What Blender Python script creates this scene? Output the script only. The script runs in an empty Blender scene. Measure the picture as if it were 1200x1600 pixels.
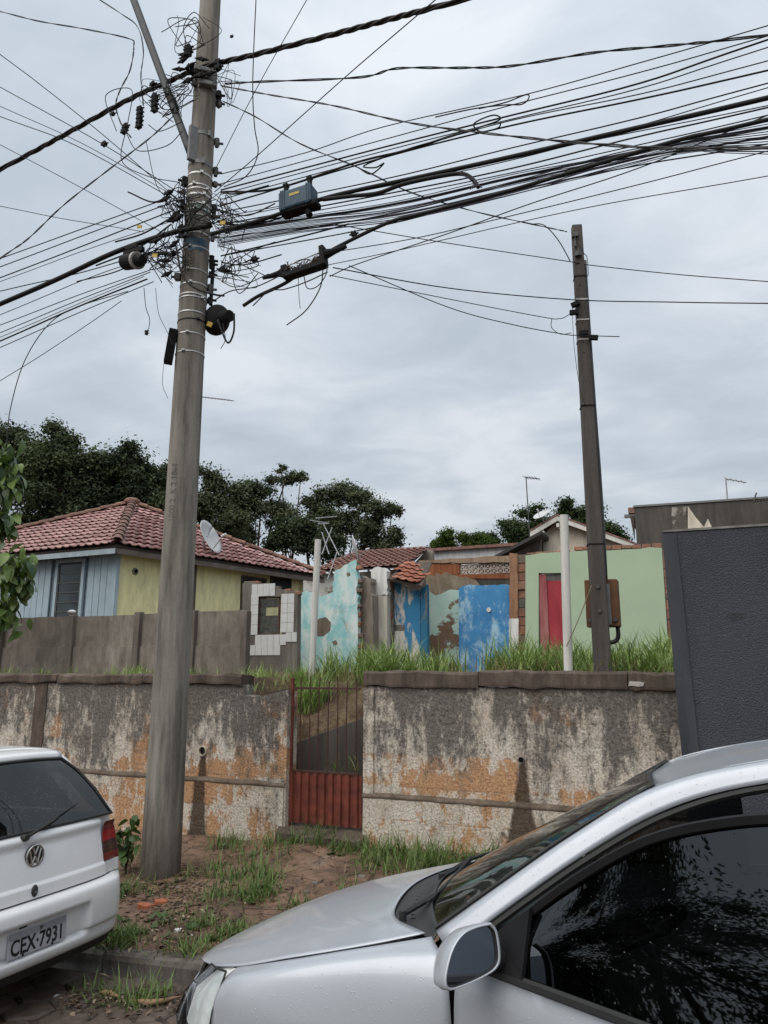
import bpy, math, random
from mathutils import Vector, Matrix, noise
V = Vector
rnd = random.Random(11)
scn = bpy.context.scene
COL = scn.collection

# ------------------------------------------------------------------ camera
CAM_H, YAW, PIT, FPX = 1.74, math.radians(22.5), math.radians(11.8), 1150.0
cam_d = bpy.data.cameras.new('camera')
cam_d.sensor_fit = 'VERTICAL'; cam_d.sensor_height = 24.0; cam_d.sensor_width = 18.0
cam_d.lens = FPX / 1600.0 * 24.0
cam_d.clip_start = 0.05; cam_d.clip_end = 3000
cam = bpy.data.objects.new('camera', cam_d); COL.objects.link(cam)
cam.location = (0, 0, CAM_H); cam.rotation_euler = (math.radians(90) + PIT, 0, YAW)
scn.camera = cam

# ------------------------------------------------------------------ sky, sun, exposure
SUN_EL, SUN_AZ = math.radians(58), math.radians(205)      # azimuth clockwise from +Y
world = bpy.data.worlds.new('World'); scn.world = world; world.use_nodes = True
def make_world():
    nt = world.node_tree; nt.nodes.clear(); L = nt.links.new
    def n(t, **k):
        x = nt.nodes.new(t)
        for a, b in k.items(): setattr(x, a, b)
        return x
    out = n('ShaderNodeOutputWorld')
    sky = n('ShaderNodeTexSky'); sky.sky_type = 'NISHITA'; sky.sun_disc = False
    sky.sun_elevation = SUN_EL; sky.sun_rotation = SUN_AZ; sky.air_density = 1.2; sky.dust_density = 2.5
    b1 = n('ShaderNodeBackground'); b1.inputs[1].default_value = 0.09; L(sky.outputs[0], b1.inputs[0])
    tc = n('ShaderNodeTexCoord'); sep = n('ShaderNodeSeparateXYZ'); L(tc.outputs['Generated'], sep.inputs[0])
    ad = n('ShaderNodeMath', operation='ADD'); ad.inputs[1].default_value = 0.16; L(sep.outputs[2], ad.inputs[0])
    mx = n('ShaderNodeMath', operation='MAXIMUM'); mx.inputs[1].default_value = 0.05; L(ad.outputs[0], mx.inputs[0])
    cb = n('ShaderNodeCombineXYZ')
    for i in (0, 1):
        dv = n('ShaderNodeMath', operation='DIVIDE'); L(sep.outputs[i], dv.inputs[0]); L(mx.outputs[0], dv.inputs[1]); L(dv.outputs[0], cb.inputs[i])
    mp = n('ShaderNodeMapping'); mp.inputs['Scale'].default_value = (1.0, 1.25, 1); mp.inputs['Rotation'].default_value = (0, 0, 0.5); mp.inputs['Location'].default_value = (5.3, 2.2, 0); L(cb.outputs[0], mp.inputs[0])
    n1 = n('ShaderNodeTexNoise'); n1.inputs['Scale'].default_value = 1.0; n1.inputs['Detail'].default_value = 7; n1.inputs['Roughness'].default_value = 0.52; n1.inputs['Distortion'].default_value = 0.35
    L(mp.outputs[0], n1.inputs['Vector'])
    n2 = n('ShaderNodeTexNoise'); n2.inputs['Scale'].default_value = 3.2; n2.inputs['Detail'].default_value = 6; n2.inputs['Roughness'].default_value = 0.55; n2.inputs['Distortion'].default_value = 0.6
    L(mp.outputs[0], n2.inputs['Vector'])
    mi = n('ShaderNodeMath', operation='MULTIPLY_ADD'); mi.inputs[1].default_value = 0.5; L(n2.outputs[0], mi.inputs[0]); L(n1.outputs[0], mi.inputs[2])
    rp = n('ShaderNodeValToRGB'); e = rp.color_ramp.elements
    e[0].position = 0.56; e[0].color = (0.44, 0.495, 0.56, 1)
    e[1].position = 0.93; e[1].color = (0.68, 0.715, 0.76, 1)
    q = e.new(0.69); q.color = (0.495, 0.55, 0.61, 1)
    q = e.new(0.79); q.color = (0.56, 0.61, 0.665, 1)
    L(mi.outputs[0], rp.inputs[0])
    # an overcast sky is brighter overhead than at the horizon
    zr = n('ShaderNodeMapRange'); zr.inputs[1].default_value = 0.0; zr.inputs[2].default_value = 1.0; zr.inputs[3].default_value = 0.84; zr.inputs[4].default_value = 1.32; L(sep.outputs[2], zr.inputs[0])
    b2 = n('ShaderNodeBackground'); L(rp.outputs[0], b2.inputs[0]); L(zr.outputs[0], b2.inputs[1])
    ms = n('ShaderNodeMixShader'); ms.inputs[0].default_value = 0.9
    L(b1.outputs[0], ms.inputs[1]); L(b2.outputs[0], ms.inputs[2]); L(ms.outputs[0], out.inputs[0])
make_world()
sd = bpy.data.lights.new('sun', 'SUN'); sd.energy = 2.6; sd.angle = math.radians(75); sd.color = (1, 0.95, 0.88)
sun = bpy.data.objects.new('sun', sd); COL.objects.link(sun)
sdir = V((math.sin(SUN_AZ) * math.cos(SUN_EL), math.cos(SUN_AZ) * math.cos(SUN_EL), math.sin(SUN_EL)))
sun.rotation_euler = sdir.to_track_quat('Z', 'Y').to_euler(); sun.location = sdir * 50
vs = scn.view_settings; vs.view_transform = 'Standard'; vs.look = 'None'; vs.exposure = 0.22; vs.gamma = 1.0; vs.use_curve_mapping = False
scn.render.engine = 'CYCLES'
scn.cycles.use_denoising = True
scn.cycles.max_bounces = 8; scn.cycles.transparent_max_bounces = 12
scn.cycles.caustics_reflective = False; scn.cycles.caustics_refractive = False

# ------------------------------------------------------------------ measuring: a line of sight of the photograph met with a real plane
_F = V((-math.sin(YAW), math.cos(YAW), 0)); _R = V((math.cos(YAW), math.sin(YAW), 0)); _U = V((0, 0, 1)); _C = V((0, 0, CAM_H))
def ray(x, y):
    u, v = (x - 600) / FPX, (y - 800) / FPX
    return _R * u + _F * (math.cos(PIT) + v * math.sin(PIT)) + _U * (math.sin(PIT) - v * math.cos(PIT))
def Py(x, y, Y): r = ray(x, y); return _C + r * (Y / r.y)
def Pz(x, y, z): r = ray(x, y); return _C + r * ((z - CAM_H) / r.z)
def Pd(x, y, d):
    r = ray(x, y); return _C + r * (d / V((r.x, r.y, 0)).length)

# ------------------------------------------------------------------ ground heights
def clamp(a, b, c): return max(b, min(c, a))
def gut(x): return -0.11 + 0.045 * clamp(x + 0.5, -9, 9)
KERB_Y, WALL_Y = 4.32, 7.0
def road_z(x, y): return gut(x) + 0.03 * (4.3 - abs(y)) if abs(y) < 4.3 else gut(x)
def wb(x): return 0.02 + 0.03 * clamp(x + 3.8, -8, 6)
def pave_z(x, y):
    t = clamp((y - 4.45) / (7.0 - 4.45), 0, 1)
    return (gut(x) + 0.10) * (1 - t) + wb(x) * t
LOT_Z = 1.60

# ------------------------------------------------------------------ mesh helper
WL = {}
def setp(o, label=None, cat=None, group=None, kind=None):
    if label: o['label'] = label
    if cat: o['category'] = cat
    if group: o['group'] = group
    if kind: o['kind'] = kind
    return o
def thing(name, label, cat, loc, rot=(0, 0, 0), group=None):
    o = bpy.data.objects.new(name, None); COL.objects.link(o); o.empty_display_size = 0.2
    o.location = loc; o.rotation_euler = rot
    WL[o.name] = V(loc) if tuple(rot) == (0, 0, 0) else None      # None: parts are given in the thing's own frame
    return setp(o, label, cat, group, 'thing')
class MB:
    def __init__(s): s.v = []; s.f = []; s.m = []; s.mi = 0; s.c = None
    def add(s, vs, fs):
        k = len(s.v); s.v += [tuple(p) for p in vs]
        for f in fs: s.f.append([i + k for i in f]); s.m.append(s.mi)
        return s
    def box(s, c, d, M=None):
        c = V(c); a = [x / 2 for x in d]; pts = []
        for sx in (-1, 1):
            for sy in (-1, 1):
                for sz in (-1, 1):
                    p = V((sx * a[0], sy * a[1], sz * a[2])); pts.append(c + (M @ p if M else p))
        return s.add(pts, [(0, 1, 3, 2), (4, 6, 7, 5), (0, 4, 5, 1), (2, 3, 7, 6), (0, 2, 6, 4), (1, 5, 7, 3)])
    def bbox(s, p0, p1): return s.box([(a + b) / 2 for a, b in zip(p0, p1)], [abs(b - a) for a, b in zip(p0, p1)])
    def cyl(s, p0, p1, r0, r1=None, n=12, cap=True):
        r1 = r0 if r1 is None else r1; p0, p1 = V(p0), V(p1); d = (p1 - p0).normalized()
        a = d.orthogonal().normalized(); b = d.cross(a); pts = []
        for p, r in ((p0, r0), (p1, r1)):
            for i in range(n):
                t = 2 * math.pi * i / n; pts.append(p + a * (r * math.cos(t)) + b * (r * math.sin(t)))
        fs = [(i, (i + 1) % n, n + (i + 1) % n, n + i) for i in range(n)]
        if cap: fs += [tuple(range(n))[::-1], tuple(range(n, 2 * n))]
        return s.add(pts, fs)
    def tube(s, path, r, n=6, cap=True, up=None):
        path = [V(p) for p in path]; m = len(path); rs = r if isinstance(r, (list, tuple)) else [r] * m
        t0 = (path[1] - path[0]).normalized(); a = t0.orthogonal().normalized() if up is None else (V(up) - t0 * V(up).dot(t0)).normalized(); pts = []
        for i, p in enumerate(path):
            t = (path[min(i + 1, m - 1)] - path[max(i - 1, 0)])
            if t.length < 1e-9: t = t0
            t.normalize(); a = a - t * a.dot(t)
            a = a.normalized() if a.length > 1e-6 else t.orthogonal().normalized()
            b = t.cross(a)
            for k in range(n):
                q = 2 * math.pi * k / n; pts.append(p + a * (rs[i] * math.cos(q)) + b * (rs[i] * math.sin(q)))
        fs = [(i * n + k, i * n + (k + 1) % n, (i + 1) * n + (k + 1) % n, (i + 1) * n + k) for i in range(m - 1) for k in range(n)]
        if cap: fs += [tuple(range(n))[::-1], tuple(range((m - 1) * n, m * n))]
        return s.add(pts, fs)
    def prism(s, poly, off):
        poly = [V(p) for p in poly]; off = V(off); n = len(poly)
        return s.add(poly + [p + off for p in poly], [tuple(range(n)), tuple(range(n, 2 * n))[::-1]] + [(i, n + i, n + (i + 1) % n, (i + 1) % n) for i in range(n)])
    def grid(s, rows, flip=False):
        m, n = len(rows), len(rows[0]); pts = [p for r in rows for p in r]
        fs = [(i * n + j, i * n + j + 1, (i + 1) * n + j + 1, (i + 1) * n + j) for i in range(m - 1) for j in range(n - 1)]
        if flip: fs = [f[::-1] for f in fs]
        return s.add(pts, fs)
    def sphere(s, c, r, nu=10, nv=7):
        c = V(c); r = V(r) if hasattr(r, '__len__') else V((r, r, r)); rows = []
        for i in range(nv + 1):
            t = math.pi * i / nv
            rows.append([c + V((r.x * math.sin(t) * math.cos(2 * math.pi * j / nu), r.y * math.sin(t) * math.sin(2 * math.pi * j / nu), r.z * math.cos(t))) for j in range(nu + 1)])
        return s.grid(rows, True)
    def build(s, name, mats, parent=None, smooth=False, origin=None, bevel=0, solid=0, subs=0, recalc=True, world=None):
        me = bpy.data.meshes.new(name); off = V((0, 0, 0))
        if parent is not None:
            w = WL.get(parent.name)
            if w is not None and world is not False: off = w
        elif origin is not None: off = V(origin)
        me.from_pydata([(p[0] - off.x, p[1] - off.y, p[2] - off.z) for p in s.v], [], s.f)
        if not isinstance(mats, (list, tuple)): mats = [mats]
        for m in mats: me.materials.append(m)
        if len(mats) > 1: me.polygons.foreach_set('material_index', s.m)
        if s.c is not None:
            at = me.color_attributes.new('tint', 'FLOAT_COLOR', 'POINT'); flat = []
            for c in s.c: flat += [c, c, c, 1.0]
            at.data.foreach_set('color', flat)
        me.validate()
        if recalc:
            import bmesh
            bm = bmesh.new(); bm.from_mesh(me); bmesh.ops.recalc_face_normals(bm, faces=bm.faces); bm.to_mesh(me); bm.free()
        if smooth: me.polygons.foreach_set('use_smooth', [True] * len(me.polygons))
        o = bpy.data.objects.new(name, me); COL.objects.link(o)
        if parent is not None: o.parent = parent; WL[o.name] = WL.get(parent.name)
        elif origin is not None: o.location = off; WL[o.name] = off
        if solid: md = o.modifiers.new('s', 'SOLIDIFY'); md.thickness = solid; md.offset = -1
        if bevel: md = o.modifiers.new('b', 'BEVEL'); md.width = bevel; md.segments = 2; md.limit_method = 'ANGLE'
        if subs: md = o.modifiers.new('u', 'SUBSURF'); md.levels = subs; md.render_levels = subs
        return o
def inst(name, me, parent, M):
    o = bpy.data.objects.new(name, me); COL.objects.link(o); o.parent = parent
    w = WL.get(parent.name)
    if w is not None: M = Matrix.Translation(-w) @ M
    o.matrix_local = M; return o
def spline(pts, n):
    pts = [V(p) for p in pts]; m = len(pts) - 1; out = []
    if m < 2: return [pts[0].lerp(pts[-1], i / (n - 1)) for i in range(n)]
    for i in range(n):
        t = i / (n - 1) * m; k = min(int(t), m - 1); t -= k
        p1, p2 = pts[k], pts[k + 1]; p0 = pts[k - 1] if k else p1 * 2 - p2; p3 = pts[k + 2] if k + 2 <= m else p2 * 2 - p1
        out.append(0.5 * ((2 * p1) + (p2 - p0) * t + (2 * p0 - 5 * p1 + 4 * p2 - p3) * t * t + (3 * p1 - p0 - 3 * p2 + p3) * t * t * t))
    return out
def patch(rows, nu, nv):
    rs = [spline(r, nu) for r in rows]
    cols = [spline([r[j] for r in rs], nv) for j in range(nu)]
    return [[cols[j][i] for j in range(nu)] for i in range(nv)]

# ------------------------------------------------------------------ materials
class NT:
    def __init__(s, name):
        s.m = bpy.data.materials.new(name); s.m.use_nodes = True; s.t = s.m.node_tree; s.t.nodes.clear()
        s.out = s.t.nodes.new('ShaderNodeOutputMaterial'); s.b = s.t.nodes.new('ShaderNodeBsdfPrincipled'); s.t.links.new(s.b.outputs[0], s.out.inputs[0]); s._tc = None
    def L(s, a, b): s.t.links.new(a, b)
    def n(s, t, **k):
        x = s.t.nodes.new(t)
        for a, b in k.items(): setattr(x, a, b)
        return x
    def co(s, scale=(1, 1, 1), which='Object', loc=(0, 0, 0)):
        if s._tc is None: s._tc = s.n('ShaderNodeTexCoord')
        mp = s.n('ShaderNodeMapping'); mp.inputs['Scale'].default_value = scale; mp.inputs['Location'].default_value = loc
        s.L(s._tc.outputs[which], mp.inputs[0]); return mp.outputs[0]
    def noise(s, scale, detail=5, rough=0.6, stretch=(1, 1, 1), loc=(0, 0, 0), dist=0, which='Object'):
        x = s.n('ShaderNodeTexNoise'); x.inputs['Scale'].default_value = scale; x.inputs['Detail'].default_value = detail; x.inputs['Roughness'].default_value = rough; x.inputs['Distortion'].default_value = dist
        s.L(s.co(stretch, which, loc), x.inputs['Vector']); return x.outputs[0]
    def voro(s, scale, feature='F1', stretch=(1, 1, 1), out=0):
        x = s.n('ShaderNodeTexVoronoi', feature=feature); x.inputs['Scale'].default_value = scale; s.L(s.co(stretch), x.inputs['Vector']); return x.outputs[out]
    def ramp(s, fac, stops):
        r = s.n('ShaderNodeValToRGB'); e = r.color_ramp.elements
        while len(e) > 1: e.remove(e[-1])
        for i, (p, c) in enumerate(stops):
            c = (c, c, c, 1) if isinstance(c, (int, float)) else (*c, 1)
            if i == 0: e[0].position = p; e[0].color = c
            else: q = e.new(p); q.color = c
        s.L(fac, r.inputs[0]); return r.outputs[0]
    def mix(s, fac, a, b, mode='MIX'):
        x = s.n('ShaderNodeMix', data_type='RGBA', blend_type=mode)
        if isinstance(fac, (int, float)): x.inputs[0].default_value = fac
        else: s.L(fac, x.inputs[0])
        for i, c in ((6, a), (7, b)):
            if isinstance(c, (tuple, list)): x.inputs[i].default_value = (*c, 1)
            else: s.L(c, x.inputs[i])
        return x.outputs[2]
    def math(s, op, a, b=0.0, c=None):
        x = s.n('ShaderNodeMath', operation=op)
        for i, q in enumerate((a, b, c)):
            if q is None: continue
            if isinstance(q, (int, float)): x.inputs[i].default_value = q
            else: s.L(q, x.inputs[i])
        return x.outputs[0]
    def bump(s, h, strength=0.4, dist=0.01, prev=None):
        x = s.n('ShaderNodeBump'); x.inputs['Strength'].default_value = strength; x.inputs['Distance'].default_value = dist; s.L(h, x.inputs['Height'])
        if prev is not None: s.L(prev, x.inputs['Normal'])
        return x.outputs[0]
    def sep(s, which='Object'):
        x = s.n('ShaderNodeSeparateXYZ'); s.L(s.co((1, 1, 1), which), x.inputs[0]); return x.outputs
    def rand(s): return s.n('ShaderNodeObjectInfo').outputs['Random']
    def set(s, col=None, rough=None, metal=None, norm=None, coat=None, spec=None):
        for k, q in (('Base Color', col), ('Roughness', rough), ('Metallic', metal), ('Normal', norm), ('Coat Weight', coat), ('Specular IOR Level', spec)):
            if q is None: continue
            if isinstance(q, (tuple, list)): s.b.inputs[k].default_value = (*q, 1)
            elif isinstance(q, (int, float)): s.b.inputs[k].default_value = q
            else: s.L(q, s.b.inputs[k])
        return s.m
MATS = {}
def flat(name, col, rough=0.6, metal=0.0, var=0.25, scale=6.0, bump=0.0, bscale=60.0, spec=0.5, coat=0.0, bdist=0.004):
    if name in MATS: return MATS[name]
    t = NT(name); c = tuple(col)
    f = t.noise(scale, 5, 0.6)
    colr = t.ramp(f, [(0.3, tuple(x * (1 - var) for x in c)), (0.7, tuple(min(1, x * (1 + var * 0.6)) for x in c))])
    nm = t.bump(t.noise(bscale, 4), bump, bdist) if bump else None
    MATS[name] = t.set(colr, rough, metal, nm, coat, spec); return t.m
def concrete(name, c0, c1, c2, scale=2.0, streak=0.25, speck=0.35, rough=0.9, bump=0.5, moss=0.0, joint=None):
    """cement: large blotches stretched downwards, fine grain, dark run marks"""
    if name in MATS: return MATS[name]
    t = NT(name)
    a = t.noise(scale, 8, 0.65, (1, 1, streak)); b = t.noise(scale * 5, 6, 0.7, (1, 1, streak * 0.35), (7, 3, 1)); g = t.noise(90, 3, 0.7)
    col = t.ramp(a, [(0.28, c0), (0.5, c1), (0.72, c2)])
    col = t.mix(t.ramp(b, [(0.42, 0.0), (0.7, 0.55)]), col, tuple(x * 0.45 for x in c0))
    col = t.mix(speck, col, t.ramp(g, [(0.3, 0.25), (0.7, 1.0)]), 'MULTIPLY')
    if moss: col = t.mix(t.math('MULTIPLY', t.ramp(t.noise(3, 6, 0.7, loc=(3, 9, 2)), [(0.5, 0.0), (0.68, 1.0)]), moss), col, (0.03, 0.035, 0.028))
    h = t.math('ADD', t.math('MULTIPLY', g, 0.5), t.noise(14, 6, 0.7))
    MATS[name] = t.set(col, rough, 0, t.bump(h, bump, 0.012), spec=0.3); return t.m
def peeling(name, paint0, paint1, under0, under1, cover=0.5, scale=1.6, white=None, soft=0.04, streak=0.7, wcover=0.6):
    """old paint flaking off render: the paint layer stands a little proud of what shows below it"""
    if name in MATS: return MATS[name]
    t = NT(name)
    pa = t.noise(2.2, 7, 0.65, (1, 1, streak)); fl = t.noise(scale, 9, 0.68, (1, 1, streak), (4, 1, 8), 0.3); g = t.noise(70, 4, 0.7)
    paint = t.ramp(pa, [(0.3, paint0), (0.68, paint1)])
    und = t.ramp(t.noise(7, 6, 0.7), [(0.3, under0), (0.7, under1)])
    m = t.ramp(fl, [(cover - soft, 0.0), (cover + soft, 1.0)])
    if white is not None:
        w = t.ramp(t.noise(scale * 2.1, 9, 0.72, (1, 1, streak * 0.8), (2, 6, 5), 0.4), [(wcover - soft, 0.0), (wcover + soft, 1.0)])
        paint = t.mix(w, paint, white)
    col = t.mix(m, paint, und); col = t.mix(0.3, col, t.ramp(g, [(0.3, 0.4), (0.7, 1.0)]), 'MULTIPLY')
    h = t.math('ADD', t.math('MULTIPLY', m, -1.0), t.math('MULTIPLY', g, 0.35))
    MATS[name] = t.set(col, 0.85, 0, t.bump(h, 0.6, 0.01), spec=0.3); return t.m
def leafmat(name, c0, c1, rough=0.5, trans=0.25, tint=True):
    if name in MATS: return MATS[name]
    t = NT(name)
    if tint == 'rand': f = t.rand()
    else:
        x = t.n('ShaderNodeAttribute'); x.attribute_name = 'tint'; f = x.outputs['Fac']
    col = t.ramp(f, [(0.0, c0), (1.0, c1)]); t.set(col, rough if rough < .58 else .85, spec=0.4 if rough < .58 else 0.12)
    tr = t.n('ShaderNodeBsdfTranslucent'); t.L(t.mix(0.5, col, (0.12, 0.2, 0.03)), tr.inputs[0])
    ms = t.n('ShaderNodeMixShader'); ms.inputs[0].default_value = trans; t.L(t.b.outputs[0], ms.inputs[1]); t.L(tr.outputs[0], ms.inputs[2]); t.L(ms.outputs[0], t.out.inputs[0])
    MATS[name] = t.m; return t.m

# ================================================================== SETTING
def Pf(x, y, f):
    r = ray(x, y); return _C + r * (f / r.dot(_F))
def fbm(x, y, s=1.0): return noise.fractal(V((x * s, y * s, 3.7)), 1.0, 2.0, 5)

def m_dirt():
    t = NT('wet_dirt')
    a = t.noise(1.6, 8, 0.65); b = t.noise(9, 8, 0.7, loc=(3, 2, 0)); g = t.noise(120, 3, 0.7)
    col = t.ramp(a, [(0.30, (0.075, 0.050, 0.034)), (0.45, (0.165, 0.100, 0.066)), (0.56, (0.235, 0.145, 0.097)), (0.70, (0.20, 0.155, 0.122))])
    col = t.mix(t.ramp(b, [(0.46, 0.0), (0.66, 0.7)]), col, (0.028, 0.021, 0.016))
    v = t.voro(2.3, 'DISTANCE_TO_EDGE'); cr = t.ramp(v, [(0.0, 1.0), (0.016, 0.0)])
    col = t.mix(t.math('MULTIPLY', cr, 0.8), col, (0.018, 0.013, 0.010))
    col = t.mix(0.45, col, t.ramp(g, [(0.3, 0.35), (0.7, 1.1)]), 'MULTIPLY')
    h = t.math('ADD', t.math('ADD', b, t.math('MULTIPLY', g, 0.35)), t.math('MULTIPLY', cr, -0.8))
    return t.set(col, t.ramp(a, [(0.35, 0.42), (0.6, 0.85)]), 0, t.bump(h, 0.7, 0.02), spec=0.35)
def m_lot():
    t = NT('straw_soil')
    a = t.noise(2.5, 8, 0.7); b = t.noise(16, 7, 0.75, (1, 3, 1)); g = t.noise(90, 3, 0.7)
    col = t.ramp(a, [(0.3, (0.055, 0.037, 0.023)), (0.5, (0.15, 0.105, 0.065)), (0.7, (0.25, 0.19, 0.115))])
    col = t.mix(t.ramp(b, [(0.45, 0.0), (0.62, 0.8)]), col, (0.045, 0.030, 0.019)); col = t.mix(0.4, col, t.ramp(g, [(0.3, 0.3), (0.7, 1.0)]), 'MULTIPLY')
    return t.set(col, 0.95, 0, t.bump(t.math('ADD', b, t.math('MULTIPLY', g, 0.5)), 0.8, 0.03), spec=0.2)
def m_road():
    t = NT('dirty_paving')
    a = t.noise(1.2, 7, 0.65); b = t.noise(12, 7, 0.7); v = t.voro(3.6, 'DISTANCE_TO_EDGE'); j = t.ramp(v, [(0.0, 1.0), (0.035, 0.0)])
    col = t.ramp(a, [(0.3, (0.060, 0.045, 0.036)), (0.6, (0.115, 0.088, 0.070)), (0.75, (0.13, 0.115, 0.10))])
    col = t.mix(t.ramp(b, [(0.45, 0.0), (0.7, 0.6)]), col, (0.04, 0.03, 0.023)); col = t.mix(j, col, (0.028, 0.022, 0.017))
    return t.set(col, t.ramp(a, [(0.35, 0.45), (0.65, 0.8)]), 0, t.bump(t.math('ADD', b, t.math('MULTIPLY', j, -1.2)), 0.6, 0.02), spec=0.35)
DIRT, LOTM, ROADM = m_dirt(), m_lot(), m_road()

def lines(dense0, dense1, step, far):
    a = [dense0 + i * step for i in range(int((dense1 - dense0) / step) + 1)]
    s, x, lo = step, dense0, []
    while x > -far: s *= 1.5; x -= s; lo.append(max(x, -far))
    s, x, hi = step, a[-1], []
    while x < far: s *= 1.5; x += s; hi.append(min(x, far))
    return lo[::-1] + a + hi
XS = lines(-9, 4, 0.16, 900)
# road
ys = [-4.3 + 0.2 * i for i in range(44)]; ys[-1] = 4.3
mb = MB(); mb.grid([[(x, y, road_z(x, y) - 0.012 + 0.008 * fbm(x, y, 1.5)) for x in XS] for y in ys])
road = mb.build('road', ROADM, smooth=True); setp(road, kind='structure', label='brown stone paved street in the foreground')
# hexagonal paving blocks where the street is near enough to show them one by one
def hexmesh(k):
    r = random.Random(k); R = 0.157; m = MB(); out = []
    for rad, z in ((R - 0.02, 0.0), (R - 0.004, -0.014), (R, -0.06)):
        for i in range(6):
            a = math.pi / 3 * i + math.pi / 6; q = rad * (1 + r.uniform(-0.035, 0.03)); out.append((q * math.cos(a), q * math.sin(a), z + (r.uniform(-0.004, 0.004) if z == 0 else 0)))
    fs = [tuple(range(6))] + [(i, i + 6, (i + 1) % 6 + 6, (i + 1) % 6) for i in range(6)] + [(i + 6, i + 12, (i + 1) % 6 + 12, (i + 1) % 6 + 6) for i in range(6)]
    me = bpy.data.meshes.new('paving_block'); me.from_pydata(out, [], fs); me.materials.append(PAV); return me
def m_pav():
    t = NT('paving_block'); a = t.noise(9, 7, 0.7); r = t.rand()
    col = t.ramp(a, [(0.3, (0.05, 0.038, 0.030)), (0.55, (0.13, 0.10, 0.082)), (0.75, (0.17, 0.15, 0.13))])
    col = t.mix(t.math('MULTIPLY', r, 0.6), col, (0.075, 0.048, 0.035)); g = t.noise(80, 4, 0.7)
    return t.set(t.mix(0.4, col, t.ramp(g, [(0.3, 0.4), (0.7, 1.0)]), 'MULTIPLY'), 0.62, 0, t.bump(t.math('ADD', a, g), 0.5, 0.012), spec=0.4)
PAV = m_pav(); hexes = [hexmesh(i) for i in range(5)]; W = 0.157 * math.sqrt(3) + 0.012; cnt = 0
for j in range(12):
    for i in range(21):
        x = -6.6 + W * (i + 0.5 * (j % 2)); y = 4.13 - 0.2478 * j
        if cnt >= 250: break
        sl = Matrix.Rotation(-math.atan(0.045) + rnd.gauss(0, 0.02), 4, 'Y') @ Matrix.Rotation(-0.03 + rnd.gauss(0, 0.02), 4, 'X')
        inst('paving_block', rnd.choice(hexes), road, Matrix.Translation((x + rnd.gauss(0, .006), y + rnd.gauss(0, .006), road_z(x, y) + 0.006 + rnd.uniform(-.008, .006))) @ sl @ Matrix.Rotation(rnd.choice((0, 1, 2)) * math.pi / 3, 4, 'Z')); cnt += 1
# pavement between kerb and wall
ys = [4.45 + 0.085 * i for i in range(31)]
mb = MB(); mb.grid([[(x, y, pave_z(x, y) + 0.035 * fbm(x, y, 1.1) * min(1, (y - 4.4) * 2) + 0.014 * fbm(x, y, 5)) for x in XS] for y in ys])
pavement = mb.build('pavement', DIRT, smooth=True); setp(pavement, kind='structure', label='broken muddy pavement overgrown with weeds before the wall')
# kerb stones
KC = concrete('kerb_concrete', (0.06, 0.05, 0.042), (0.13, 0.114, 0.098), (0.20, 0.18, 0.16), 3, 0.8, 0.4, 0.7)
kerb = bpy.data.objects.new('kerb', None); COL.objects.link(kerb); setp(kerb, kind='structure', label='worn concrete kerb along the gutter')
def kerbmesh():
    m = MB(); pr = [(-0.06, -0.32), (-0.06, -0.04), (-0.045, -0.012), (-0.015, 0), (0.075, 0.0), (0.08, -0.32)]
    m.grid([[(x, p[0], p[1]) for p in pr] for x in (-0.46, -0.2, 0.2, 0.46)]); m.add([(-0.46, *p) for p in pr], [(0, 1, 2, 3, 4, 5)]); m.add([(0.46, *p) for p in pr], [(5, 4, 3, 2, 1, 0)])
    o = m.build('kerb_stone', KC, kerb); return o
k0 = kerbmesh()
def kmat(x): return Matrix.Translation((x, KERB_Y + 0.06 + rnd.gauss(0, .008), gut(x) + 0.10 + rnd.gauss(0, .006))) @ Matrix.Rotation(-math.atan(0.045) + rnd.gauss(0, .008), 4, 'Y') @ Matrix.Rotation(rnd.gauss(0, .02), 4, 'X')
k0.matrix_local = kmat(-9.0)
for i in range(1, 17): inst('kerb_stone', k0.data, kerb, kmat(-9.0 + 0.935 * i))
for a, b in ((-60, -9.5), (6.5, 60)):
    MB().grid([[(x, y, gut(x) + z) for y, z in ((4.31, -.1), (4.31, .1), (4.45, .1))] for x in (a, b)]).build('kerb_stone', KC, kerb)
# the ground of the lots behind the wall, with the dug-out entrance behind the gate
G0, G1 = Py(449, 1200, WALL_Y).x, Py(567, 1200, WALL_Y).x
CHK_Y = 8.05
def lot_z(x, y):
    z = LOT_Z + 0.05 * fbm(x, y, 0.6) + 0.03 * fbm(x, y, 2.5)
    if y < 9.6:
        inx = clamp((x - (G0 - 1.15)) / 0.5, 0, 1) * clamp(((G1 + 0.5) - x) / 0.15, 0, 1)
        bank = 1.02 + 0.36 * clamp((x - G0 + 0.4) / 1.4, 0, 1) + 0.50 * clamp((y - CHK_Y) / 1.2, 0, 1)
        zz = min(z, bank) + 0.03 * fbm(x, y, 3)
        if y < CHK_Y + 0.04 and G0 * y / 7 - 0.22 < x < G1 + 0.4: zz = 0.10 + 0.05 * fbm(x, y, 3)
        z = z * (1 - inx) + zz * inx
    if y < 7.5: z = min(z, 1.55)
    return z
xs = [-900, -400, -150, -60, -30, -20, -14, -10, -8, -7] + [-6 + 0.09 * i for i in range(45)] + [-1.6, -1, -0.3, 0.5, 1.5, 3, 5, 8, 12, 20, 35, 80, 200, 500, 900]
ys = [7.19 + 0.08 * i for i in range(36)] + [10.3, 11, 12, 13.5, 15, 17, 20, 25, 32, 45, 70, 120, 250, 500, 900]
mb = MB(); mb.grid([[(x, y, lot_z(x, y)) for x in xs] for y in ys])
lot = mb.build('lot_ground', LOTM, smooth=True); setp(lot, kind='structure', label='raised earth of the abandoned lot with dry straw')
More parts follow.
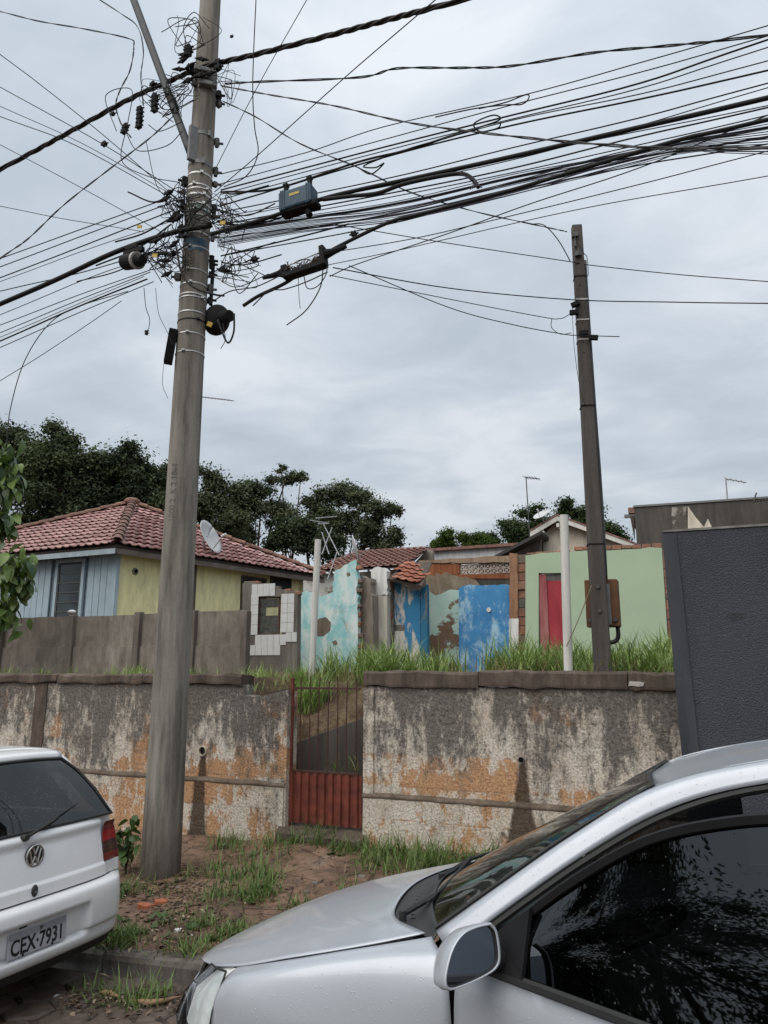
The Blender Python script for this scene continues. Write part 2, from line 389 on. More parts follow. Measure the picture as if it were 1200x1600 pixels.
# across the street, behind the camera
mb = MB(); mb.grid([[(x, y, z + gut(x)) for x in XS] for y, z in ((-4.3, -0.02), (-4.31, 0.12), (-7, 0.16), (-40, 0.3), (-900, 0.3))])
opp = mb.build('opposite_pavement', DIRT); setp(opp, kind='structure')

# ================================================================== FRONT WALL
def m_wall(name, seed, holes, orange, dark, topz=1.7, ledge=0.8):
    """roughcast once painted white: mould from the top, rust-orange where the paint is gone, a run mark under each drain"""
    t = NT(name); o = (seed * 3.1, seed * 1.7, seed)
    g = t.noise(46, 5, 0.8); g2 = t.noise(24, 4, 0.7); st = t.noise(3.6, 10, 0.70, (1, 1, 0.24), o); st2 = t.noise(1.9, 9, 0.72, (1, 1, 0.6), (o[0] + 5, 2, 1)); fi = t.noise(13, 9, 0.78, (1, 1, 0.55), (o[0], 8, 3))
    S = t.sep(); z = S[2]
    bk = t.n('ShaderNodeTexBrick'); bk.inputs['Scale'].default_value = 1.0; bk.inputs['Brick Width'].default_value = 0.62; bk.inputs['Row Height'].default_value = 0.30; bk.inputs['Mortar Size'].default_value = 0.010; bk.inputs['Mortar Smooth'].default_value = 0.6
    cxz = t.n('ShaderNodeCombineXYZ'); t.L(S[0], cxz.inputs[0]); t.L(z, cxz.inputs[1]); t.L(cxz.outputs[0], bk.inputs['Vector'])
    bk.inputs['Color1'].default_value = (0, 0, 0, 1); bk.inputs['Color2'].default_value = (1, 1, 1, 1); bk.inputs['Mortar'].default_value = (.5, .5, .5, 1); brv = t.math('MULTIPLY', t.math('SUBTRACT', bk.outputs['Color'], 0.5), 0.13)
    up = t.n('ShaderNodeMapRange'); up.inputs[1].default_value = 0.35; up.inputs[2].default_value = topz; up.inputs[3].default_value = -0.15; up.inputs[4].default_value = 0.17; t.L(z, up.inputs[0])
    col = t.ramp(t.noise(2.6, 8, 0.75, loc=o), [(0.3, (0.52, 0.43, 0.335)), (0.6, (0.70, 0.64, 0.56)), (0.75, (0.76, 0.73, 0.68))])
    lo = t.n('ShaderNodeMapRange'); lo.inputs[1].default_value = 0.1; lo.inputs[2].default_value = topz; lo.inputs[3].default_value = 0.07; lo.inputs[4].default_value = -0.06; t.L(z, lo.inputs[0])
    edge = t.math('MULTIPLY', t.ramp(t.math('ABSOLUTE', t.math('SUBTRACT', z, ledge + 0.10)), [(0.0, 1.0), (0.14, 0.0)]), 0.09)     # damp strip above the ledge
    om = t.ramp(t.math('ADD', t.math('ADD', t.math('ADD', st2, edge), brv), t.math('ADD', lo.outputs[0], t.math('MULTIPLY', t.math('SUBTRACT', fi, 0.5), 0.55))), [(orange, 0.0), (orange + 0.05, 0.9)])
    col = t.mix(om, col, t.ramp(fi, [(0.3, (0.40, 0.185, 0.085)), (0.7, (0.60, 0.36, 0.18))]))
    dm = t.ramp(t.math('ADD', t.math('SUBTRACT', st, t.math('MULTIPLY', brv, .5)), t.math('ADD', up.outputs[0], t.math('MULTIPLY', t.math('SUBTRACT', fi, 0.5), 0.75))), [(dark - 0.10, 0.0), (dark, 0.5), (dark + 0.06, 0.92)])
    col = t.mix(dm, col, t.ramp(g2, [(0.3, (0.055, 0.050, 0.046)), (0.7, (0.21, 0.19, 0.17))]))
    col = t.mix(t.math('MULTIPLY', bk.outputs['Fac'], t.math('MULTIPLY', t.ramp(st2, [(.4, 0.0), (.6, .6)]), fi)), col, (0.10, 0.08, 0.06))
    for hx, hz, w, wide, ln in holes:
        dx = t.math('ABSOLUTE', t.math('SUBTRACT', S[0], hx))
        dz = t.math('SUBTRACT', hz, z)                                   # distance below the drain
        lim = t.math('MULTIPLY_ADD', t.math('MINIMUM', t.math('MAXIMUM', dz, 0.0), 1.2), wide, w)
        k = t.math('SUBTRACT', t.math('ADD', lim, t.math('MULTIPLY', t.math('SUBTRACT', fi, 0.5), 0.10)), dx)
        mk = t.math('MULTIPLY', t.math('MULTIPLY', t.ramp(k, [(0.0, 0.0), (0.03, 1.0)]), t.ramp(dz, [(0.0, 0.0), (0.04, 1.0)])), 0.93)
        col = t.mix(mk, col, t.ramp(g2, [(0.3, (0.045, 0.030, 0.021)), (0.7, (0.10, 0.07, 0.05))]))
    col = t.mix(0.8, col, t.ramp(g, [(0.36, 0.25), (0.48, 0.92), (0.60, 1.25)]), 'MULTIPLY')
    h = t.math('ADD', t.math('MULTIPLY', g, 1.0), t.math('MULTIPLY', g2, 1.2))
    return t.set(col, 0.95, 0, t.bump(h, 0.8, 0.02), spec=0.2)
CAPM = concrete('mouldy_coping', (0.055, 0.043, 0.034), (0.125, 0.095, 0.076), (0.21, 0.172, 0.143), 4.0, 0.5, 0.4, 0.92, 0.7)
LEDM = concrete('stained_ledge', (0.085, 0.062, 0.046), (0.17, 0.13, 0.098), (0.27, 0.22, 0.175), 4.0, 1.0, 0.5, 0.92, 0.8)
PLAST = concrete('grey_render', (0.10, 0.088, 0.075), (0.19, 0.17, 0.15), (0.28, 0.26, 0.235), 2.0, 0.35, 0.35)
Z0 = -0.35                                                              # foot below the soil
def wxz(px, py, y=WALL_Y): p = Py(px, py, y); return p.x, p.z
def slab(name, pts, y0, y1, mat, parent=None, **k):
    mb = MB(); mb.prism([(x, y0, z) for x, z in pts], (0, y1 - y0, 0)); return mb.build(name, mat, parent, **k)
def rag(pts, step, amp, closed_bottom=None, seed=1):
    """break the outline of a ruined edge: every edge above closed_bottom gets small steps"""
    r = random.Random(seed); out = []
    for i in range(len(pts)):
        a, b = V((*pts[i], 0)), V((*pts[(i + 1) % len(pts)], 0)); out.append((a.x, a.y))
        if closed_bottom is not None and min(a.y, b.y) < closed_bottom: continue
        n = int((b - a).length / step)
        for k in range(1, n):
            p = a.lerp(b, k / n); out.append((p.x + r.uniform(-amp, amp), p.y + r.uniform(-amp, amp)))
    return out
# right-hand wall
xa, xb = wxz(569, 1200)[0], wxz(1075, 1100)[0]
ztop = wxz(800, 1049)[1]; zcap = wxz(800, 1075)[1]
zl = wxz(700, 1248)[1]
hr = wxz(815, 1187); hl = wxz(318, 1173)
bw = thing('boundary_wall', 'mouldy whitewashed roughcast wall right of the red gate', 'wall', (xa, WALL_Y, 0), group='old street walls')
WR = m_wall('roughcast_right', 1, [(hr[0] - xa, hr[1] - 0.02, 0.04, 0.17, 1)], 0.54, 0.515, ledge=zl)
slab('wall_face', [(xa, Z0), (xa, zcap), (xb, zcap), (xb, Z0)], WALL_Y, WALL_Y + 0.2, WR, bw)
slab('plinth', [(xa + 0.02, Z0), (xa + 0.02, zl - 0.02), (xb, zl - 0.0), (xb, Z0)], WALL_Y - 0.045, WALL_Y - 0.002, WR, bw)
mb = MB(); n = 30
mb.grid([[(xa + (xb - xa) * i / n, y, z + 0.008 * fbm(i * 0.7, y * 9)) for i in range(n + 1)] for y, z in ((WALL_Y - .048, zl - .035), (WALL_Y - .056, zl - 0.02), (WALL_Y - .045, zl - 0.004), (WALL_Y + .01, zl + 0.016))])
mb.build('ledge', LEDM, bw, smooth=True)
def coping(parent, x0, x1, z0, z1, y0, seg):
    x = x0; r = random.Random(int(x0 * 10))
    while x < x1 - 0.05:
        e = min(x1, x + seg * r.uniform(0.85, 1.15)); dz = r.uniform(-.006, .006); mb = MB()
        k = 8; rows = []
        for (y, z) in ((y0, z0), (y0 - .004, z0 + .02), (y0, z1 - .02), (y0 + .02, z1), (y0 + .2, z1 + .004), (y0 + .26, z1 - .01), (y0 + .26, z0)):
            rows.append([(x + .004 + (e - x - .008) * i / k, y + .006 * fbm(x + i, z * 8), z + dz + .022 * fbm(x + i * .8, y * 7 + z * 5)) for i in range(k + 1)])
        mb.grid(rows); mb.add([rw[0] for rw in rows], [tuple(range(7))]); mb.add([rw[-1] for rw in rows], [tuple(range(7))[::-1]])
        mb.build('coping', CAPM, parent); x = e
coping(bw, xa - 0.0, xb, zcap + 0.002, ztop, WALL_Y - 0.035, 1.4)
# the pier edge at the gate and the drain
slab('pier_edge', rag([(xa - .004, Z0), (xa - .004, zcap - .02), (xa + .11, zcap - .03), (xa + .105, zl + .05), (xa + .10, Z0)], .12, .008, zl), WALL_Y - .02, WALL_Y + .195, WR, bw)
def drain(parent, x, z, r, mat, y=WALL_Y):
    mb = MB(); n = 18
    for (ra, rb, ya, yb) in ((r, r, y - .03, y + .02), (r * .86, r, y - .03, y - .03), (r * .86, r * .86, y - .03, y + .15)):
        rows = [[(x + q * math.cos(6.2832 * i / n), yy, z + q * math.sin(6.2832 * i / n)) for i in range(n + 1)] for q, yy in ((ra, ya), (rb, yb))]; mb.grid(rows)
    o = mb.build('drain_pipe', mat, parent, smooth=False)
    m2 = MB(); m2.cyl((x, y - .004, z), (x, y - .002, z), r * .86, n=18); m2.build('drain_bore', flat('bore_dark', (0.008, 0.007, 0.006), 1.0), o)
PVC = flat('cream_pvc', (0.55, 0.50, 0.38), 0.5, var=0.2, scale=20)
drain(bw, hr[0], hr[1], 0.028, flat('old_pipe', (0.14, 0.11, 0.09), 0.8))
# patch of pale paint left on the coping
p0, p1 = wxz(982, 1064), wxz(1008, 1072)
slab('paint_patch', rag([(p0[0], p1[1]), (p0[0] + .01, p0[1]), (p1[0], p0[1] - .01), (p1[0] - .015, p1[1])], .04, .006, None, 3), WALL_Y - .0465, WALL_Y - .036, flat('pale_paint', (0.42, 0.40, 0.38), 0.9, var=.3, scale=30), bw)
# left-hand wall, its corner by the gate broken off
xl0, xl1 = -16.0, wxz(448, 1200)[0]
zl2 = wxz(300, 1214)[1]
lw = thing('boundary_wall', 'mouldy orange stained roughcast wall left of the gate, behind the big pole', 'wall', (xl1, WALL_Y, 0), group='old street walls')
WLm = m_wall('roughcast_left', 4, [(hl[0] - xl1, hl[1] - 0.03, 0.05, 0.10, 1)], 0.545, 0.505, ledge=zl2)
cx = wxz(380, 1060)[0]
brk = [wxz(381, 1086), wxz(398, 1089), wxz(415, 1086), wxz(432, 1080), wxz(447, 1077)]
slab('wall_face', [(xl0, Z0), (xl0, zcap), (cx, zcap)] + brk[:1] + rag(brk[1:], .05, .008, None, 5)[:-1] + [(xl1, brk[-1][1]), (xl1, Z0)], WALL_Y, WALL_Y + .2, WLm, lw)
slab('plinth', [(xl0, Z0), (xl0, zl2), (xl1 - .01, zl2 - .02), (xl1 - .01, Z0)], WALL_Y - .045, WALL_Y - .002, WLm, lw)
mb = MB(); n = 60
mb.grid([[(xl0 + (xl1 - xl0) * i / n, y, z + 0.008 * fbm(i * 0.7, y * 9 + 4)) for i in range(n + 1)] for y, z in ((WALL_Y - .048, zl2 - .035), (WALL_Y - .056, zl2 - 0.02), (WALL_Y - .045, zl2 - 0.004), (WALL_Y + .01, zl2 + 0.016))])
mb.build('ledge', LEDM, lw, smooth=True)
coping(lw, xl0, cx, zcap + .002, wxz(200, 1053)[1], WALL_Y - .035, 1.5)
drain(lw, hl[0], hl[1], 0.05, PVC)
q0, q1 = wxz(58, 1062), wxz(66, 1165)
slab('expansion_strip', rag([(q0[0], zl2 + .03), (q0[0], zcap - .004), (q1[0] + .01, zcap - .004), (q1[0], zl2 + .03)], .1, .006, None, 6), WALL_Y - .012, WALL_Y - .001, CAPM, lw)
q0, q1 = wxz(431, 1092), wxz(444, 1230)
slab('pier_edge', rag([(q0[0], Z0), (q0[0], q0[1]), (xl1 + .006, q0[1] + .03), (xl1 + .006, Z0)], .08, .012, zl2, 7), WALL_Y - .02, WALL_Y + .19, WLm, lw)

# ---- gate
RUST = flat('rusty_red_paint', (0.155, 0.035, 0.020), 0.65, 0.0, 0.55, 9, 0.4, 60)
BARM = flat('rusty_bar', (0.075, 0.030, 0.022), 0.7, 0.2, 0.4, 20)
gy = WALL_Y + 0.07
g = thing('gate', 'low rusty red iron gate with bars above a corrugated sheet', 'gate', (G0, gy, wb(G0)))
a, b = Py(455, 1059, gy), Py(454, 1290, gy)
MB().box(((a.x + b.x) / 2, gy, (a.z + b.z) / 2), (0.036, 0.036, a.z - b.z)).build('gate_post', RUST, g, bevel=.003)
t1, t2 = Py(456, 1075, gy), Py(563, 1075, gy)
MB().box(((t1.x + t2.x) / 2, gy, t1.z), (t2.x - t1.x, .022, .022)).build('top_rail', BARM, g)
mrl = Py(510, 1207, gy).z; btm = Py(510, 1289, gy).z
MB().box(((t1.x + t2.x) / 2, gy, mrl), (t2.x - t1.x - .02, .024, .02)).build('middle_rail', BARM, g)
for px in (469, 484, 498, 513, 527, 542, 557):
    x = Py(px, 1140, gy).x; bx = rnd.gauss(0, .004)
    MB().tube([(x + bx, gy + .002, Py(px, 1061, gy).z + rnd.uniform(-.03, .03)), (x, gy, t1.z), (x - bx, gy, (t1.z + mrl) / 2), (x, gy, mrl)], .0065, 6).build('bar', BARM, g)
sx0, sx1 = Py(451, 1250, gy).x, Py(565, 1250, gy).x; pts = []; nr = 9; w = (sx1 - sx0) / nr
for i in range(nr):
    x = sx0 + i * w
    for f_, d in ((0.0, .012), (.12, -.012), (.55, -.012), (.67, .012)): pts.append((x + f_ * w, gy - .01 + d))
pts.append((sx1, gy + .002))
mb = MB(); mb.grid([[(x, y, z) for x, y in pts] for z in (btm, (btm + mrl) / 2, mrl - .012)]); mb.build('corrugated_sheet', RUST, g, solid=.0015)
# sill and cheek wall of the entrance
mb = MB(); n = 12
mb.grid([[(G0 - .05 + (G1 - G0 + .1) * i / n, y, z + .02 * fbm(i, y * 4)) for i in range(n + 1)] for y, z in ((6.86, -.2), (6.88, .09), (6.95, .13), (7.2, .14), (7.22, -.2))])
o = mb.build('gate_sill', CAPM, origin=(G0, 6.9, 0)); setp(o, 'mossy concrete sill under the red gate', 'sill')
c1, c2 = Py(440, 1168, CHK_Y), Py(575, 1118, CHK_Y)
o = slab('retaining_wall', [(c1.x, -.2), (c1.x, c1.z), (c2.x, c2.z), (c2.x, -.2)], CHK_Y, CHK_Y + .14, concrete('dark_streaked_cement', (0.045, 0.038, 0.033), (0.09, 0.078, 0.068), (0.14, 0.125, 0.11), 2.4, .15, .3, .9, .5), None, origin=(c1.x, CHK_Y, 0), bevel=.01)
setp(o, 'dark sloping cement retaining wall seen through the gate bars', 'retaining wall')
# ---- charcoal wall on the right
def m_char():
    t = NT('charcoal_roughcast'); v = t.voro(105); g = t.noise(60, 4, .7); a = t.noise(1.2, 5, .6, (1, 1, .5))
    col = t.ramp(a, [(.3, (0.043, 0.047, 0.058)), (.7, (0.062, 0.067, 0.080))])
    col = t.mix(t.ramp(g, [(.55, 0.0), (.68, .55)]), col, (0.15, 0.16, 0.18)); col = t.mix(t.ramp(t.noise(3, 6, .7, (1, 1, 2)), [(.62, 0.0), (.7, .7)]), col, (0.02, 0.024, 0.022))
    return t.set(col, .85, 0, t.bump(t.math('SUBTRACT', g, v), .7, .010), spec=.3)
CY = 6.55
x0 = Py(1040, 900, CY).x; x0b = Py(1069, 1185, CY).x; x1 = 9.0
zt0, zt1 = Py(1040, 832, CY).z, Py(1200, 822, CY).z; sl = (zt1 - zt0) / (Py(1200, 822, CY).x - x0)
cw = thing('boundary_wall', 'tall charcoal roughcast wall at the right edge', 'wall', (x0, CY, 0))
slab('wall_face', [(x0b - .0, Z0), (x0, zt0), (x1, zt0 + sl * (x1 - x0) * .4), (x1, Z0)], CY, CY + .2, m_char(), cw)
slab('edge_band', rag([(x0b - .003, Z0 + .1), (x0 - .003, zt0 - .012), (x0 + .11, zt0 - .012), (x0b + .14, Z0 + .1)], .25, .006, .4, 9), CY - .012, CY - .002, concrete('grey_trowelled', (.046, .049, .057), (.056, .060, .069), (.066, .071, .081), 2, .3, .15, .8, .2), cw)
slab('coping', [(x0 + .005, zt0 + .002), (x0 + .005, zt0 + .02), (x1, zt0 + .02 + sl * (x1 - x0) * .4), (x1, zt0 + .002 + sl * (x1 - x0) * .4)], CY - .01, CY + .21, flat('pale_coping', (0.20, 0.19, 0.175), .9, var=.5, scale=9), cw)

# ================================================================== PRECAST FENCE
FY = 9.5
FEN = concrete('precast_concrete', (0.14, 0.12, 0.10), (0.27, 0.235, 0.20), (0.40, 0.36, 0.315), 1.6, .6, .35, .92, .5, moss=.3)
FENP = concrete('precast_post', (0.11, 0.092, 0.078), (0.20, 0.172, 0.147), (0.27, 0.238, 0.205), 3, .3, .35)
fz = Py(150, 962, FY).z; fm = Py(150, 1010, FY).z
fen = thing('precast_fence', 'weathered grey precast concrete panel fence before the blue house', 'fence', (Py(108, 962, FY).x, FY, LOT_Z))
posts = [-312, -207, -102, 3, 113, 216, 302, 384]
for i, px in enumerate(posts):
    x = Py(px, 1000, FY).x
    h = fz + (.03 if i < 7 else .0) + rnd.uniform(-.01, .015)
    MB().bbox((x - .055, FY - .07, LOT_Z - .2), (x + .055, FY + .05, h)).build('post', FENP, fen, bevel=.012)
for i in range(len(posts) - 1):
    xa_, xb_ = Py(posts[i], 1000, FY).x + .057, Py(posts[i + 1], 1000, FY).x - .057
    for k, (za, zb) in enumerate(((LOT_Z - .25, LOT_Z + .03), (LOT_Z + .031, fm - .006), (fm - .005, fz + rnd.uniform(-.012, .006)))):
        if i == 6 and k == 2: zb += .01
        mb = MB(); n = 10
        mb.grid([[(xa_ + (xb_ - xa_) * j / n, y, z + (.007 * fbm(j + i * 7, z * 3) if kk == 1 else 0)) for j in range(n + 1)] for kk, (y, z) in enumerate(((FY - .02 + .028 * (k == 2), za), (FY - .02 + .028 * (k == 2), zb), (FY + .03, zb), (FY + .03, za)))])
        mb.build('panel', FEN, fen)
p = Py(113, 957, FY); o = MB().sphere((p.x, FY - .01, p.z + .01), (.075, .06, .035), 12, 8).build('plastic_bag', flat('white_plastic', (.62, .62, .62), .5, var=.2, scale=20), smooth=True, origin=(p.x, FY, p.z)); setp(o, 'crumpled white plastic bag on a fence post by the louvred window', 'bag')

# ================================================================== ROOF TILES
def m_tile(name, a, b, d, obj=True, stain=.45, rough=.75):
    t = NT(name); f = t.rand() if obj else t.noise(2.4, 2, .5)
    col = t.ramp(f, [(0.0, a), (.6, b), (1.0, tuple(min(1, x * 1.25) for x in b))])
    n1 = t.noise(9, 7, .7); col = t.mix(t.ramp(n1, [(stain, 0.0), (stain + .2, .88)]), col, d)
    col = t.mix(t.ramp(t.noise(22, 5, .7, loc=(3, 3, 3)), [(.58, 0.0), (.7, .5)]), col, (.50, .42, .38))
    return t.set(col, rough, 0, t.bump(n1, .35, .008), spec=.5)
TILE = m_tile("pink_clay_tile", (0.21, 0.08, 0.066), (0.38, 0.205, 0.19), (0.07, 0.042, 0.035), stain=.46, rough=.33)
TILE2 = m_tile('old_clay_tile', (0.16, 0.06, 0.045), (0.25, 0.12, 0.095), (0.055, 0.032, 0.026), False)
TILE3 = m_tile('red_clay_tile', (0.26, 0.075, 0.040), (0.36, 0.13, 0.075), (0.06, 0.03, 0.022))
RIDGE = m_tile('ridge_clay', (0.12, 0.050, 0.032), (0.20, 0.095, 0.065), (0.035, 0.026, 0.021))
def tile_rows(w, l):
    """one clay tile: a wide pan and a roll, thicker at its lower lip"""
    pr = [(-.5, .006), (-.36, .002), (-.1, .002), (.04, .008), (.17, .024), (.33, .027), (.45, .016), (.5, .006)]
    return [[(x * w, y * l, z + dz) for x, z in pr] for y, dz in ((-.07, .024), (-.07, .040), (1.06, -.004))]
def tile_mesh(w, l, mat):
    m = MB(); m.grid(tile_rows(w, l)); me = bpy.data.meshes.new('roof_tile'); me.from_pydata(m.v, [], m.f); me.materials.append(mat); me.polygons.foreach_set('use_smooth', [k >= 7 for k in range(len(me.polygons))]); return me
def face_tiles(A, B, T, w, l):
    """frames of the tiles on the triangle/trapezoid eave A-B with upper points T=[TL,TR]"""
    A, B, TL, TR = V(A), V(B), V(T[0]), V(T[1]); ux = (B - A).normalized(); nrm = ux.cross(TL - A).normalized()
    if nrm.z < 0: nrm = -nrm
    uy = nrm.cross(ux); out = []
    if uy.z < 0: uy = -uy
    H = (TL - A).dot(uy); k = 0
    while k * l < H - .1:
        f = k * l / H; a = A.lerp(TL, f); b = B.lerp(TR, f); s0, s1 = (a - A).dot(ux), (b - A).dot(ux)
        i0 = math.ceil((s0 + w * .15) / w); i1 = math.floor((s1 - w * .15) / w)
        for i in range(i0, i1 + 1):
            o = A + ux * (i * w) + uy * (k * l) + nrm * .02
            out.append(Matrix((( ux.x, uy.x, nrm.x, o.x), (ux.y, uy.y, nrm.y, o.y), (ux.z, uy.z, nrm.z, o.z), (0, 0, 0, 1))))
        k += 1
    return out
def roof_deck(A, B, T, parent, mat, th=.05, name='roof_deck'):
    m = MB(); nrm = (V(B) - V(A)).cross(V(T[0]) - V(A)).normalized(); nrm = nrm if nrm.z > 0 else -nrm
    poly = [A, B, T[1], T[0]] if (V(T[0]) - V(T[1])).length > 1e-4 else [A, B, T[0]]
    m.prism([V(p) - nrm * th for p in poly], nrm * (th - .004)); return m.build(name, mat, parent)
def ridge(parent, a, b, step=.38, r=.10, mat=None, name='ridge_tile', up=.03):
    a, b = V(a), V(b); d = (b - a).normalized(); n = max(1, int((b - a).length / step)); me = None
    side = d.cross(V((0, 0, 1))).normalized(); nr = side.cross(d)
    m = MB(); rows = []
    for y, s in ((0, 1.12), (.03, 1.12), (1.15, .84)):
        rows.append([(math.cos(math.pi * k / 8) * r * s, y * step, math.sin(math.pi * k / 8) * r * s * .9) for k in range(9)])
    m.grid(rows); me = bpy.data.meshes.new(name); me.from_pydata(m.v, [], m.f); me.materials.append(mat or RIDGE)
    for i in range(n):
        o = a + d * (i * (b - a).length / n) + nr * (up + rnd.uniform(0, .008))
        inst(name, me, parent, Matrix(((side.x, d.x, nr.x, o.x), (side.y, d.y, nr.y, o.y), (side.z, d.z, nr.z, o.z), (0, 0, 0, 1))) @ Matrix.Rotation(rnd.gauss(0, .02), 4, 'Z'))

# ================================================================== BLUE AND YELLOW HOUSE
N_ = Pf(182, 852, 13.6); ez = N_.z
L_, R_ = Pz(-214, 888, ez), Pz(507, 902, ez)
AP = Pf(206, 790, 17.6); BK = L_ + R_ - N_
hs = thing('house', 'hip roofed house with pale blue boarded front and yellow side wall', 'house', (N_.x, N_.y, LOT_Z))
WOODD = flat('dark_eaves_wood', (0.06, 0.045, 0.036), .85)
rf = roof_deck(N_, L_, (AP, AP), hs, WOODD, name='roof')
roof_deck(N_, R_, (AP, AP), rf, WOODD); roof_deck(R_, BK, (AP, AP), rf, WOODD); roof_deck(BK, L_, (AP, AP), rf, WOODD)
tm = tile_mesh(.20, .285, TILE); fr = face_tiles(L_, N_, (AP, AP), .20, .285) + face_tiles(N_, R_, (AP, AP), .20, .285)
fr.sort(key=lambda M: (M.translation - _C).length); rest = MB()
for i, M in enumerate(fr):
    M = M @ Matrix.Rotation(rnd.gauss(0, .015), 4, 'Z') @ Matrix.Translation((0, rnd.gauss(0, .008), rnd.uniform(0, .006)))
    if i < 290: inst('roof_tile', tm, rf, M)
    else:
        k = len(rest.v); rws = tile_rows(.20, .285); rest.grid([[M @ V(p) for p in rw] for rw in rws])
if rest.v: setp(rest.build('far_roof_tiles', TILE, rf), kind='stuff')
for c in (N_, L_, R_): ridge(rf, V(c) + V((0, 0, .03)), V(AP) + V((0, 0, .03)), .36, .10)
MB().sphere(AP + V((0, 0, .10)), (.2, .2, .10), 10, 6).build('ridge_cap', RIDGE, rf, smooth=True)
cen = (L_ + R_) / 2
dL, dR = (L_ - N_).normalized(), (R_ - N_).normalized()
inn = .32
Wc = N_ + dL * inn + dR * inn; Wl = L_ - dL * .4 + dR * inn; Wr = R_ - dR * .4 + dL * inn; Wb = Wl + Wr - Wc
YEL = concrete('yellow_wall_paint', (0.90, 0.82, 0.44), (0.92, 0.85, 0.48), (0.93, 0.87, 0.52), 1.2, .8, .05, .85, .15)
BLUEB = flat('pale_blue_board', (0.40, 0.50, 0.56), .7, var=.16, scale=3, bump=.2, bscale=30)
wt = ez - .10
def vwall(a, b, z0, z1, th, mat, name, parent, inward):
    a, b = V((a.x, a.y, 0)), V((b.x, b.y, 0)); m = MB()
    m.prism([a + V((0, 0, z0)), b + V((0, 0, z0)), b + V((0, 0, z1)), a + V((0, 0, z1))], V(inward) * th); return m.build(name, mat, parent)
vwall(Wc, Wr, LOT_Z - .3, wt, .15, YEL, 'side_wall', hs, dL)
vwall(Wr, Wb, LOT_Z - .3, wt, .15, YEL, 'back_wall', hs, -dR); vwall(Wb, Wl, LOT_Z - .3, wt, .15, YEL, 'far_wall', hs, -dL)
fw = vwall(Wc + dR * .02 + dL * .16, Wl + dR * .02 + dL * -.16, LOT_Z - .3, wt, .12, flat('blue_backing', (.20, .26, .30), .8), 'front_wall', hs, dR)
# boards of the front, left open round the window
def on_front(px, py):
    r = ray(px, py); n = V((-dL.y, dL.x, 0)); t = (Wc - _C).dot(n) / r.dot(n); return _C + r * t
def s_front(px): p = on_front(px, 920); return V((p.x - Wc.x, p.y - Wc.y, 0)).dot(dL)
ws0, ws1 = s_front(131), s_front(88); wz0, wz1 = on_front(110, 964).z - .12, on_front(110, 878).z
nb = 42; bwid = .168
fn = V((-dL.y, dL.x, 0)); fn = fn if fn.dot(dR) < 0 else -fn            # outward
MB().box(Wc + fn * .01 + V((0, 0, (LOT_Z + wt) / 2 - Wc.z)), (.09, .09, wt - LOT_Z)).build('corner_board', BLUEB, hs)
for i in range(nb):
    s0 = .05 + i * bwid; s1 = s0 + bwid - .014
    if s1 > (Wl - Wc).length: break
    rng = [(LOT_Z - .1, wt - .004)]
    if s1 > ws0 - .02 and s0 < ws1 + .02: rng = [(wz1 + .06, wt - .004), (LOT_Z - .1, wz0 - .04)]
    for za, zb in rng:
        a = Wc + dL * s0; b = Wc + dL * s1; m = MB()
        m.prism([V((a.x, a.y, za)), V((b.x, b.y, za)), V((b.x, b.y, zb)), V((a.x, a.y, zb))], fn * (.026 + rnd.uniform(-.003, .003))); m.build('board', BLUEB, fw)
wn = MB(); fr_ = []
def fbox(m, s0, s1, z0, z1, d0, d1):
    a = Wc + dL * s0 + fn * d0; b = Wc + dL * s1 + fn * d0
    return m.prism([V((a.x, a.y, z0)), V((b.x, b.y, z0)), V((b.x, b.y, z1)), V((a.x, a.y, z1))], fn * (d1 - d0))
win = fbox(MB(), ws0 + .05, ws1 - .05, wz0 + .05, wz1 - .05, .004, .012).build('window', flat('dim_interior', (.03, .035, .036), .9), hs)
m = MB(); fbox(m, ws0 - .02, ws0 + .05, wz0 - .03, wz1 + .05, .0, .05); fbox(m, ws1 - .05, ws1 + .02, wz0 - .03, wz1 + .05, 0, .05); fbox(m, ws0 + .051, ws1 - .051, wz1 - .02, wz1 + .05, 0, .05); fbox(m, ws0 + .051, ws1 - .051, wz0 - .03, wz0 + .04, 0, .05)
m.build('frame', BLUEB, win)
for q0_, q1_ in ((ws0 + .052, ws0 + .085), (ws1 - .085, ws1 - .052)): fbox(MB(), q0_, q1_, wz0 + .04, wz1 - .02, .014, .04).build('steel_upright', flat('grey_steel', (.10, .10, .10), .6), win)
GLS = flat('dusty_glass', (.045, .055, .06), .12, var=.4, scale=4, spec=.6)
nz = 6
for i in range(nz):
    za = wz0 + .05 + (wz1 - wz0 - .08) * i / nz; zb = wz0 + .05 + (wz1 - wz0 - .08) * (i + 1) / nz - .03
    fbox(MB(), ws0 + .09, ws1 - .09, za, zb, .018, .024).build('pane', GLS, win)
    fbox(MB(), ws0 + .086, ws1 - .086, zb + .004, zb + .026, .02, .036).build('glazing_bar', flat('grey_steel', (.10, .10, .10)), win)
# fascia boards under the eaves
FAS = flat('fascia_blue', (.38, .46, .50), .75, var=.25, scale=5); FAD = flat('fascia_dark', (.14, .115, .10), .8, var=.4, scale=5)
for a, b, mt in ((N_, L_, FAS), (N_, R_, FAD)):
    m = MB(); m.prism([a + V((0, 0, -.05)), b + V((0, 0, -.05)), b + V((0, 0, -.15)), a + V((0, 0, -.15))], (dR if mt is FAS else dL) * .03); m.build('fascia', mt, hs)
sn = V((dR.y, -dR.x, 0)); sn = sn if sn.dot(dL) < 0 else -sn
def on_side(px, py):
    r = ray(px, py); n = V((-dR.y, dR.x, 0)); return _C + r * ((Wc - _C).dot(n) / r.dot(n))
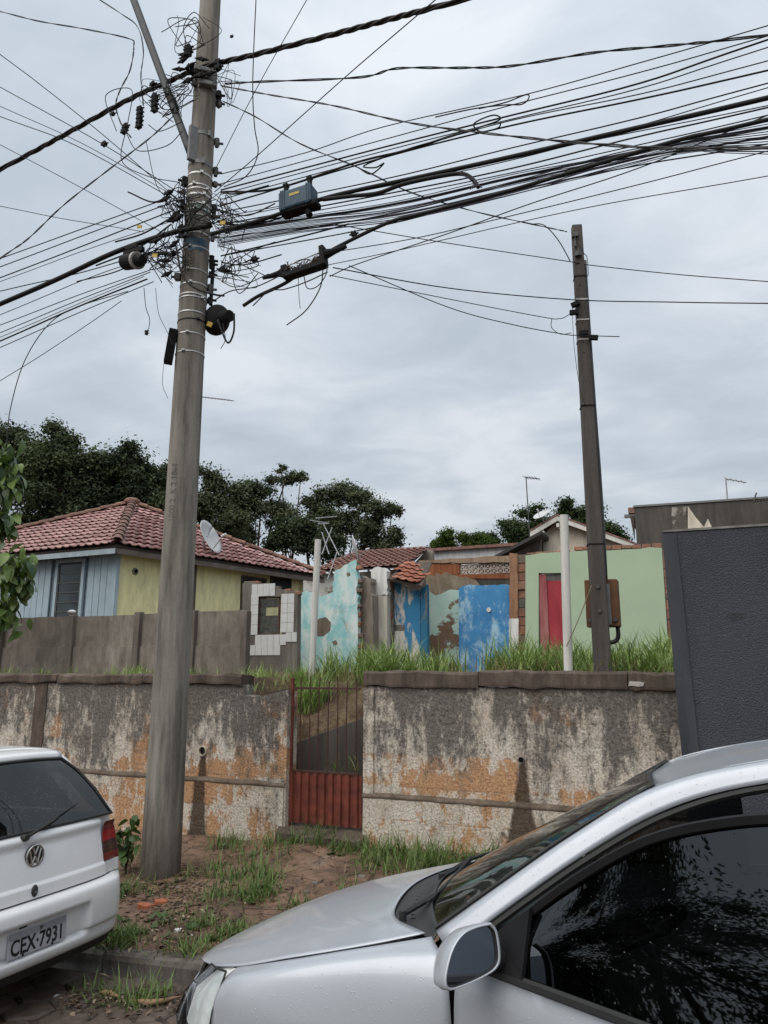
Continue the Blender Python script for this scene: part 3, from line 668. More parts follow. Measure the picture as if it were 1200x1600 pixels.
# the soffit closing the gap between wall head and roof, the vent, the down pipe and the side windows
m = MB(); v0 = on_side(211, 893); m.cyl(v0 + sn * .004, v0 + sn * .03, .075, .06, 14); vent = m.build('vent', flat('vent_grey', (.20, .21, .16), .7), hs)
MB().cyl(v0 + sn * .031, v0 + sn * .033, .042, n=12).build('vent_bore', flat('bore_dark', (.01, .01, .01)), vent)
a, b = on_side(303, 878), on_side(303, 960); MB().cyl(a + sn * .06, V((a.x, a.y, LOT_Z)) + sn * .06, .035, n=10).build('down_pipe', flat('brown_pipe', (.10, .075, .055), .6), hs)
def side_window(p0, p1, name='window'):
    a, b, c, d = on_side(p0[0], p0[1]), on_side(p1[0], p0[1]), on_side(p1[0], p1[1]), on_side(p0[0], p1[1])
    zt_, zb_ = (a.z + b.z) / 2, (c.z + d.z) / 2; m = MB(); m.prism([V((a.x, a.y, zb_)), V((b.x, b.y, zb_)), V((b.x, b.y, zt_)), V((a.x, a.y, zt_))], sn * .012); w = m.build(name, flat('dim_interior', (.03, .035, .036)), hs)
    e = (V((b.x, b.y, 0)) - V((a.x, a.y, 0))).normalized(); m = MB(); A0, B0 = V((a.x, a.y, 0)), V((b.x, b.y, 0))
    for (s, t_, z0_, z1_) in ((A0 - e * .05, A0, zb_ - .05, zt_ + .05), (B0, B0 + e * .05, zb_ - .05, zt_ + .05), (A0, B0, zt_, zt_ + .05), (A0, B0, zb_ - .05, zb_)):
        m.prism([s + V((0, 0, z0_)), t_ + V((0, 0, z0_)), t_ + V((0, 0, z1_)), s + V((0, 0, z1_))], sn * .04)
    m.build('frame', flat('brown_frame', (.09, .07, .055), .7), w)
side_window((379, 905), (413, 1010), 'door'); side_window((424, 904), (452, 921)); 
# satellite dish on the roof
def dish(loc, r, nrm, name_label, foot, parentless=True):
    d = thing('satellite_dish', name_label, 'satellite dish', foot); nrm = V(nrm).normalized(); loc = V(loc)
    a = nrm.orthogonal().normalized(); b = nrm.cross(a); rows = []
    for i in range(7):
        q = i / 6; rows.append([loc + a * (r * q * math.cos(6.2832 * j / 24)) + b * (r * q * math.sin(6.2832 * j / 24)) + nrm * (.22 * r * q * q) for j in range(25)])
    m = MB(); m.grid(rows); m.build('reflector', flat('dish_grey', (.50, .51, .52), .5, var=.12, scale=12), d, smooth=True, solid=.008)
    GM = flat('galvanised', (.33, .34, .35), .45, .6, var=.2)
    MB().tube([loc - nrm * .01, loc - nrm * .12, V(foot)], .018, 6).build('mast', GM, d)
    tip = loc + nrm * (r * 1.0) - V((0, 0, r * .30)); MB().tube([loc + V((0, 0, -r * .85)) + nrm * .1, tip], .010, 6).build('feed_arm', GM, d)
    MB().cyl(tip - nrm * .04, tip + nrm * .08, .03, n=8).build('receiver', flat('receiver_white', (.6, .6, .6)), d); return d
fc = (AP - N_).cross(R_ - N_).normalized(); fc = fc if fc.z > 0 else -fc
def on_roof(px, py): r = ray(px, py); return _C + r * ((N_ - _C).dot(fc) / r.dot(fc))
q = on_roof(322, 862); c = q + V((.10, -.10, .28)); dish(c, .40, (.92, .12, .40), 'grey satellite dish tilted on the tiled roof of the yellow house', q)

# ================================================================== RUINED ROOMS
BR = m_tile('raw_brick', (0.20, 0.082, 0.050), (0.30, 0.14, 0.088), (0.10, 0.075, 0.058))
CEMB = concrete('cement_block', (0.10, 0.092, 0.082), (0.17, 0.158, 0.14), (0.22, 0.205, 0.185), 4, .8, .3)
REND = concrete('brown_render', (0.115, 0.088, 0.068), (0.20, 0.155, 0.12), (0.28, 0.225, 0.18), 2.5, .5, .35)
def wl(pts, y): return [wxz(a, b, y) for a, b in pts]
def ruin(name, label, px, y, th, mat, step=.10, amp=.018, seed=1, root=None, part='wall_face', bottom=None):
    pts = wl(px, y); bz = LOT_Z - .15
    pts = [(x, max(z, bz)) if True else 0 for x, z in pts]
    if root is None: root = thing(name, label, 'wall', (pts[0][0], y, LOT_Z), group='ruined house walls')
    slab(part, rag(pts, step * .7, amp * 1.7, LOT_Z + .15, seed), y, y + th, mat, root); return root
# a) cement wall with white glazed tiles and a louvre window
TY = 12.6
tw = thing('ruined_wall', 'broken cement wall with white tiles round a small louvre window', 'wall', (Py(420, 1040, TY).x, TY, LOT_Z), group='ruined house walls')
for k, q in enumerate(([(379, 1060), (379, 912), (386, 908), (402, 911), (401, 1060)], [(401, 932), (401, 913), (420, 915), (440, 921), (440, 932)], [(440, 1060), (440, 921), (452, 923), (465, 927), (464, 1060)], [(401, 1060), (401, 993), (440, 993), (440, 1060)])):
    slab('wall_block', rag(wl([(a, min(b, 1056)) for a, b in q], TY), .09, .010, LOT_Z + .2, k + 3) if k != 3 else wl([(a, min(b, 1056)) for a, b in q], TY), TY, TY + .14, PLAST, tw)
GT = flat('white_glazed_tile', (.56, .565, .56), .25, var=.10, scale=8, spec=.5)
def gtiles(x0, x1, y0, y1, nx, ny):
    a, b = wxz(x0, y0, TY), wxz(x1, y1, TY); w, h = (b[0] - a[0]) / nx, (a[1] - b[1]) / ny
    for i in range(nx):
        for j in range(ny):
            x, z = a[0] + w * (i + .5), a[1] - h * (j + .5); MB().box((x, TY - .006 - rnd.uniform(0, .003), z), (w - .006, .010, h - .006), Matrix.Rotation(rnd.gauss(0, .006), 3, 'Y')).build('tile', GT, tw, bevel=.0015)
gtiles(394, 430, 913, 931, 4, 1); gtiles(393, 402.5, 930, 992, 1, 4); gtiles(440, 459, 928, 988, 2, 4); gtiles(399, 447, 992, 1008, 5, 1); gtiles(447, 464, 988, 1003, 2, 1); gtiles(390, 438, 1008, 1024, 5, 1)
a, b = wxz(403, 933, TY), wxz(434, 992, TY)
wi = thing('louvre_window', 'small rusty louvre window with broken panes among white tiles', 'window', (a[0], TY + .05, b[1]))
IRON = flat('rusty_iron', (.10, .055, .040), .8, .1, .4, 14)
m = MB()
for (x0, x1, z0, z1) in ((a[0], a[0] + .03, b[1], a[1]), (b[0] - .03, b[0], b[1], a[1]), (a[0] + .031, b[0] - .031, a[1] - .03, a[1]), (a[0] + .031, b[0] - .031, b[1], b[1] + .03)): m.bbox((x0, TY + .04, z0), (x1, TY + .08, z1))
m.build('frame', IRON, wi)
OG = flat('grimy_glass', (.12, .13, .12), .25, var=.5, scale=12)
for k in range(4):
    z = a[1] - .03 - (a[1] - b[1] - .06) * (k + .5) / 4; h = (a[1] - b[1] - .06) / 4
    MB().bbox((a[0] + .031, TY + .05, z - h / 2 - .006), (b[0] - .031, TY + .075, z - h / 2 + .006)).build('glazing_bar', IRON, wi)
    if k != 1: MB().box(((a[0] + b[0]) / 2, TY + .06, z), (b[0] - a[0] - .07, .005, h - .012), Matrix.Rotation(.25, 3, 'X')).build('pane', OG, wi)
    else: MB().box((a[0] + .09, TY + .06, z), (.10, .005, h - .014), Matrix.Rotation(.25, 3, 'X')).build('pane', OG, wi)
# b) teal wall
TEAL = peeling('teal_peeling', (0.20, 0.50, 0.53), (0.42, 0.68, 0.66), (0.22, 0.175, 0.14), (0.36, 0.31, 0.26), .66, 1.6, (.68, .75, .73), .08, .7, .52)
BY = 14.2
rw = ruin('ruined_wall', 'tall broken turquoise wall fragment with peeling paint', [(463, 1056), (464, 938), (468, 928), (478, 923), (486, 926), (492, 934), (504, 932), (512, 928), (520, 925), (521, 900), (524, 891), (538, 883), (549, 877), (557, 874), (559, 960), (559, 1056)], BY, .15, TEAL, .12, .016, 5)
def scab(parent, px, y, mat, seed, th=.012):
    slab('bare_patch', rag(wl(px, y), .05, .012, None, seed), y - .004, y + .002, mat, parent)
scab(rw, [(496, 968), (508, 964), (517, 972), (516, 985), (506, 994), (496, 994)], BY, REND, 2)
scab(rw, [(541, 896), (546, 894), (548, 899), (543, 901)], BY, REND, 3); scab(rw, [(519, 1003), (525, 1000), (528, 1006), (521, 1008)], BY, REND, 4)
# c) cut end of the wall and the white over beige pier
ruin('ruined_wall', 'bare brown cut end of wall between turquoise and white', [(559, 1056), (560, 905), (565, 899), (579, 903), (582, 930), (583, 1056)], BY + .25, .3, concrete('cut_render', (.22, .18, .15), (.33, .28, .235), (.42, .365, .31), 3, .4, .4), .1, .02, 7)
mb_w = concrete('old_white_paint', (.62, .61, .57), (.76, .755, .73), (.82, .82, .80), 2, .3, .2, .85, .3)
wp = ruin('ruined_wall', 'narrow pier painted white above and beige below', [(580, 930), (581, 890), (590, 885), (600, 887), (605, 892), (605, 930)], BY + .6, .2, mb_w, .08, .012, 8)
ruin('', '', [(580, 1056), (580, 930.6), (605, 930.6), (605, 1056)], BY + .6, .2, concrete('old_beige_paint', (.50, .48, .41), (.58, .56, .48), (.63, .61, .54), 2, .4, .2, .85, .3), .3, .0, 1, wp, 'lower_wall')
# d) rough brick end and blue peeling wall with a corner of tiled roof
def brick_stack(label, x0, x1, y0, y1, Y, n, cols=1, th=.3, mats=(BR,), name='brick_pier', group='ruined house walls', mort=True):
    a, b = wxz(x0, y1, Y), wxz(x1, y0, Y); root = thing(name, label, 'pier', (a[0], Y, LOT_Z), group=group); h = (b[1] - a[1]) / n; w = (b[0] - a[0]) / cols
    if mort: MB().bbox((a[0] + .02, Y + .03, a[1] - .05), (b[0] - .02, Y + th, b[1] - .02)).build('mortar', PLAST, root)
    for k in range(n):
        for c in range(cols):
            dx = rnd.uniform(-.025, .025); sh = (w * .5 if k % 2 else 0) if cols > 1 else 0
            l = a[0] + w * c + .006 + (sh if c else 0); r_ = a[0] + w * (c + 1) - .006 + (sh if c < cols - 1 else 0)
            m = MB(); m.box(((l + r_) / 2 + (dx if cols == 1 else 0), Y + .06 + rnd.uniform(-.03, .02), a[1] + h * (k + .5)), (r_ - l, .13, h - .014), Matrix.Rotation(rnd.gauss(0, .02), 3, 'Z')); m.build('brick', rnd.choice(mats), root, bevel=.008)
    return root
brick_stack('rough broken brick pier left of the streaky blue wall', 604, 613, 897, 1050, 15.0, 13, mats=(BR, REND, PLAST))
BLUEP = peeling('blue_flaking', (0.035, 0.18, 0.36), (0.07, 0.29, 0.50), (0.58, 0.54, 0.48), (0.70, 0.66, 0.60), .495, 3.6, None, .03, .3)
bp = ruin('ruined_wall', 'streaky blue wall with flaking cream patches under a roof corner', [(613, 1056), (612, 901), (625, 909), (640, 918), (656, 923), (657, 1056)], 15.15, .15, BLUEP, .12, .014, 9)
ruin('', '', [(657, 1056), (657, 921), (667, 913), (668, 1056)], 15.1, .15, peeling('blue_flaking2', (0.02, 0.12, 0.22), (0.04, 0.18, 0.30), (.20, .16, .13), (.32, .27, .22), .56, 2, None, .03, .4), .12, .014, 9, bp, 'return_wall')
scab(bp, [(613, 978), (632, 976), (632, 985), (614, 986)], 15.15, PLAST, 5); scab(bp, [(614, 987), (624, 986), (624, 1020), (615, 1020)], 15.15, mb_w, 6)
ra, rb, rt = Py(658, 914, 14.7), Py(604, 896, 14.7), Py(668, 889, 16.2); rt2 = Py(602, 884, 16.2)
rr = thing('roof_corner', 'small leftover corner of red clay tiled roof above the blue wall', 'roof', (ra.x, ra.y, LOT_Z))
A_, B_ = V((rb.x, 14.75, ra.z - .01)), V((ra.x, 14.75, ra.z - .01)); TL_, TR_ = V((rb.x, 15.9, rt2.z)), V((ra.x - .15, 15.9, rt2.z))
A_.z = rb.z - .10
tl = tile_mesh(.2, .26, TILE3)
for M in face_tiles(A_, B_, (TL_, TR_), .2, .26): inst('roof_tile', tl, rr, M)
roof_deck(A_, B_, (TL_, TR_), rr, WOODD)
# e) inner rooms: mint and brown wall, blue wall, orange pillar, block pier, screen
IY = 16.3
mint = peeling('mint_peeling', (0.42, 0.62, 0.55), (0.56, 0.72, 0.64), (0.17, 0.105, 0.07), (0.24, 0.16, 0.11), .53, 1.2, None, .015, 1.1)
mw = ruin('ruined_wall', 'mint green wall with large brown bare patch', [(667, 1056), (668, 922), (680, 930), (693, 926), (704, 921), (717, 922), (717, 1056)], IY, .15, mint, .12, .02, 11)
ruin('', '', [(667, 960), (667, 899), (700, 895), (740, 905), (750, 917), (717, 921), (704, 922), (694, 930), (680, 931)], IY + .3, .15, concrete('ochre_render', (.17, .13, .09), (.27, .215, .155), (.36, .30, .225), 3, .6, .4), .12, .02, 12, mw, 'broken_upper_wall')
blu = peeling('blue_chalky', (0.045, 0.19, 0.43), (0.085, 0.31, 0.57), (0.26, 0.50, 0.66), (0.50, 0.66, 0.74), .57, 3.4, (.45, .62, .74), .06, .6, .64)
bw2 = ruin('ruined_wall', 'bright blue chalky wall with a round white fitting', [(717, 1056), (717, 919), (730, 914), (796, 914), (796, 1056)], IY - .12, .15, blu, .12, .01, 13)
c = Py(764, 953, IY - .12); MB().cyl((c.x, c.y - .001, c.z), (c.x, c.y - .03, c.z), .055, .05, 14).build('wall_fitting', flat('fitting_white', (.6, .6, .58), .6, var=.3, scale=30), bw2)
ORG = concrete('orange_paint', (0.24, 0.115, 0.06), (0.36, 0.20, 0.12), (0.42, 0.26, 0.17), 3, .4, .35)
op = thing('pillar', 'orange pillar with white base between the blue wall and block pier', 'pillar', (Py(802, 1040, IY).x, IY - .3, LOT_Z))
slab('shaft', rag(wl([(796, 966), (796, 864), (808, 865), (809, 966)], IY - .3), .12, .01, None, 3), IY - .3, IY - .1, ORG, op)
slab('base', wl([(796, 1056), (796, 966.4), (810, 966.4), (810, 1056)], IY - .3), IY - .305, IY - .1, mb_w, op)
brick_stack('stacked cement block pier right of the orange pillar', 809.5, 824, 866, 1050, IY - .25, 13, mats=(CEMB, BR, REND))
SY = 17.2
up = thing('screen_wall', 'orange stained upper wall with perforated screen blocks', 'wall', (Py(700, 900, SY).x, SY, LOT_Z), group='ruined house walls')
RSTR = concrete('rust_orange_render', (0.20, 0.065, 0.028), (0.30, 0.105, 0.048), (0.36, 0.17, 0.09), 2, .25, .35)
slab('upper_band', rag(wl([(655, 880), (655, 876), (797, 868), (797, 879)], SY), .2, .012, None, 4), SY - .03, SY + .17, concrete('peach_render', (.22, .14, .09), (.34, .24, .165), (.42, .32, .24), 3, .3, .35), up)
slab('left_panel', rag(wl([(640, 902), (640, 880.5), (718, 880.5), (718, 896), (690, 903)], SY), .2, .01, None, 4), SY, SY + .15, RSTR, up)
slab('lower_band', wl([(690, 904), (690, 897.5), (797, 896.5), (797, 904)], SY), SY, SY + .15, RSTR, up)
slab('lower_wall', wl([(700, 1056), (700, 904.4), (797, 904.4), (797, 1056)], SY), SY + .02, SY + .15, concrete('sooty_block_wall', (.05, .047, .043), (.095, .088, .08), (.14, .13, .12), 2, .4, .3), up)
CB = flat('screen_block', (.42, .34, .29), .85, var=.25, scale=10); x0_, x1_ = wxz(718.5, 888, SY)[0], wxz(796, 888, SY)[0]; nx = 8; w = (x1_ - x0_) / nx; zt_, zb_ = wxz(757, 880.5, SY)[1], wxz(757, 896.5, SY)[1]; h = (zt_ - zb_) / 2
m = MB()
for (c_, d_) in (((-.5 + .04, 0), (.08, 1)), ((.5 - .04, 0), (.08, 1)), ((0, .5 - .05), (.84, .10)), ((0, -.5 + .05), (.84, .10))): m.box((c_[0] * w, 0, c_[1] * h), (d_[0] * w * .97, .08, d_[1] * h * .97))
for sgn in (1, -1): m.box((0, .002 * sgn, 0), (w * 1.05, .07, h * .14), Matrix.Rotation(sgn * math.atan2(h, w), 3, 'Y'))
m.cyl((0, -.04, 0), (0, .04, 0), h * .2, n=8)
cb0 = m.build('screen_block', CB, up, world=False)
for i in range(nx):
    for j in range(2):
        M = Matrix.Translation((x0_ + w * (i + .5), SY + .07, zb_ + h * (j + .5)))
        if i == 0 and j == 0: cb0.matrix_local = Matrix.Translation(-WL[up.name]) @ M
        else: inst('screen_block', cb0.data, up, M)
def cross_wall(label, px, Y0, Y1, ptop, mat, th=.15, seed=3):
    a = Py(px, ptop, Y0); m = MB(); r = random.Random(seed); n = 9; zt_ = a.z; top = [V((a.x, Y0 + .16 + (Y1 - Y0 - .17) * k / n, zt_ + r.uniform(-.12, .05))) for k in range(n + 1)]
    m.prism([V((a.x, top[0].y, LOT_Z - .1))] + top + [V((a.x, top[-1].y, LOT_Z - .1))], (th, 0, 0)); o = m.build('ruined_cross_wall', mat, origin=(a.x, Y0, LOT_Z)); setp(o, label, 'wall', 'ruined house walls', 'thing')
cross_wall('inner cross wall running back from the turquoise fragment', 549, BY, BY + 4, 905, REND, seed=4)
cross_wall('inner cross wall running back beside the green wall', 813, IY, SY + 1.5, 885, PLAST, seed=6)
def head_bricks(parent, pts, y, n, seed):
    r = random.Random(seed)
    for i in range(n):
        f = (i + r.uniform(.2, .8)) / n * (len(pts) - 1); k = min(int(f), len(pts) - 2); a, b = wxz(*pts[k], y), wxz(*pts[k + 1], y); x = a[0] + (b[0] - a[0]) * (f - k); z = a[1] + (b[1] - a[1]) * (f - k)
        MB().box((x, y + .07, z - .01), (r.uniform(.12, .22), .13, r.uniform(.06, .10)), Matrix.Rotation(r.gauss(0, .12), 3, 'Y')).build('brick', r.choice((BR, BR, REND)), parent, bevel=.01)
head_bricks(rw, [(466, 930), (478, 925), (492, 935), (512, 929), (521, 924)], BY, 6, 1); head_bricks(rw, [(522, 893), (538, 884), (556, 875)], BY, 4, 2); head_bricks(rw, [(558, 880), (559, 960), (559, 1030)], BY, 9, 3)
head_bricks(mw, [(669, 924), (680, 931), (693, 927), (716, 923)], IY, 6, 4); head_bricks(bw2, [(718, 918), (796, 914)], IY - .12, 4, 5); head_bricks(tw, [(381, 910), (400, 911), (440, 921), (464, 927)], TY, 6, 6)
# f) green wall with red door
GRN = flat('pale_green_paint', (0.37, 0.475, 0.335), .85, 0, .07, 1.3, .25, 25)
GY = 15.9; gd = (841.5, 895)
gw = thing('ruined_wall', 'pale green wall with a red doorway behind the lot pole', 'wall', (Py(930, 1040, GY).x, GY, LOT_Z), group='ruined house walls')
slab('wall_face', rag(wl([(821, 1056), (821, 868), (845, 864), (880, 862), (880, 895), (841.5, 895), (841.5, 1056)], GY), .14, .008, LOT_Z + .3, 4), GY, GY + .16, GRN, gw)
slab('wall_face', rag(wl([(880.2, 1056), (880.2, 863), (920, 861), (950, 860), (990, 858), (1015, 855), (1034, 856), (1047, 1056)], GY), .14, .010, LOT_Z + .3, 5), GY, GY + .16, GRN, gw)
DRD = concrete('red_door_paint', (0.30, 0.028, 0.042), (0.40, 0.040, 0.060), (0.45, 0.09, 0.10), 2.5, .3, .25, .6, .2)
dx0, dx1 = wxz(842, 960, GY)[0], wxz(880.2, 960, GY)[0]; dzt = wxz(860, 896, GY)[1]; dzm = wxz(860, 907, GY)[1]; dzb = wxz(860, 1009, GY)[1]; dxm = wxz(856, 960, GY)[0]
dr = MB().bbox((dxm, GY + .06, dzb), (dx1 - .002, GY + .10, dzm)).build('door', DRD, gw)
MB().bbox((dx0 + .002, GY + .04, dzb), (dxm - .006, GY + .11, dzt - .004)).build('door_jamb', peeling('pink_jamb', (.32, .10, .10), (.42, .20, .19), (.27, .05, .06), (.33, .1, .1), .52, 3, None, .08, .3), dr)
for i in range(6):
    x = dxm + (dx1 - dxm) * (i + .5) / 6; MB().bbox((x - .03, GY + .05, dzm + .004), (x + .03, GY + .075, dzt - .006)).build('transom_slat', flat('grey_slat', (.12, .115, .105), .8, var=.4), dr)
for r_ in range(4):
    for c_ in range(3):
        w = (dx1 - dx0) / 3; h = (dzb - LOT_Z - .05) / 4; MB().box((dx0 + w * (c_ + .5), GY + .05 + rnd.uniform(0, .015), LOT_Z + .05 + h * (r_ + .5)), (w - .012, .1, h - .014)).build('brick', BR, gw, bevel=.006)
# bricks bared along the head and the right end of the green wall
def brick_course(parent, pts, y, nm, th, hh):
    for i in range(nm):
        f = (i + .5) / nm; x = pts[0][0] + (pts[1][0] - pts[0][0]) * f; z = pts[0][1] + (pts[1][1] - pts[0][1]) * f; L_len = V((pts[1][0] - pts[0][0], pts[1][1] - pts[0][1], 0)).length / nm
        ang = -math.atan2(pts[1][1] - pts[0][1], pts[1][0] - pts[0][0]); MB().box((x, y, z + rnd.uniform(-.01, .01)), (L_len - .012, th, hh * rnd.uniform(.8, 1.1)), Matrix.Rotation(ang, 3, 'Y')).build('brick', BR, parent, bevel=.008)
brick_course(gw, (wxz(896, 857, GY), wxz(1034, 852, GY)), GY + .09, 9, .13, .085); brick_course(gw, (wxz(1038, 858, GY), wxz(1050, 1050, GY)), GY + .09, 12, .13, .08)
brick_course(gw, (wxz(822, 865, GY), wxz(890, 861, GY)), GY + .10, 5, .11, .05)

# ================================================================== HOUSES FURTHER BACK
def gablewall(name, px, y, th, mat, parent): return slab(name, wl(px, y), y, y + th, mat, parent)
CRM = concrete('cream_wall', (.62, .55, .45), (.68, .61, .50), (.72, .65, .54), 1.5, .6, .1, .85, .15)
hy = 23.0
h2 = thing('house', 'cream gabled house with white bargeboards behind the green wall', 'house', (Py(880, 1040, hy).x, hy, LOT_Z))
gablewall('gable_wall', [(849, 1056), (849, 836), (870, 815), (935, 836), (985, 850), (985, 1056)], hy, .2, CRM, h2)
DKR = flat('dark_roof_sheet', (.045, .042, .040), .8, var=.4, scale=3)
WBD = flat('white_bargeboard', (.62, .60, .55), .7, var=.2)
def strip(name, a, b, y0, y1, dz, mat, parent):
    a, b = wxz(*a, y0), wxz(*b, y0); return slab(name, [(a[0], a[1] - dz), (b[0], b[1] - dz), b, a], y0, y1, mat, parent)
strip('bargeboard', (828, 831), (870, 806), hy - .4, hy - .34, .16, WBD, h2); strip('bargeboard', (870.2, 806), (992, 850), hy - .4, hy - .34, .15, WBD, h2)
strip('roof', (826, 829), (870, 803), hy - .42, hy + 7, .05, TILE2, h2); strip('roof', (870, 803), (994, 848), hy - .42, hy + 7, .05, TILE2, h2)
gablewall('far_wall', [(849, 1056), (849, 840), (985, 850), (985, 1056)], hy + 6.6, .2, CRM, h2)
for px, py in ((873, 822), (850, 834)): MB().box(Py(px, py, hy - .2), (.08, .4, .12)).build('rafter_end', WBD, h2)
o = thing('lean_to_roof', 'dark lean-to roof with sooty wall left of the cream gable', 'roof', (Py(800, 1040, hy - 1).x, hy - 1, LOT_Z))
strip('roof_sheet', (742, 884), (846, 829), hy - 1.2, hy + 3, .10, DKR, o); gablewall('wall', [(752, 1056), (752, 884), (845, 836), (848, 1056)], hy - .6, .2, concrete('sooty_render', (.10, .092, .082), (.17, .155, .14), (.24, .22, .20), 2, .5, .3), o)
by = 26.0
o = thing('house', 'long whitewashed wall with a thin tiled ridge below the distant trees', 'house', (Py(750, 1040, by).x, by, LOT_Z))
gablewall('wall', [(662, 1056), (676, 862), (835, 850), (835, 1056)], by, .2, concrete('white_stained', (.54, .55, .55), (.64, .65, .65), (.72, .73, .73), 1.2, .3, .15), o); strip('ridge_strip', (668, 857), (837, 846), by - .2, by + 5, .10, TILE2, o)
gablewall('far_wall', [(662, 1056), (662, 862), (835, 852), (835, 1056)], by + 4.6, .2, CRM, o)
cy = 21.0
o = thing('house', 'low house with faded red tiled roof behind the turquoise wall', 'house', (Py(600, 1040, cy).x, cy, LOT_Z))
A_, B_ = Py(480, 893, cy), Py(640, 893, cy); B_.z = A_.z
rtop = Py(560, 860, cy + 4).z; TL_, TR_ = V((A_.x - .1, cy + 4.2, rtop)), V((Py(668, 855, cy + 4).x, cy + 4.2, rtop)); B_ = V((Py(636, 893, cy).x, cy, A_.z))
fr = face_tiles(A_, B_, (TL_, TR_), .24, .36); m = MB()
for M in fr: m.grid([[M @ V(p) for p in rw] for rw in tile_rows(.24, .36)])
r_ = roof_deck(A_, B_, (TL_, TR_), o, WOODD, name='roof'); setp(m.build('roof_tiles', TILE2, r_), kind='stuff')
gablewall('front_wall', [(470, 1056), (470, 897), (560, 895), (560, 1056)], cy + .3, .2, peeling('white_bush_stained', (.42, .42, .40), (.55, .55, .53), (.16, .14, .12), (.26, .23, .2), .56, 1.5), o)
gablewall('gable_end', [(560, 1056), (560, 894), (640, 888), (668, 858), (676, 860), (676, 1056)], cy + 3.6, .2, concrete('stained_gable', (.22, .20, .17), (.36, .33, .29), (.45, .42, .38), 1.5, .3, .2), o)
# dark rendered building on the right
dy = 19.0
DKC = concrete('dark_render', (.06, .054, .050), (.10, .09, .082), (.135, .122, .11), 1.3, .4, .25, .92, .3)
o = thing('building', 'dark cement rendered building with flat parapet above the charcoal wall', 'building', (Py(1090, 1040, dy).x, dy, LOT_Z))
x0, z0 = wxz(991, 793, dy); x1, z1 = wxz(1200, 779, dy); s_ = (z1 - z0) / (x1 - x0); xe = x1 + 5
slab('side_wall', [(x0, LOT_Z - .2), (x0, z0), (xe, z0 + s_ * (xe - x0)), (xe, LOT_Z - .2)], dy, dy + .25, DKC, o)
slab('parapet', [(x0 - .02, z0 + .002), (x0 - .02, z0 + .05), (xe, z0 + .05 + s_ * (xe - x0)), (xe, z0 + .002 + s_ * (xe - x0))], dy - .03, dy + .28, flat('parapet_metal', (.16, .16, .155), .6, var=.3), o)
slab('far_wall', [(x0, LOT_Z - .2), (x0, z0 - .1), (xe, z0 - .1), (xe, LOT_Z - .2)], dy + 7, dy + 7.2, DKC, o); MB().bbox((x0 - .12, dy + .3, z0 - .22), (xe, dy + 7, z0 - .12)).build('roof', DKC, o)
e0, e1 = wxz(981, 793, dy), wxz(992, 801, dy); MB().bbox((e0[0], dy + .02, e1[1]), (x0 - .004, dy + .9, e0[1])).build('eaves', TILE2, o)
e0 = wxz(975, 803, dy); MB().bbox((e0[0], dy + .05, e1[1] - .10), (x0 - .004, dy + .15, e1[1] - .02)).build('rafter', flat('grey_rafter', (.13, .13, .13)), o)
slab('bracket', wl([(991, 842), (984, 806), (991, 806)], dy), dy + .05, dy + .2, WOODD, o)
slab('chimney_face', rag(wl([(1051, 832), (1050, 793), (1073, 791), (1074, 832)], dy), .2, .02, None, 8), dy - .03, dy - .002, peeling('flaked_white', (.30, .28, .25), (.40, .38, .34), (.08, .07, .06), (.14, .12, .10), .48, 3), o)
slab('stair_flank', wl([(1075, 832), (1074.5, 791), (1088, 810), (1100, 824), (1106, 811), (1114, 828), (1114, 832)], dy), dy - .05, dy - .002, CRM, o)
# antennas
GAL = flat('galvanised', (.33, .34, .35)); DKM = flat('dark_mast', (.06, .06, .06), .6)
def antenna(label, base, top, boom, elems, mat, y, el=.35, r=.018):
    b_, t_ = Py(*base, y), Py(*top, y); an = thing('antenna', label, 'antenna', b_, group='television antennas')
    MB().cyl(b_, t_, r, n=6).build('mast', mat, an)
    q0, q1 = Py(*boom[0], y), Py(*boom[1], y); MB().cyl(q0, q1, r * .8, n=6).build('boom', mat, an)
    for i in range(elems):
        p = q0.lerp(q1, (i + .3) / elems); MB().cyl(p + V((-.05, -el, 0)), p + V((.05, el, 0)), .007, n=5).build('element', mat, an)
antenna('thin dark mast antenna beside the small dish on the gable', (828, 842), (822, 747), ((820, 746), (843, 748)), 5, DKM, 22.0, .25)
antenna('bare mast antenna on the dark building roof', (1137, 785), (1134, 748), ((1133, 748), (1166, 754)), 4, GAL, 20.0, .2)
antenna('long yagi antenna sticking out behind the big pole', (303, 880), (300, 618), ((296, 618), (365, 626)), 14, GAL, 19.0, .13)
antenna('spindly antenna at the right edge on the dark building', (1178, 782), (1182, 770), ((1176, 784), (1216, 778)), 9, DKM, 18.6, .08)
y = 18.4
an = thing('antenna', 'large bent television antenna behind the white post', 'antenna', Py(512, 905, y), group='television antennas')
for nm, pts in (('mast', [(530, 868), (504, 816)]), ('mast', [(514, 866), (503, 832)]), ('boom', [(493, 810), (527, 807)]), ('boom', [(484, 813), (514, 818)]), ('element', [(497, 819), (514, 818)]), ('stay', [(503, 866), (519, 824)]), ('post', [(512, 905), (527, 862)])):
    MB().cyl(Py(*pts[0], y), Py(*pts[1], y + .3), .016, n=6).build(nm, GAL, an)
p = Py(846, 806, 22.6); dish(p, .25, (-.25, -.5, .72), 'small white satellite dish on the ridge of the cream gable', p + V((.1, .1, -.35)))
p = Py(552, 858, 19.5); dish(p, .42, (.90, .40, .30), 'pale satellite dish seen edge on above the turquoise wall', p + V((-.05, .15, -.6)))

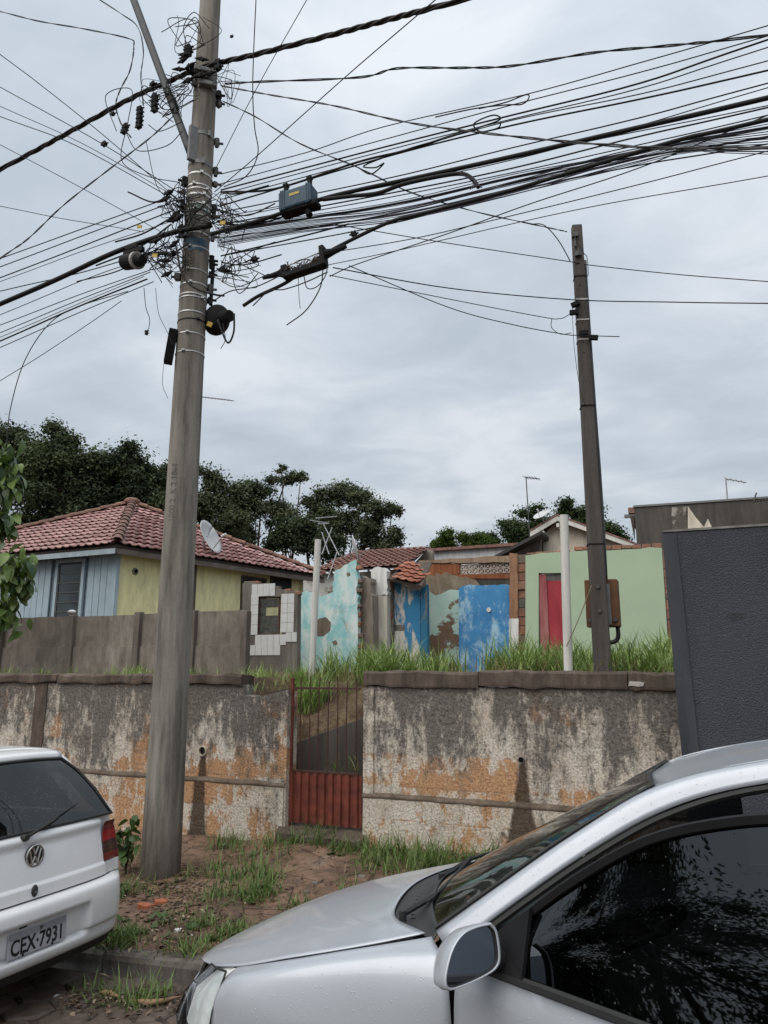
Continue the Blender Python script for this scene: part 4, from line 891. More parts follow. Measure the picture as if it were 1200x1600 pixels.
# ================================================================== UTILITY POLE
PB = Pz(250, 1366, -0.10); PX, PYY = PB.x, PB.y
pz0 = pave_z(PX, PYY)
def m_pole():
    t = NT('pole_concrete'); a = t.noise(2.0, 8, .65, (1, 1, .12)); b = t.noise(7, 7, .7, (1, 1, .10), (4, 4, 0)); g = t.noise(110, 3, .7); z = t.sep()[2]
    col = t.ramp(a, [(.3, (0.19, 0.173, 0.147)), (.5, (0.27, 0.25, 0.217)), (.7, (0.345, 0.323, 0.285))])
    col = t.mix(t.ramp(b, [(.43, 0.0), (.64, .75)]), col, (0.070, 0.062, 0.053))
    lo = t.n('ShaderNodeMapRange'); lo.inputs[1].default_value = .15; lo.inputs[2].default_value = .75; lo.inputs[3].default_value = .8; lo.inputs[4].default_value = 0; t.L(t.math('ADD', z, t.math('MULTIPLY', t.noise(6, 6, .7), .35)), lo.inputs[0])
    col = t.mix(lo.outputs[0], col, t.ramp(t.noise(5, 7, .7, (1, 1, .4), (9, 1, 1)), [(.35, (0.035, 0.029, 0.024)), (.65, (0.105, 0.078, 0.058))]))
    col = t.mix(.4, col, t.ramp(g, [(.3, .4), (.7, 1.1)]), 'MULTIPLY')
    return t.set(col, .9, 0, t.bump(t.math('ADD', t.noise(16, 6, .7, (1, 1, .3)), g), .45, .008), spec=.3)
POLE = m_pole()
pole = thing('utility_pole', 'massive round concrete utility pole crowded with cables', 'utility pole', (PX, PYY, pz0))
PT = 11.0
def prad(z): return .178 - (.178 - .122) * clamp((z - pz0) / 8.6, -.1, 1.4)
mb = MB(); n = 40; rows = []
for k in range(24):
    z = -.4 + (PT + .4) * k / 23; rows.append([(PX + prad(z) * math.cos(6.28318 * i / n), PYY + prad(z) * math.sin(6.28318 * i / n), z) for i in range(n + 1)])
mb.grid(rows); mb.cyl((PX, PYY, PT - .01), (PX, PYY, PT + .001), prad(PT), n=n); mb.build('shaft', POLE, pole, smooth=True)
def pz_of(py, px=305): 
    r = ray(px, py); d = math.hypot(PX, PYY) - .15; return CAM_H + r.z * d / math.hypot(r.x, r.y)
TOC = (V((0, 0, 0)) - V((PX, PYY, 0))).normalized(); TSD = V((-TOC.y, TOC.x, 0)); TSD = TSD if TSD.x > 0 else -TSD
def psurf(py, off=0.0, side=0.0):
    """a point on the pole's skin: off metres proud, side -1 left .. 1 right seen from the street"""
    z = pz_of(py); r = prad(z) + off; a = side * math.pi / 2
    return V((PX, PYY, z)) + TOC * (r * math.cos(a)) + TSD * (r * math.sin(a))
STEEL = flat('band_steel', (.34, .34, .33), .5, .4, .2, 15); ALU = flat('strap_alu', (.50, .50, .49), .4, .5, .15, 15); DST = flat('dark_steel', (.085, .085, .085), .6, .3, .3, 15); BLK = flat('black_plastic', (.011, .011, .012), .8, 0, .3, 20, spec=.2); BLK2 = flat('cable_black', (.014, .014, .015), .75, 0, .25, 3, spec=.25)
DGR = flat('dark_galv', (.055, .058, .062), .6, .2, .25, 12)
GREY = flat('grey_galv', (.16, .165, .165), .55, .3, .2, 12)
def band(py, h, mat, off=.004, tilt=0.0):
    z = pz_of(py); m = MB(); rows = []
    for dz, o in ((-h / 2, 0), (-h / 2, off), (h / 2, off), (h / 2, 0)): rows.append([(PX + (prad(z) + o) * math.cos(6.28318 * i / 36), PYY + (prad(z) + o) * math.sin(6.28318 * i / 36), z + dz + tilt * math.cos(6.28318 * i / 36 - 1)) for i in range(37)])
    m.grid(rows); return m.build('band', mat, pole, smooth=False)
for py, h, mt in ((112, .05, DST), (128, .035, GREY), (202, .04, GREY), (248, .045, GREY), (266, .018, ALU), (284, .016, ALU), (290, .014, ALU), (299, .02, ALU), (314, .018, ALU), (322, .014, ALU), (332, .016, STEEL), (360, .02, STEEL), (383, .016, STEEL), (419, .014, STEEL), (440, .013, ALU), (457, .014, ALU), (462, .012, ALU), (485, .013, ALU), (497, .012, BLK2), (519, .012, ALU), (548, .011, ALU)):
    b_ = band(py, h, mt, .005, rnd.gauss(0, .004))
    if rnd.random() < .75:
        q = psurf(py, .012, rnd.uniform(-.4, .5)); MB().box(q, (.035, .03, h * 1.5), Matrix.Rotation(math.atan2(TOC.y, TOC.x), 3, 'Z')).build('buckle', mt, b_)
for py, col, w in ((322, (.02, .09, .06), .7), (374, (.02, .07, .12), .8), (384, (.03, .10, .15), .5)):      # coloured tape round the shaft
    z = pz_of(py); m = MB(); rows = []
    for dz in (-.035, .035): rows.append([psurf(py, .004, -0.75 * w + 1.5 * w * i / 10) + V((0, 0, dz + rnd.uniform(-.012, .012))) for i in range(11)])
    m.grid(rows); m.build('tape', flat('tape%d' % py, col, .5, var=.4, scale=18), pole, solid=.002)
# street-lamp arm running up and left
a0, a1 = psurf(222, .03, -.75), Py(206, -8, PYY - .25)
dr_ = (a1 - a0).normalized(); MB().tube([a0 - dr_ * .12, a0, a0.lerp(a1, .5), a1, a1 + dr_ * 1.2], .044, 10, up=(0, 0, 1)).build('lamp_arm', DGR, pole, smooth=True)
m = MB(); q = psurf(222, .02, -.45); m.box(q, (.05, .10, .42), Matrix.Rotation(math.atan2(TOC.y, TOC.x) + .4, 3, 'Z')); m.build('arm_bracket', GREY, pole, bevel=.006)
for py, sd_ in ((100, -.7), (112, -.2), (122, -.6), (98, -.9), (130, .85), (140, .95), (204, .95), (250, .98), (270, .95), (275, -.9), (292, -.95), (306, -.98), (318, -.85), (312, .9), (322, .95), (352, -1.0), (356, .9), (392, .98), (400, .9), (415, .97), (427, -.97), (440, .9), (456, .95)):
    q = psurf(py, .03, sd_); o = MB(); o.cyl(q, q + (q - V((PX, PYY, q.z))).normalized() * .07, .014, n=7); s_ = rnd.uniform(.7, 1.2); o.box(q + V((0, 0, rnd.uniform(-.02, .02))), (.05 * s_, .05 * s_, .06 * s_), Matrix.Rotation(rnd.uniform(0, 3), 3, 'Z'))
    if rnd.random() < .6: o.cyl(q + V((0, 0, -.05)), q + V((0, 0, .05)), .022, .03, 8)
    o.build('clamp', rnd.choice((BLK, BLK, DST)), pole)
for py, sd_ in ((107, -.15), (128, .1)): MB().box(psurf(py, .03, sd_), (.07, .19, .05), Matrix.Rotation(math.atan2(TOC.y, TOC.x), 3, 'Z')).build('bracket_plate', GREY, pole, bevel=.008)
# cast-in number, read upwards
def text(s, size, M, mat, parent, name='lettering', ext=.0008, align='CENTER', bold=0.0):
    cu = bpy.data.curves.new(name, 'FONT'); cu.body = s; cu.size = size; cu.extrude = ext; cu.offset = bold; cu.align_x = align; cu.align_y = 'CENTER'; cu.materials.append(mat); cu.resolution_u = 3
    tmp = bpy.data.objects.new(name, cu); me = bpy.data.meshes.new_from_object(tmp); bpy.data.objects.remove(tmp); me.materials.clear(); me.materials.append(mat)
    o = bpy.data.objects.new(name, me); COL.objects.link(o); o.parent = parent
    w = WL.get(parent.name); o.matrix_local = (Matrix.Translation(-w) if w is not None else Matrix()) @ M; return o
q = psurf(770, .001, -.36); nrm = (q - V((PX, PYY, q.z))).normalized(); yv = -nrm.cross(V((0, 0, 1))).normalized() * -1; zv = V((0, 0, 1)); xv = zv; yv = nrm.cross(xv)
M = Matrix(((xv.x, yv.x, nrm.x, q.x), (xv.y, yv.y, nrm.y, q.y), (xv.z, yv.z, nrm.z, q.z), (0, 0, 0, 1)))
text('1000 2  K 2 1861', .085, M, flat('cast_number_grey', (.115, .105, .094), .95), pole)

# ================================================================== CABLES
PR = PYY - .12                                                           # plane the street cables hang in
def cable(pts, r, label, group=None, name='cable', twist=0, mat=None, n=None, seg=7, extend=None, wob=0.0):
    """pts: (px, py, y) sighted on the cable's own plane; extend: metres the span runs on past the last / first point"""
    P = [Py(a, b, c) if len(t_) == 3 else V(t_[3]) for t_ in pts for a, b, c in [t_[:3]]]
    if extend:
        for side, ln in extend:
            a, b = (P[-2], P[-1]) if side > 0 else (P[1], P[0]); d = (b - a).normalized()
            ext = [b + d * (ln * k / 4) - V((0, 0, .0025 * (ln * k / 4) ** 2 * (1 if d.z > 0 else -1))) for k in range(1, 5)]
            if side > 0: P = P + ext
            else: P = ext[::-1] + P
    path = spline(P, max(4, (len(P) - 1) * seg + 1))
    if wob: path = [p + V((noise.noise(p * 2.3), noise.noise(p * 2.3 + V((9, 0, 0))), noise.noise(p * 2.3 + V((0, 9, 0))))) * wob for p in path]
    o = path[0].copy(); mat = mat or BLK2
    if not twist:
        ob = MB().tube(path, r, n or 5).build(name, mat, origin=o, smooth=True, recalc=False)
        return setp(ob, label, 'cable', group)
    th = thing(name, label, 'cable', o, group=group)
    L_tot = sum((path[i + 1] - path[i]).length for i in range(len(path) - 1)); fine = spline(path, int(L_tot / (twist / 9)) + 2); ph = 0
    for s in range(3 if r > .012 else 2):
        pp = []
        for i, p in enumerate(fine):
            t_ = (fine[min(i + 1, len(fine) - 1)] - fine[max(i - 1, 0)]).normalized(); u = t_.cross(V((0, 0, 1))).normalized(); w = u.cross(t_); an_ = 6.28318 * (i / 9) + s * 6.28318 / (3 if r > .012 else 2)
            pp.append(p + (u * math.cos(an_) + w * math.sin(an_)) * r * .62)
        MB().tube(pp, r * .56, 5).build('strand', mat, th, smooth=True, recalc=False)
    return th
GRC = flat('cable_grey', (.035, .033, .032), .75, 0, .3, 4, spec=.25); PUR = flat('cable_violet', (.022, .018, .040), .5, 0, .3, 4)
y = PR
# main twisted conductor
cable([(0, 265, y), (100, 211, y), (200, 156, y), (262, 128, y), (320, 104, y), (400, 85, y), (520, 54, y), (610, 30, y), (730, -2, y)], .026, 'thick twisted power cable rising across the pole from left to top', twist=1.5, mat=GRC, extend=((1, 12), (-1, 12)))
cable([(352, 131, y), (400, 128, y), (560, 121, y), (620, 107, y), (720, 106, y), (800, 103, y), (930, 82, y), (1060, 70, y), (1200, 55, y)], .011, 'loosely twisted pair running right from the pole clamp, highest at right', twist=1.4, mat=GRC, extend=((1, 12),))
cable([(345, 134, y), (420, 148, y - .1), (520, 165, y - .4), (640, 192, y - .9), (800, 213, y - 1.5), (1000, 230, y - 2.2), (1200, 232, y - 2.8)], .008, 'wavy twisted service line sloping down right through the bundle', twist=1.0, mat=GRC, extend=((1, 8),))
GR = 'street cables running right from the pole'; LBR = 'thin black street cable running right and upward from the pole'
R_list = [  # points at pole, middle, right edge; width in metres
 ([(345, 272), (480, 238), (600, 198), (820, 148), (1000, 98), (1200, 40)], .005), ([(342, 288), (600, 218), (800, 164), (1000, 113), (1200, 56)], .005),
 ([(345, 297), (600, 230), (800, 180), (1000, 130), (1200, 62)], .008), ([(344, 304), (600, 236), (800, 186), (1000, 138), (1200, 74)], .005),
 ([(344, 312), (600, 243), (800, 188), (1000, 147), (1200, 95)], .005), ([(344, 322), (600, 246), (800, 196), (1000, 155), (1200, 110)], .008),
 ([(344, 332), (600, 280), (800, 231), (1000, 184), (1200, 130)], .006), ([(340, 340), (600, 292), (800, 250), (1000, 196), (1200, 137)], .0045),
 ([(340, 352), (620, 300), (800, 263), (1000, 213), (1200, 168)], .007), ([(345, 356), (600, 310), (800, 270), (1000, 226), (1200, 180)], .005),
 ([(345, 362), (600, 322), (800, 278), (1000, 236), (1200, 200)], .012), ([(340, 372), (600, 338), (800, 295), (1000, 247), (1200, 213)], .006),
 ([(340, 345), (640, 283), (900, 225), (1200, 165)], .0045), ([(345, 380), (620, 332), (900, 262), (1200, 215)], .006)]
ORD = ('first','second','third','fourth','fifth','sixth','seventh','eighth','ninth','tenth','eleventh','twelfth','thirteenth','fourteenth')
rk = sorted(range(len(R_list)), key=lambda i: R_list[i][0][-1][1])
for k, (pp, r_) in enumerate(R_list): cable([(a, b, y - .02 * (k % 5) + .04) for a, b in pp], r_, ('thin' if r_ < .0075 else 'medium') + ' black cable running right from the pole, %s from the top at the right edge' % ORD[rk.index(k)], GR, extend=((1, 14),), seg=6)
for k in range(14):
    o1 = k * 2.3; s_ = rnd.uniform(-4, 4)
    cable([(340, 356 + o1, y + .02), (470, 338 + o1 * .85, y), (620, 318 + o1 * .95 + s_, y - .02), (800, 276 + o1 * 1.0 + s_, y), (960, 240 + o1 * .8 - s_, y), (1080, 214 + o1 * .8, y), (1200, 190 + o1 * 1.7, y)], rnd.choice((.0035, .004, .005)), 'violet black thin cable in the dense fan running right from the pole', 'violet fan of thin cables', mat=rnd.choice((PUR, PUR, BLK2)), extend=((1, 14),), seg=6)
cable([(330, 366, y - .1), (420, 340, y - .1), (500, 312, y - .1), (560, 297, y - .1), (640, 280, y - .1), (800, 245, y - .1), (1000, 199, y - .1), (1200, 153, y - .1)], .021, 'heaviest black trunk cable running right past the blue splice box', extend=((1, 14),))
cable([(505, 312, y - .12), (545, 307, y - .12), (590, 302, y - .12), (630, 288, y - .12), (690, 275, y - .12), (722, 272, y - .12), (738, 280, y - .12), (748, 293, y - .12)], .02, 'short frayed cable end lashed under the trunk cable', mat=BLK2)
for k in range(7): cable([(712 + k, 271, y - .13), (730 + k * 1.5, 276 + k, y - .13), (742 + k * 1.6, 284 + k * 2 - 3, y - .14), (735 + k * 3, 296 - k * 1.2, y - .15)], .004, 'frayed wire at the cut cable end above the centre', 'frayed cable end wires', mat=PUR)
cable([(345, 400, y - .05), (420, 382, y - .05), (500, 362, y - .05), (545, 350, y - .05)], .008, 'black cable looping from the pole to the splice tray', extend=None)
cable([(380, 478, y - .1), (405, 462, y - .1), (450, 440, y - .1), (500, 402, y - .1), (555, 372, y - .1), (612, 346, y - .1), (660, 334, y - .1), (800, 297, y - .1), (1050, 222, y - .1), (1200, 187, y - .1)], .018, 'thick black cable dropping left to the drum closure on the pole', extend=((1, 14),))
cable([(345, 400, y), (600, 352, y), (800, 300, y), (1000, 258, y), (1200, 225, y)], .006, 'single black cable along the lower edge of the fan', extend=((1, 14),))
cable([(515, 432, y), (560, 412, y), (700, 365, y), (830, 318, y), (1000, 262, y), (1200, 180, y)], .005, 'thin line climbing steeply right from the splice tray', extend=((1, 10),))
cable([(520, 394, y), (650, 372, y), (800, 337, y), (1000, 288, y), (1200, 236, y)], .0045, 'thin lone wire under the fan nearly parallel to it', extend=((1, 10),))
cable([(420, 432, y + .1), (600, 396, y + .1), (900, 328, y + .1), (1200, 275, y + .1)], .004, 'lowest faint wire of the right-hand cables', extend=((1, 10),))
cable([(348, 158, y), (400, 183, y), (470, 225, y + .1), (560, 262, y + .3), (640, 300, y + .6), (740, 330, y + 1.0), (830, 350, y + 1.5), (872, 359, 8.05), (886, 362, 8.1)], .007, 'twisted service wire from the pole to the lot pole top', twist=.8, mat=GRC)
# loops of slack
for pts, r_, lb in (([(560, 262), (580, 272), (600, 255), (586, 262), (570, 258), (640, 232), (700, 215), (745, 200), (775, 190), (782, 184), (770, 180), (748, 188), (740, 196), (752, 206), (778, 200), (783, 190)], .007, 'coiled slack loop of black cable at the centre of the bundle'),
    ([(748, 170), (790, 160), (822, 148), (826, 154), (815, 163), (790, 164), (740, 170), (680, 183)], .006, 'narrow doubled-back loop of cable right of the coil'),
    ([(345, 300), (430, 295), (560, 253), (640, 234), (700, 214), (745, 202)], .011, 'bundled pair of cables leading to the coiled loop'),
    ([(400, 0), (396, 90), (395, 150), (398, 200), (403, 240), (385, 275), (350, 292)], .006, 'slack wire hanging in a bow right of the pole')):
    cable([(a, b, y - .05 + .02 * math.sin(i * 2)) for i, (a, b) in enumerate(pts)], r_, lb, seg=9)
# left-hand cables
GL = 'street cables running left from the pole'; LBL = 'thin black street cable running left from the pole'
L_list = [([(267, 308), (130, 357), (0, 404)], .006), ([(267, 317), (130, 368), (0, 417)], .006), ([(267, 330), (130, 384), (0, 434)], .007), ([(270, 345), (130, 392), (0, 440)], .004), ([(270, 383), (130, 425), (0, 455)], .006), ([(240, 420), (120, 462), (0, 508)], .005), ([(235, 425), (120, 470), (0, 520)], .005), ([(230, 436), (120, 480), (0, 533)], .009), ([(240, 440), (120, 490), (0, 543)], .005), ([(270, 392), (150, 430), (0, 492)], .0045), ([(225, 432), (110, 480), (0, 527)], .004)]
lk_ = sorted(range(len(L_list)), key=lambda i: L_list[i][0][-1][1])
for k, (pp, r_) in enumerate(L_list):
    cable([(a, b, y + .02 * (k % 4)) for a, b in pp], r_, 'thin black cable left of the pole, %s of its bunch at the left edge' % ORD[lk_.index(k)], GL, extend=((1, 14),), seg=6)
cable([(330, 352, y - .08), (267, 364, y - .08), (180, 394, y - .08), (90, 436, y - .08), (0, 475, y - .08)], .028, 'heavy black trunk cable leaving the pole to the left', extend=((1, 14),))
GLC = 'service wires fanning up left'; 
for k, (pp, r_) in enumerate([([(285, 318), (160, 210), (60, 130), (0, 85)], .005), ([(285, 305), (160, 225), (0, 136)], .005), ([(275, 308), (130, 225), (0, 166)], .004), ([(278, 315), (120, 228), (0, 182)], .005), ([(262, 368), (130, 295), (0, 226)], .004), ([(225, 362), (100, 342), (0, 322)], .004)]):
    cable([(a, b, y + .1 - .35 * i) for i, (a, b) in enumerate(pp)], r_, ['steep thin wire rising left from the pole, topmost at the left edge', 'thin wire rising left, second below the topmost at the left edge', 'faint thin wire rising left, third at the left edge', 'thin wire rising left, fourth at the left edge', 'thin wire crossing low behind the left street cables', 'nearly level thin wire left of the pole'][k], GLC, extend=((1, 8),), seg=6)
cable([(270, 182, y), (235, 215, y - .1), (170, 265, y - .2), (100, 320, y - .4), (45, 372, y - .5), (0, 404, y - .6)], .008, 'twisted drop wire curving down left from the lamp arm', twist=.8, mat=GRC, extend=((1, 6),))
cable([(0, 18, y - .3), (60, 33, y - .2), (130, 45, y - .1), (200, 60, y), (209, 72, y), (203, 110, y), (188, 140, y), (181, 165, y), (190, 195, y), (205, 215, y)], .008, 'thick drooping drop wire at top left', twist=.9, mat=GRC, extend=((-1, 6),))
cable([(150, -4, y), (190, 22, y), (215, 42, y), (224, 80, y), (220, 120, y), (224, 165, y)], .007, 'short hanging wire left of the lamp arm', twist=.9, mat=GRC)
cable([(190, 470, y), (140, 505, y - .1), (60, 558, y - .2), (0, 595, y - .3)], .004, 'lowest thin wire sloping down left', extend=((1, 6),))
cable([(200, 455, y), (120, 480, y - .2), (75, 508, y - .3), (38, 565, y - .4), (16, 640, y - .5), (10, 700, y - .6)], .005, 'wire hanging down at the left edge towards the trees')
cable([(333, 271, y), (400, 140, y - .2), (479, 0, y - .6)], .004, 'thin stay wire rising steeply right of the pole', extend=((1, 4),))
cable([(335, 300, y), (400, 245, y - .1), (540, 120, y - .5), (680, 0, y - 1.0)], .005, 'thin wire rising diagonally towards the top centre', extend=((1, 4),))
# tangles round the pole
random.seed(3)
def loop(c, sx, sy, k, r_, lab, mat=None):
    pts = []; ph = rnd.uniform(0, 6)
    for i in range(k):
        a = ph + i * rnd.uniform(.4, 2.2); pts.append((c[0] + sx * math.cos(a) * rnd.uniform(.1, 1.25), c[1] + sy * math.sin(a) * rnd.uniform(.1, 1.25), PR - .08 + rnd.uniform(-.06, .04)))
    cable(pts, r_, lab, 'loose wire tangles on the pole', seg=8, mat=mat)
for c, sx, sy, k, nn, lab in (((262, 150), 42, 35, 5, 13, 'loose loop of thin wire left of the pole top'), ((352, 130), 22, 40, 5, 5, 'loose loop of thin wire right of the pole top'), ((285, 330), 34, 40, 5, 16, 'loose loop of wire around the crowded clamps'), ((345, 345), 40, 38, 5, 16, 'loose loop of wire on the right of the clamps'), ((262, 400), 34, 42, 5, 16, 'loose loop of wire below the left closure'), ((370, 420), 40, 34, 5, 10, 'loose loop of wire above the drum closure'), ((300, 48), 40, 38, 5, 6, 'loose loop of thin wire near the top edge')):
    for i in range(nn): loop(c, sx, sy, k, rnd.choice((.003, .004, .005)), lab)
for pts, r_, lb in (([(182, 205), (165, 150), (205, 140), (200, 190), (190, 250), (230, 275), (280, 285)], .005, 'curling jumper wire from the left clamps to the pole'), ([(196, 205), (215, 235), (260, 228), (285, 205)], .005, 'jumper wire bowing under the twisted cable'), ([(232, 195), (250, 205), (285, 190)], .005, 'short jumper wire beside the lamp arm'), ([(228, 220), (245, 290), (275, 320)], .004, 'jumper wire dropping from the hanging clamps'),
    ([(225, 450), (228, 480), (234, 500), (231, 520)], .004, 'wire with small connectors hanging left of the pole'), ([(243, 450), (248, 490), (262, 520), (270, 540)], .003, 'thin wire from closure to heat sink box'), ([(256, 568), (254, 600), (262, 622)], .0025, 'thin tail wire below the heat sink box'),
    ([(275, 385), (285, 430), (305, 450), (335, 460), (350, 462)], .011, 'stiff cable bowing across the front of the pole'), ([(334, 470), (360, 455), (400, 448), (440, 430), (470, 420)], .006, 'cable leading from the drum closure to the tray'), ([(340, 500), (355, 535), (365, 520), (366, 490)], .010, 'looped tail of cable hanging below the drum closure'), ([(348, 505), (352, 530), (345, 545)], .004, 'short wire stub hanging under the drum closure'),
    ([(505, 420), (500, 450), (478, 485), (448, 508)], .006, 'loose tail wire hanging from the splice tray'), ([(466, 432), (467, 460), (469, 482)], .003, 'straight stub wire hanging under the splice tray'), ([(475, 432), (480, 450), (495, 448), (508, 432), (512, 415)], .005, 'small loop of wire beneath the splice tray'), ([(395, 478), (420, 455), (445, 452), (480, 440), (512, 425)], .006, 'sagging cable under the splice tray')):
    cable([(a, b, PR - .14 - .01 * i) for i, (a, b) in enumerate(pts)], r_, lb, seg=9)
# clamps hanging on the twisted conductor
def connector(px, py, k, lab, s=1.0):
    c = Py(px, py, PR - .03); o = MB()
    for i in range(k):
        q = c + V((rnd.uniform(-.012, .012), 0, -i * .055 * s)); o.box(q, (.055 * s, .045 * s, .042 * s), Matrix.Rotation(rnd.uniform(-.5, .5), 3, 'Y')); o.cyl(q + V((-.05 * s, 0, 0)), q + V((.05 * s, .01, .01)), .010 * s, n=6); o.cyl(q + V((0, 0, -.03 * s)), q + V((.012, 0, .04 * s)), .009 * s, n=6)
    o = o.build('cable_clamp', BLK, origin=c); setp(o, lab, 'cable clamp', 'insulated clamps on the twisted cable')
connector(238, 132, 1, 'black clamp on the twisted cable left of the lamp arm'); connector(243, 150, 4, 'string of black clamps hanging by the lamp arm', 1.1); connector(219, 170, 5, 'string of four black clamps hanging left of the lamp arm', 1.05); connector(195, 198, 2, 'pair of black clamps hanging at the end of a jumper', 1.1); connector(163, 225, 1, 'lowest left single black clamp on a curved jumper'); connector(205, 155, 1, 'small black clamp under the twisted cable at left', .8); connector(176, 178, 1, 'black tap clamp on the twisted cable far left', .8)
connector(295, 75, 2, 'black clamp cluster at the top of the pole', 1.3); connector(340, 98, 2, 'black dead-end clamp right of the pole', 1.2); connector(362, 57, 1, 'small dark tag hanging on a wire by the pole top', .5); connector(229, 518, 2, 'small connectors dangling left of the pole', .5); connector(399, 405, 1, 'small black clamp right of the pole on a low cable', 1.0); connector(552, 366, 1, 'tall black clamp above the splice tray', .9)
for k in range(26):       # drop-wire anchors, splices and short stubs crowding the shaft
    px, py = rnd.choice(((rnd.gauss(272, 9), rnd.uniform(290, 400)), (rnd.gauss(345, 10), rnd.uniform(290, 470)), (rnd.gauss(300, 16), rnd.uniform(80, 130)), (rnd.gauss(258, 14), rnd.uniform(340, 440))))
    q = Py(px, py, PR - .10 + rnd.uniform(-.05, .05)); d = V((rnd.choice((-1, 1)), rnd.uniform(-.4, .1), rnd.uniform(-.5, .3))).normalized(); m = MB(); m.tube([q - d * .08, q - d * .03, q + d * .03, q + d * .09], [.006, .018, .020, .005], 7); m.box(q, (.035, .03, .05), Matrix.Rotation(rnd.uniform(0, 3), 3, 'Y'))
    o = m.build('wire_anchor', BLK, origin=q); setp(o, 'small black drop wire anchor crowding the upper pole', 'wire anchor', 'drop wire anchors on the pole')
for k, (a, b) in enumerate((((268, 340), (180, 378)), ((268, 350), (150, 415)), ((262, 378), (120, 440)), ((345, 330), (430, 318)), ((345, 350), (470, 330)), ((343, 385), (430, 378)), ((346, 410), (440, 398)), ((345, 300), (420, 290)), ((270, 300), (200, 300)), ((346, 440), (420, 428)))):
    m_ = ((a[0] + b[0]) / 2 + rnd.gauss(0, 6), (a[1] + b[1]) / 2 + rnd.uniform(4, 16)); cable([(*a, PR - .06), (*m_, PR - .08), (*b, PR - .06)], rnd.choice((.005, .007, .009)), 'sagging jumper between the pole and the %s' % ('left closure' if b[0] < 300 else 'right-hand bundle'), 'jumper cables at the pole', seg=9)
# ---- splice boxes
def bx(m, c, ex, ey, ez, a, b, d): # oriented box
    R3 = Matrix(((ex.x, ey.x, ez.x), (ex.y, ey.y, ez.y), (ex.z, ey.z, ez.z))); m.box(c, (a, b, d), R3)
sl_ = (Py(500, 296, PR) - Py(432, 318, PR)).normalized(); ev = V((0, -1, 0)); eu = sl_.cross(ev).normalized(); eu = eu if eu.z > 0 else -eu
c = Py(466, 314, PR - .16)
sb = thing('splice_box', 'blue ribbed splice box hung on the right-hand cables', 'splice box', c)
BLU = flat('blue_plastic', (.014, .050, .085), .6, 0, .3, 10)
m = MB(); bx(m, c, sl_, ev, eu, .36, .16, .20); m.build('housing', BLU, sb, bevel=.02)
for k in range(5): m = MB(); bx(m, c + sl_ * (-.15 + .02 * k + (.22 if k > 2 else 0)), sl_, ev, eu, .008, .17, .215); m.build('rib', BLU, sb)
m = MB(); bx(m, c + ev * .081 + eu * .03, sl_, ev, eu, .11, .004, .028); m.build('label_plate', flat('yellow_label', (.45, .33, .08), .6, var=.4, scale=60), sb)
for dx in (-.13, .13):
    m = MB(); bx(m, c + sl_ * dx + eu * .15, sl_, ev, eu, .035, .04, .14); bx(m, c + sl_ * dx + eu * .21, sl_, ev, eu, .05, .05, .03); m.build('hanger', BLK, sb)
m = MB(); bx(m, c - eu * .10 + sl_ * .02, sl_, ev, eu, .40, .12, .05); m.cyl(c - eu * .13 + sl_ * .1, c - eu * .20 + sl_ * .12, .035, n=8); m.build('cable_gland', BLK, sb, bevel=.01)
c = Py(475, 416, PR - .14); s2 = (Py(515, 400, PR) - Py(432, 428, PR)).normalized(); eu2 = s2.cross(ev).normalized(); eu2 = eu2 if eu2.z > 0 else -eu2
st = thing('splice_tray', 'open black splice tray tangled with twigs on a sagging cable', 'splice box', c)
m = MB(); bx(m, c - eu2 * .05, s2, ev, eu2, .42, .10, .05); bx(m, c - s2 * .2, s2, ev, eu2, .06, .10, .12); bx(m, c + s2 * .21 + eu2 * .03, s2, ev, eu2, .05, .10, .20); m.build('tray', BLK, st, bevel=.008)
MB().tube([c - s2 * .2, c - s2 * .28 + eu2 * .01, c - s2 * .45 + eu2 * .02], [.06, .03, .016], 8).build('end_boot', BLK, st); MB().tube([c + s2 * .22 + eu2 * .05, c + s2 * .32 + eu2 * .05, c + s2 * .45 + eu2 * .06], [.05, .03, .02], 8).build('end_boot', BLK, st)
m = MB(); m.cyl(c - s2 * .2 + eu2 * .06, c + s2 * .2 + eu2 * .09, .006, n=5); m.build('guide_wire', STEEL, st)
m = MB()
for k in range(90):
    q = c + s2 * rnd.uniform(-.17, .18) + eu2 * rnd.uniform(-.02, .05) + ev * rnd.uniform(-.05, .05); d = V((rnd.gauss(0, 1), rnd.gauss(0, .6), rnd.gauss(0, .7))).normalized() * rnd.uniform(.02, .06); m.tube([q - d, q + V((0, 0, .01)), q + d], rnd.uniform(.002, .004), 4)
setp(m.build('nest_twigs', flat('twig_brown', (.085, .055, .035), .9, var=.5, scale=30), st), kind='stuff')
c = Py(208, 408, PR - .12)
cl = thing('cable_closure', 'black cylindrical cable closure with a grey ring left of the pole', 'cable closure', c)
ax = V((.9, -.25, -.25)).normalized(); MB().cyl(c - ax * .16, c + ax * .06, .085, n=18).build('body', BLK, cl, smooth=False, bevel=.012); MB().cyl(c + ax * .062, c + ax * .095, .092, n=20).build('ring', flat('pale_ring', (.36, .35, .33), .5), cl); MB().cyl(c + ax * .097, c + ax * .2, .07, .05, 14).build('end_cap', BLK, cl)
m = MB(); bx(m, c + V((0, 0, .11)), sl_, ev, eu, .26, .05, .06); bx(m, c + V((-.03, 0, .17)), sl_, ev, eu, .16, .04, .05); m.build('hanger', BLK, cl, bevel=.008)
c = psurf(490, .11, .95) + V((0, 0, .02))
dc = thing('drum_closure', 'black drum shaped cable closure strapped to the right of the pole', 'cable closure', c)
m = MB(); m.sphere(c, (.15, .12, .17), 18, 12); m.build('drum', BLK, dc, smooth=True); m = MB(); m.cyl(c + V((.10, -.05, -.02)), c + V((.24, -.10, -.04)), .075, .06, 14); m.build('spout', BLK, dc, bevel=.01)
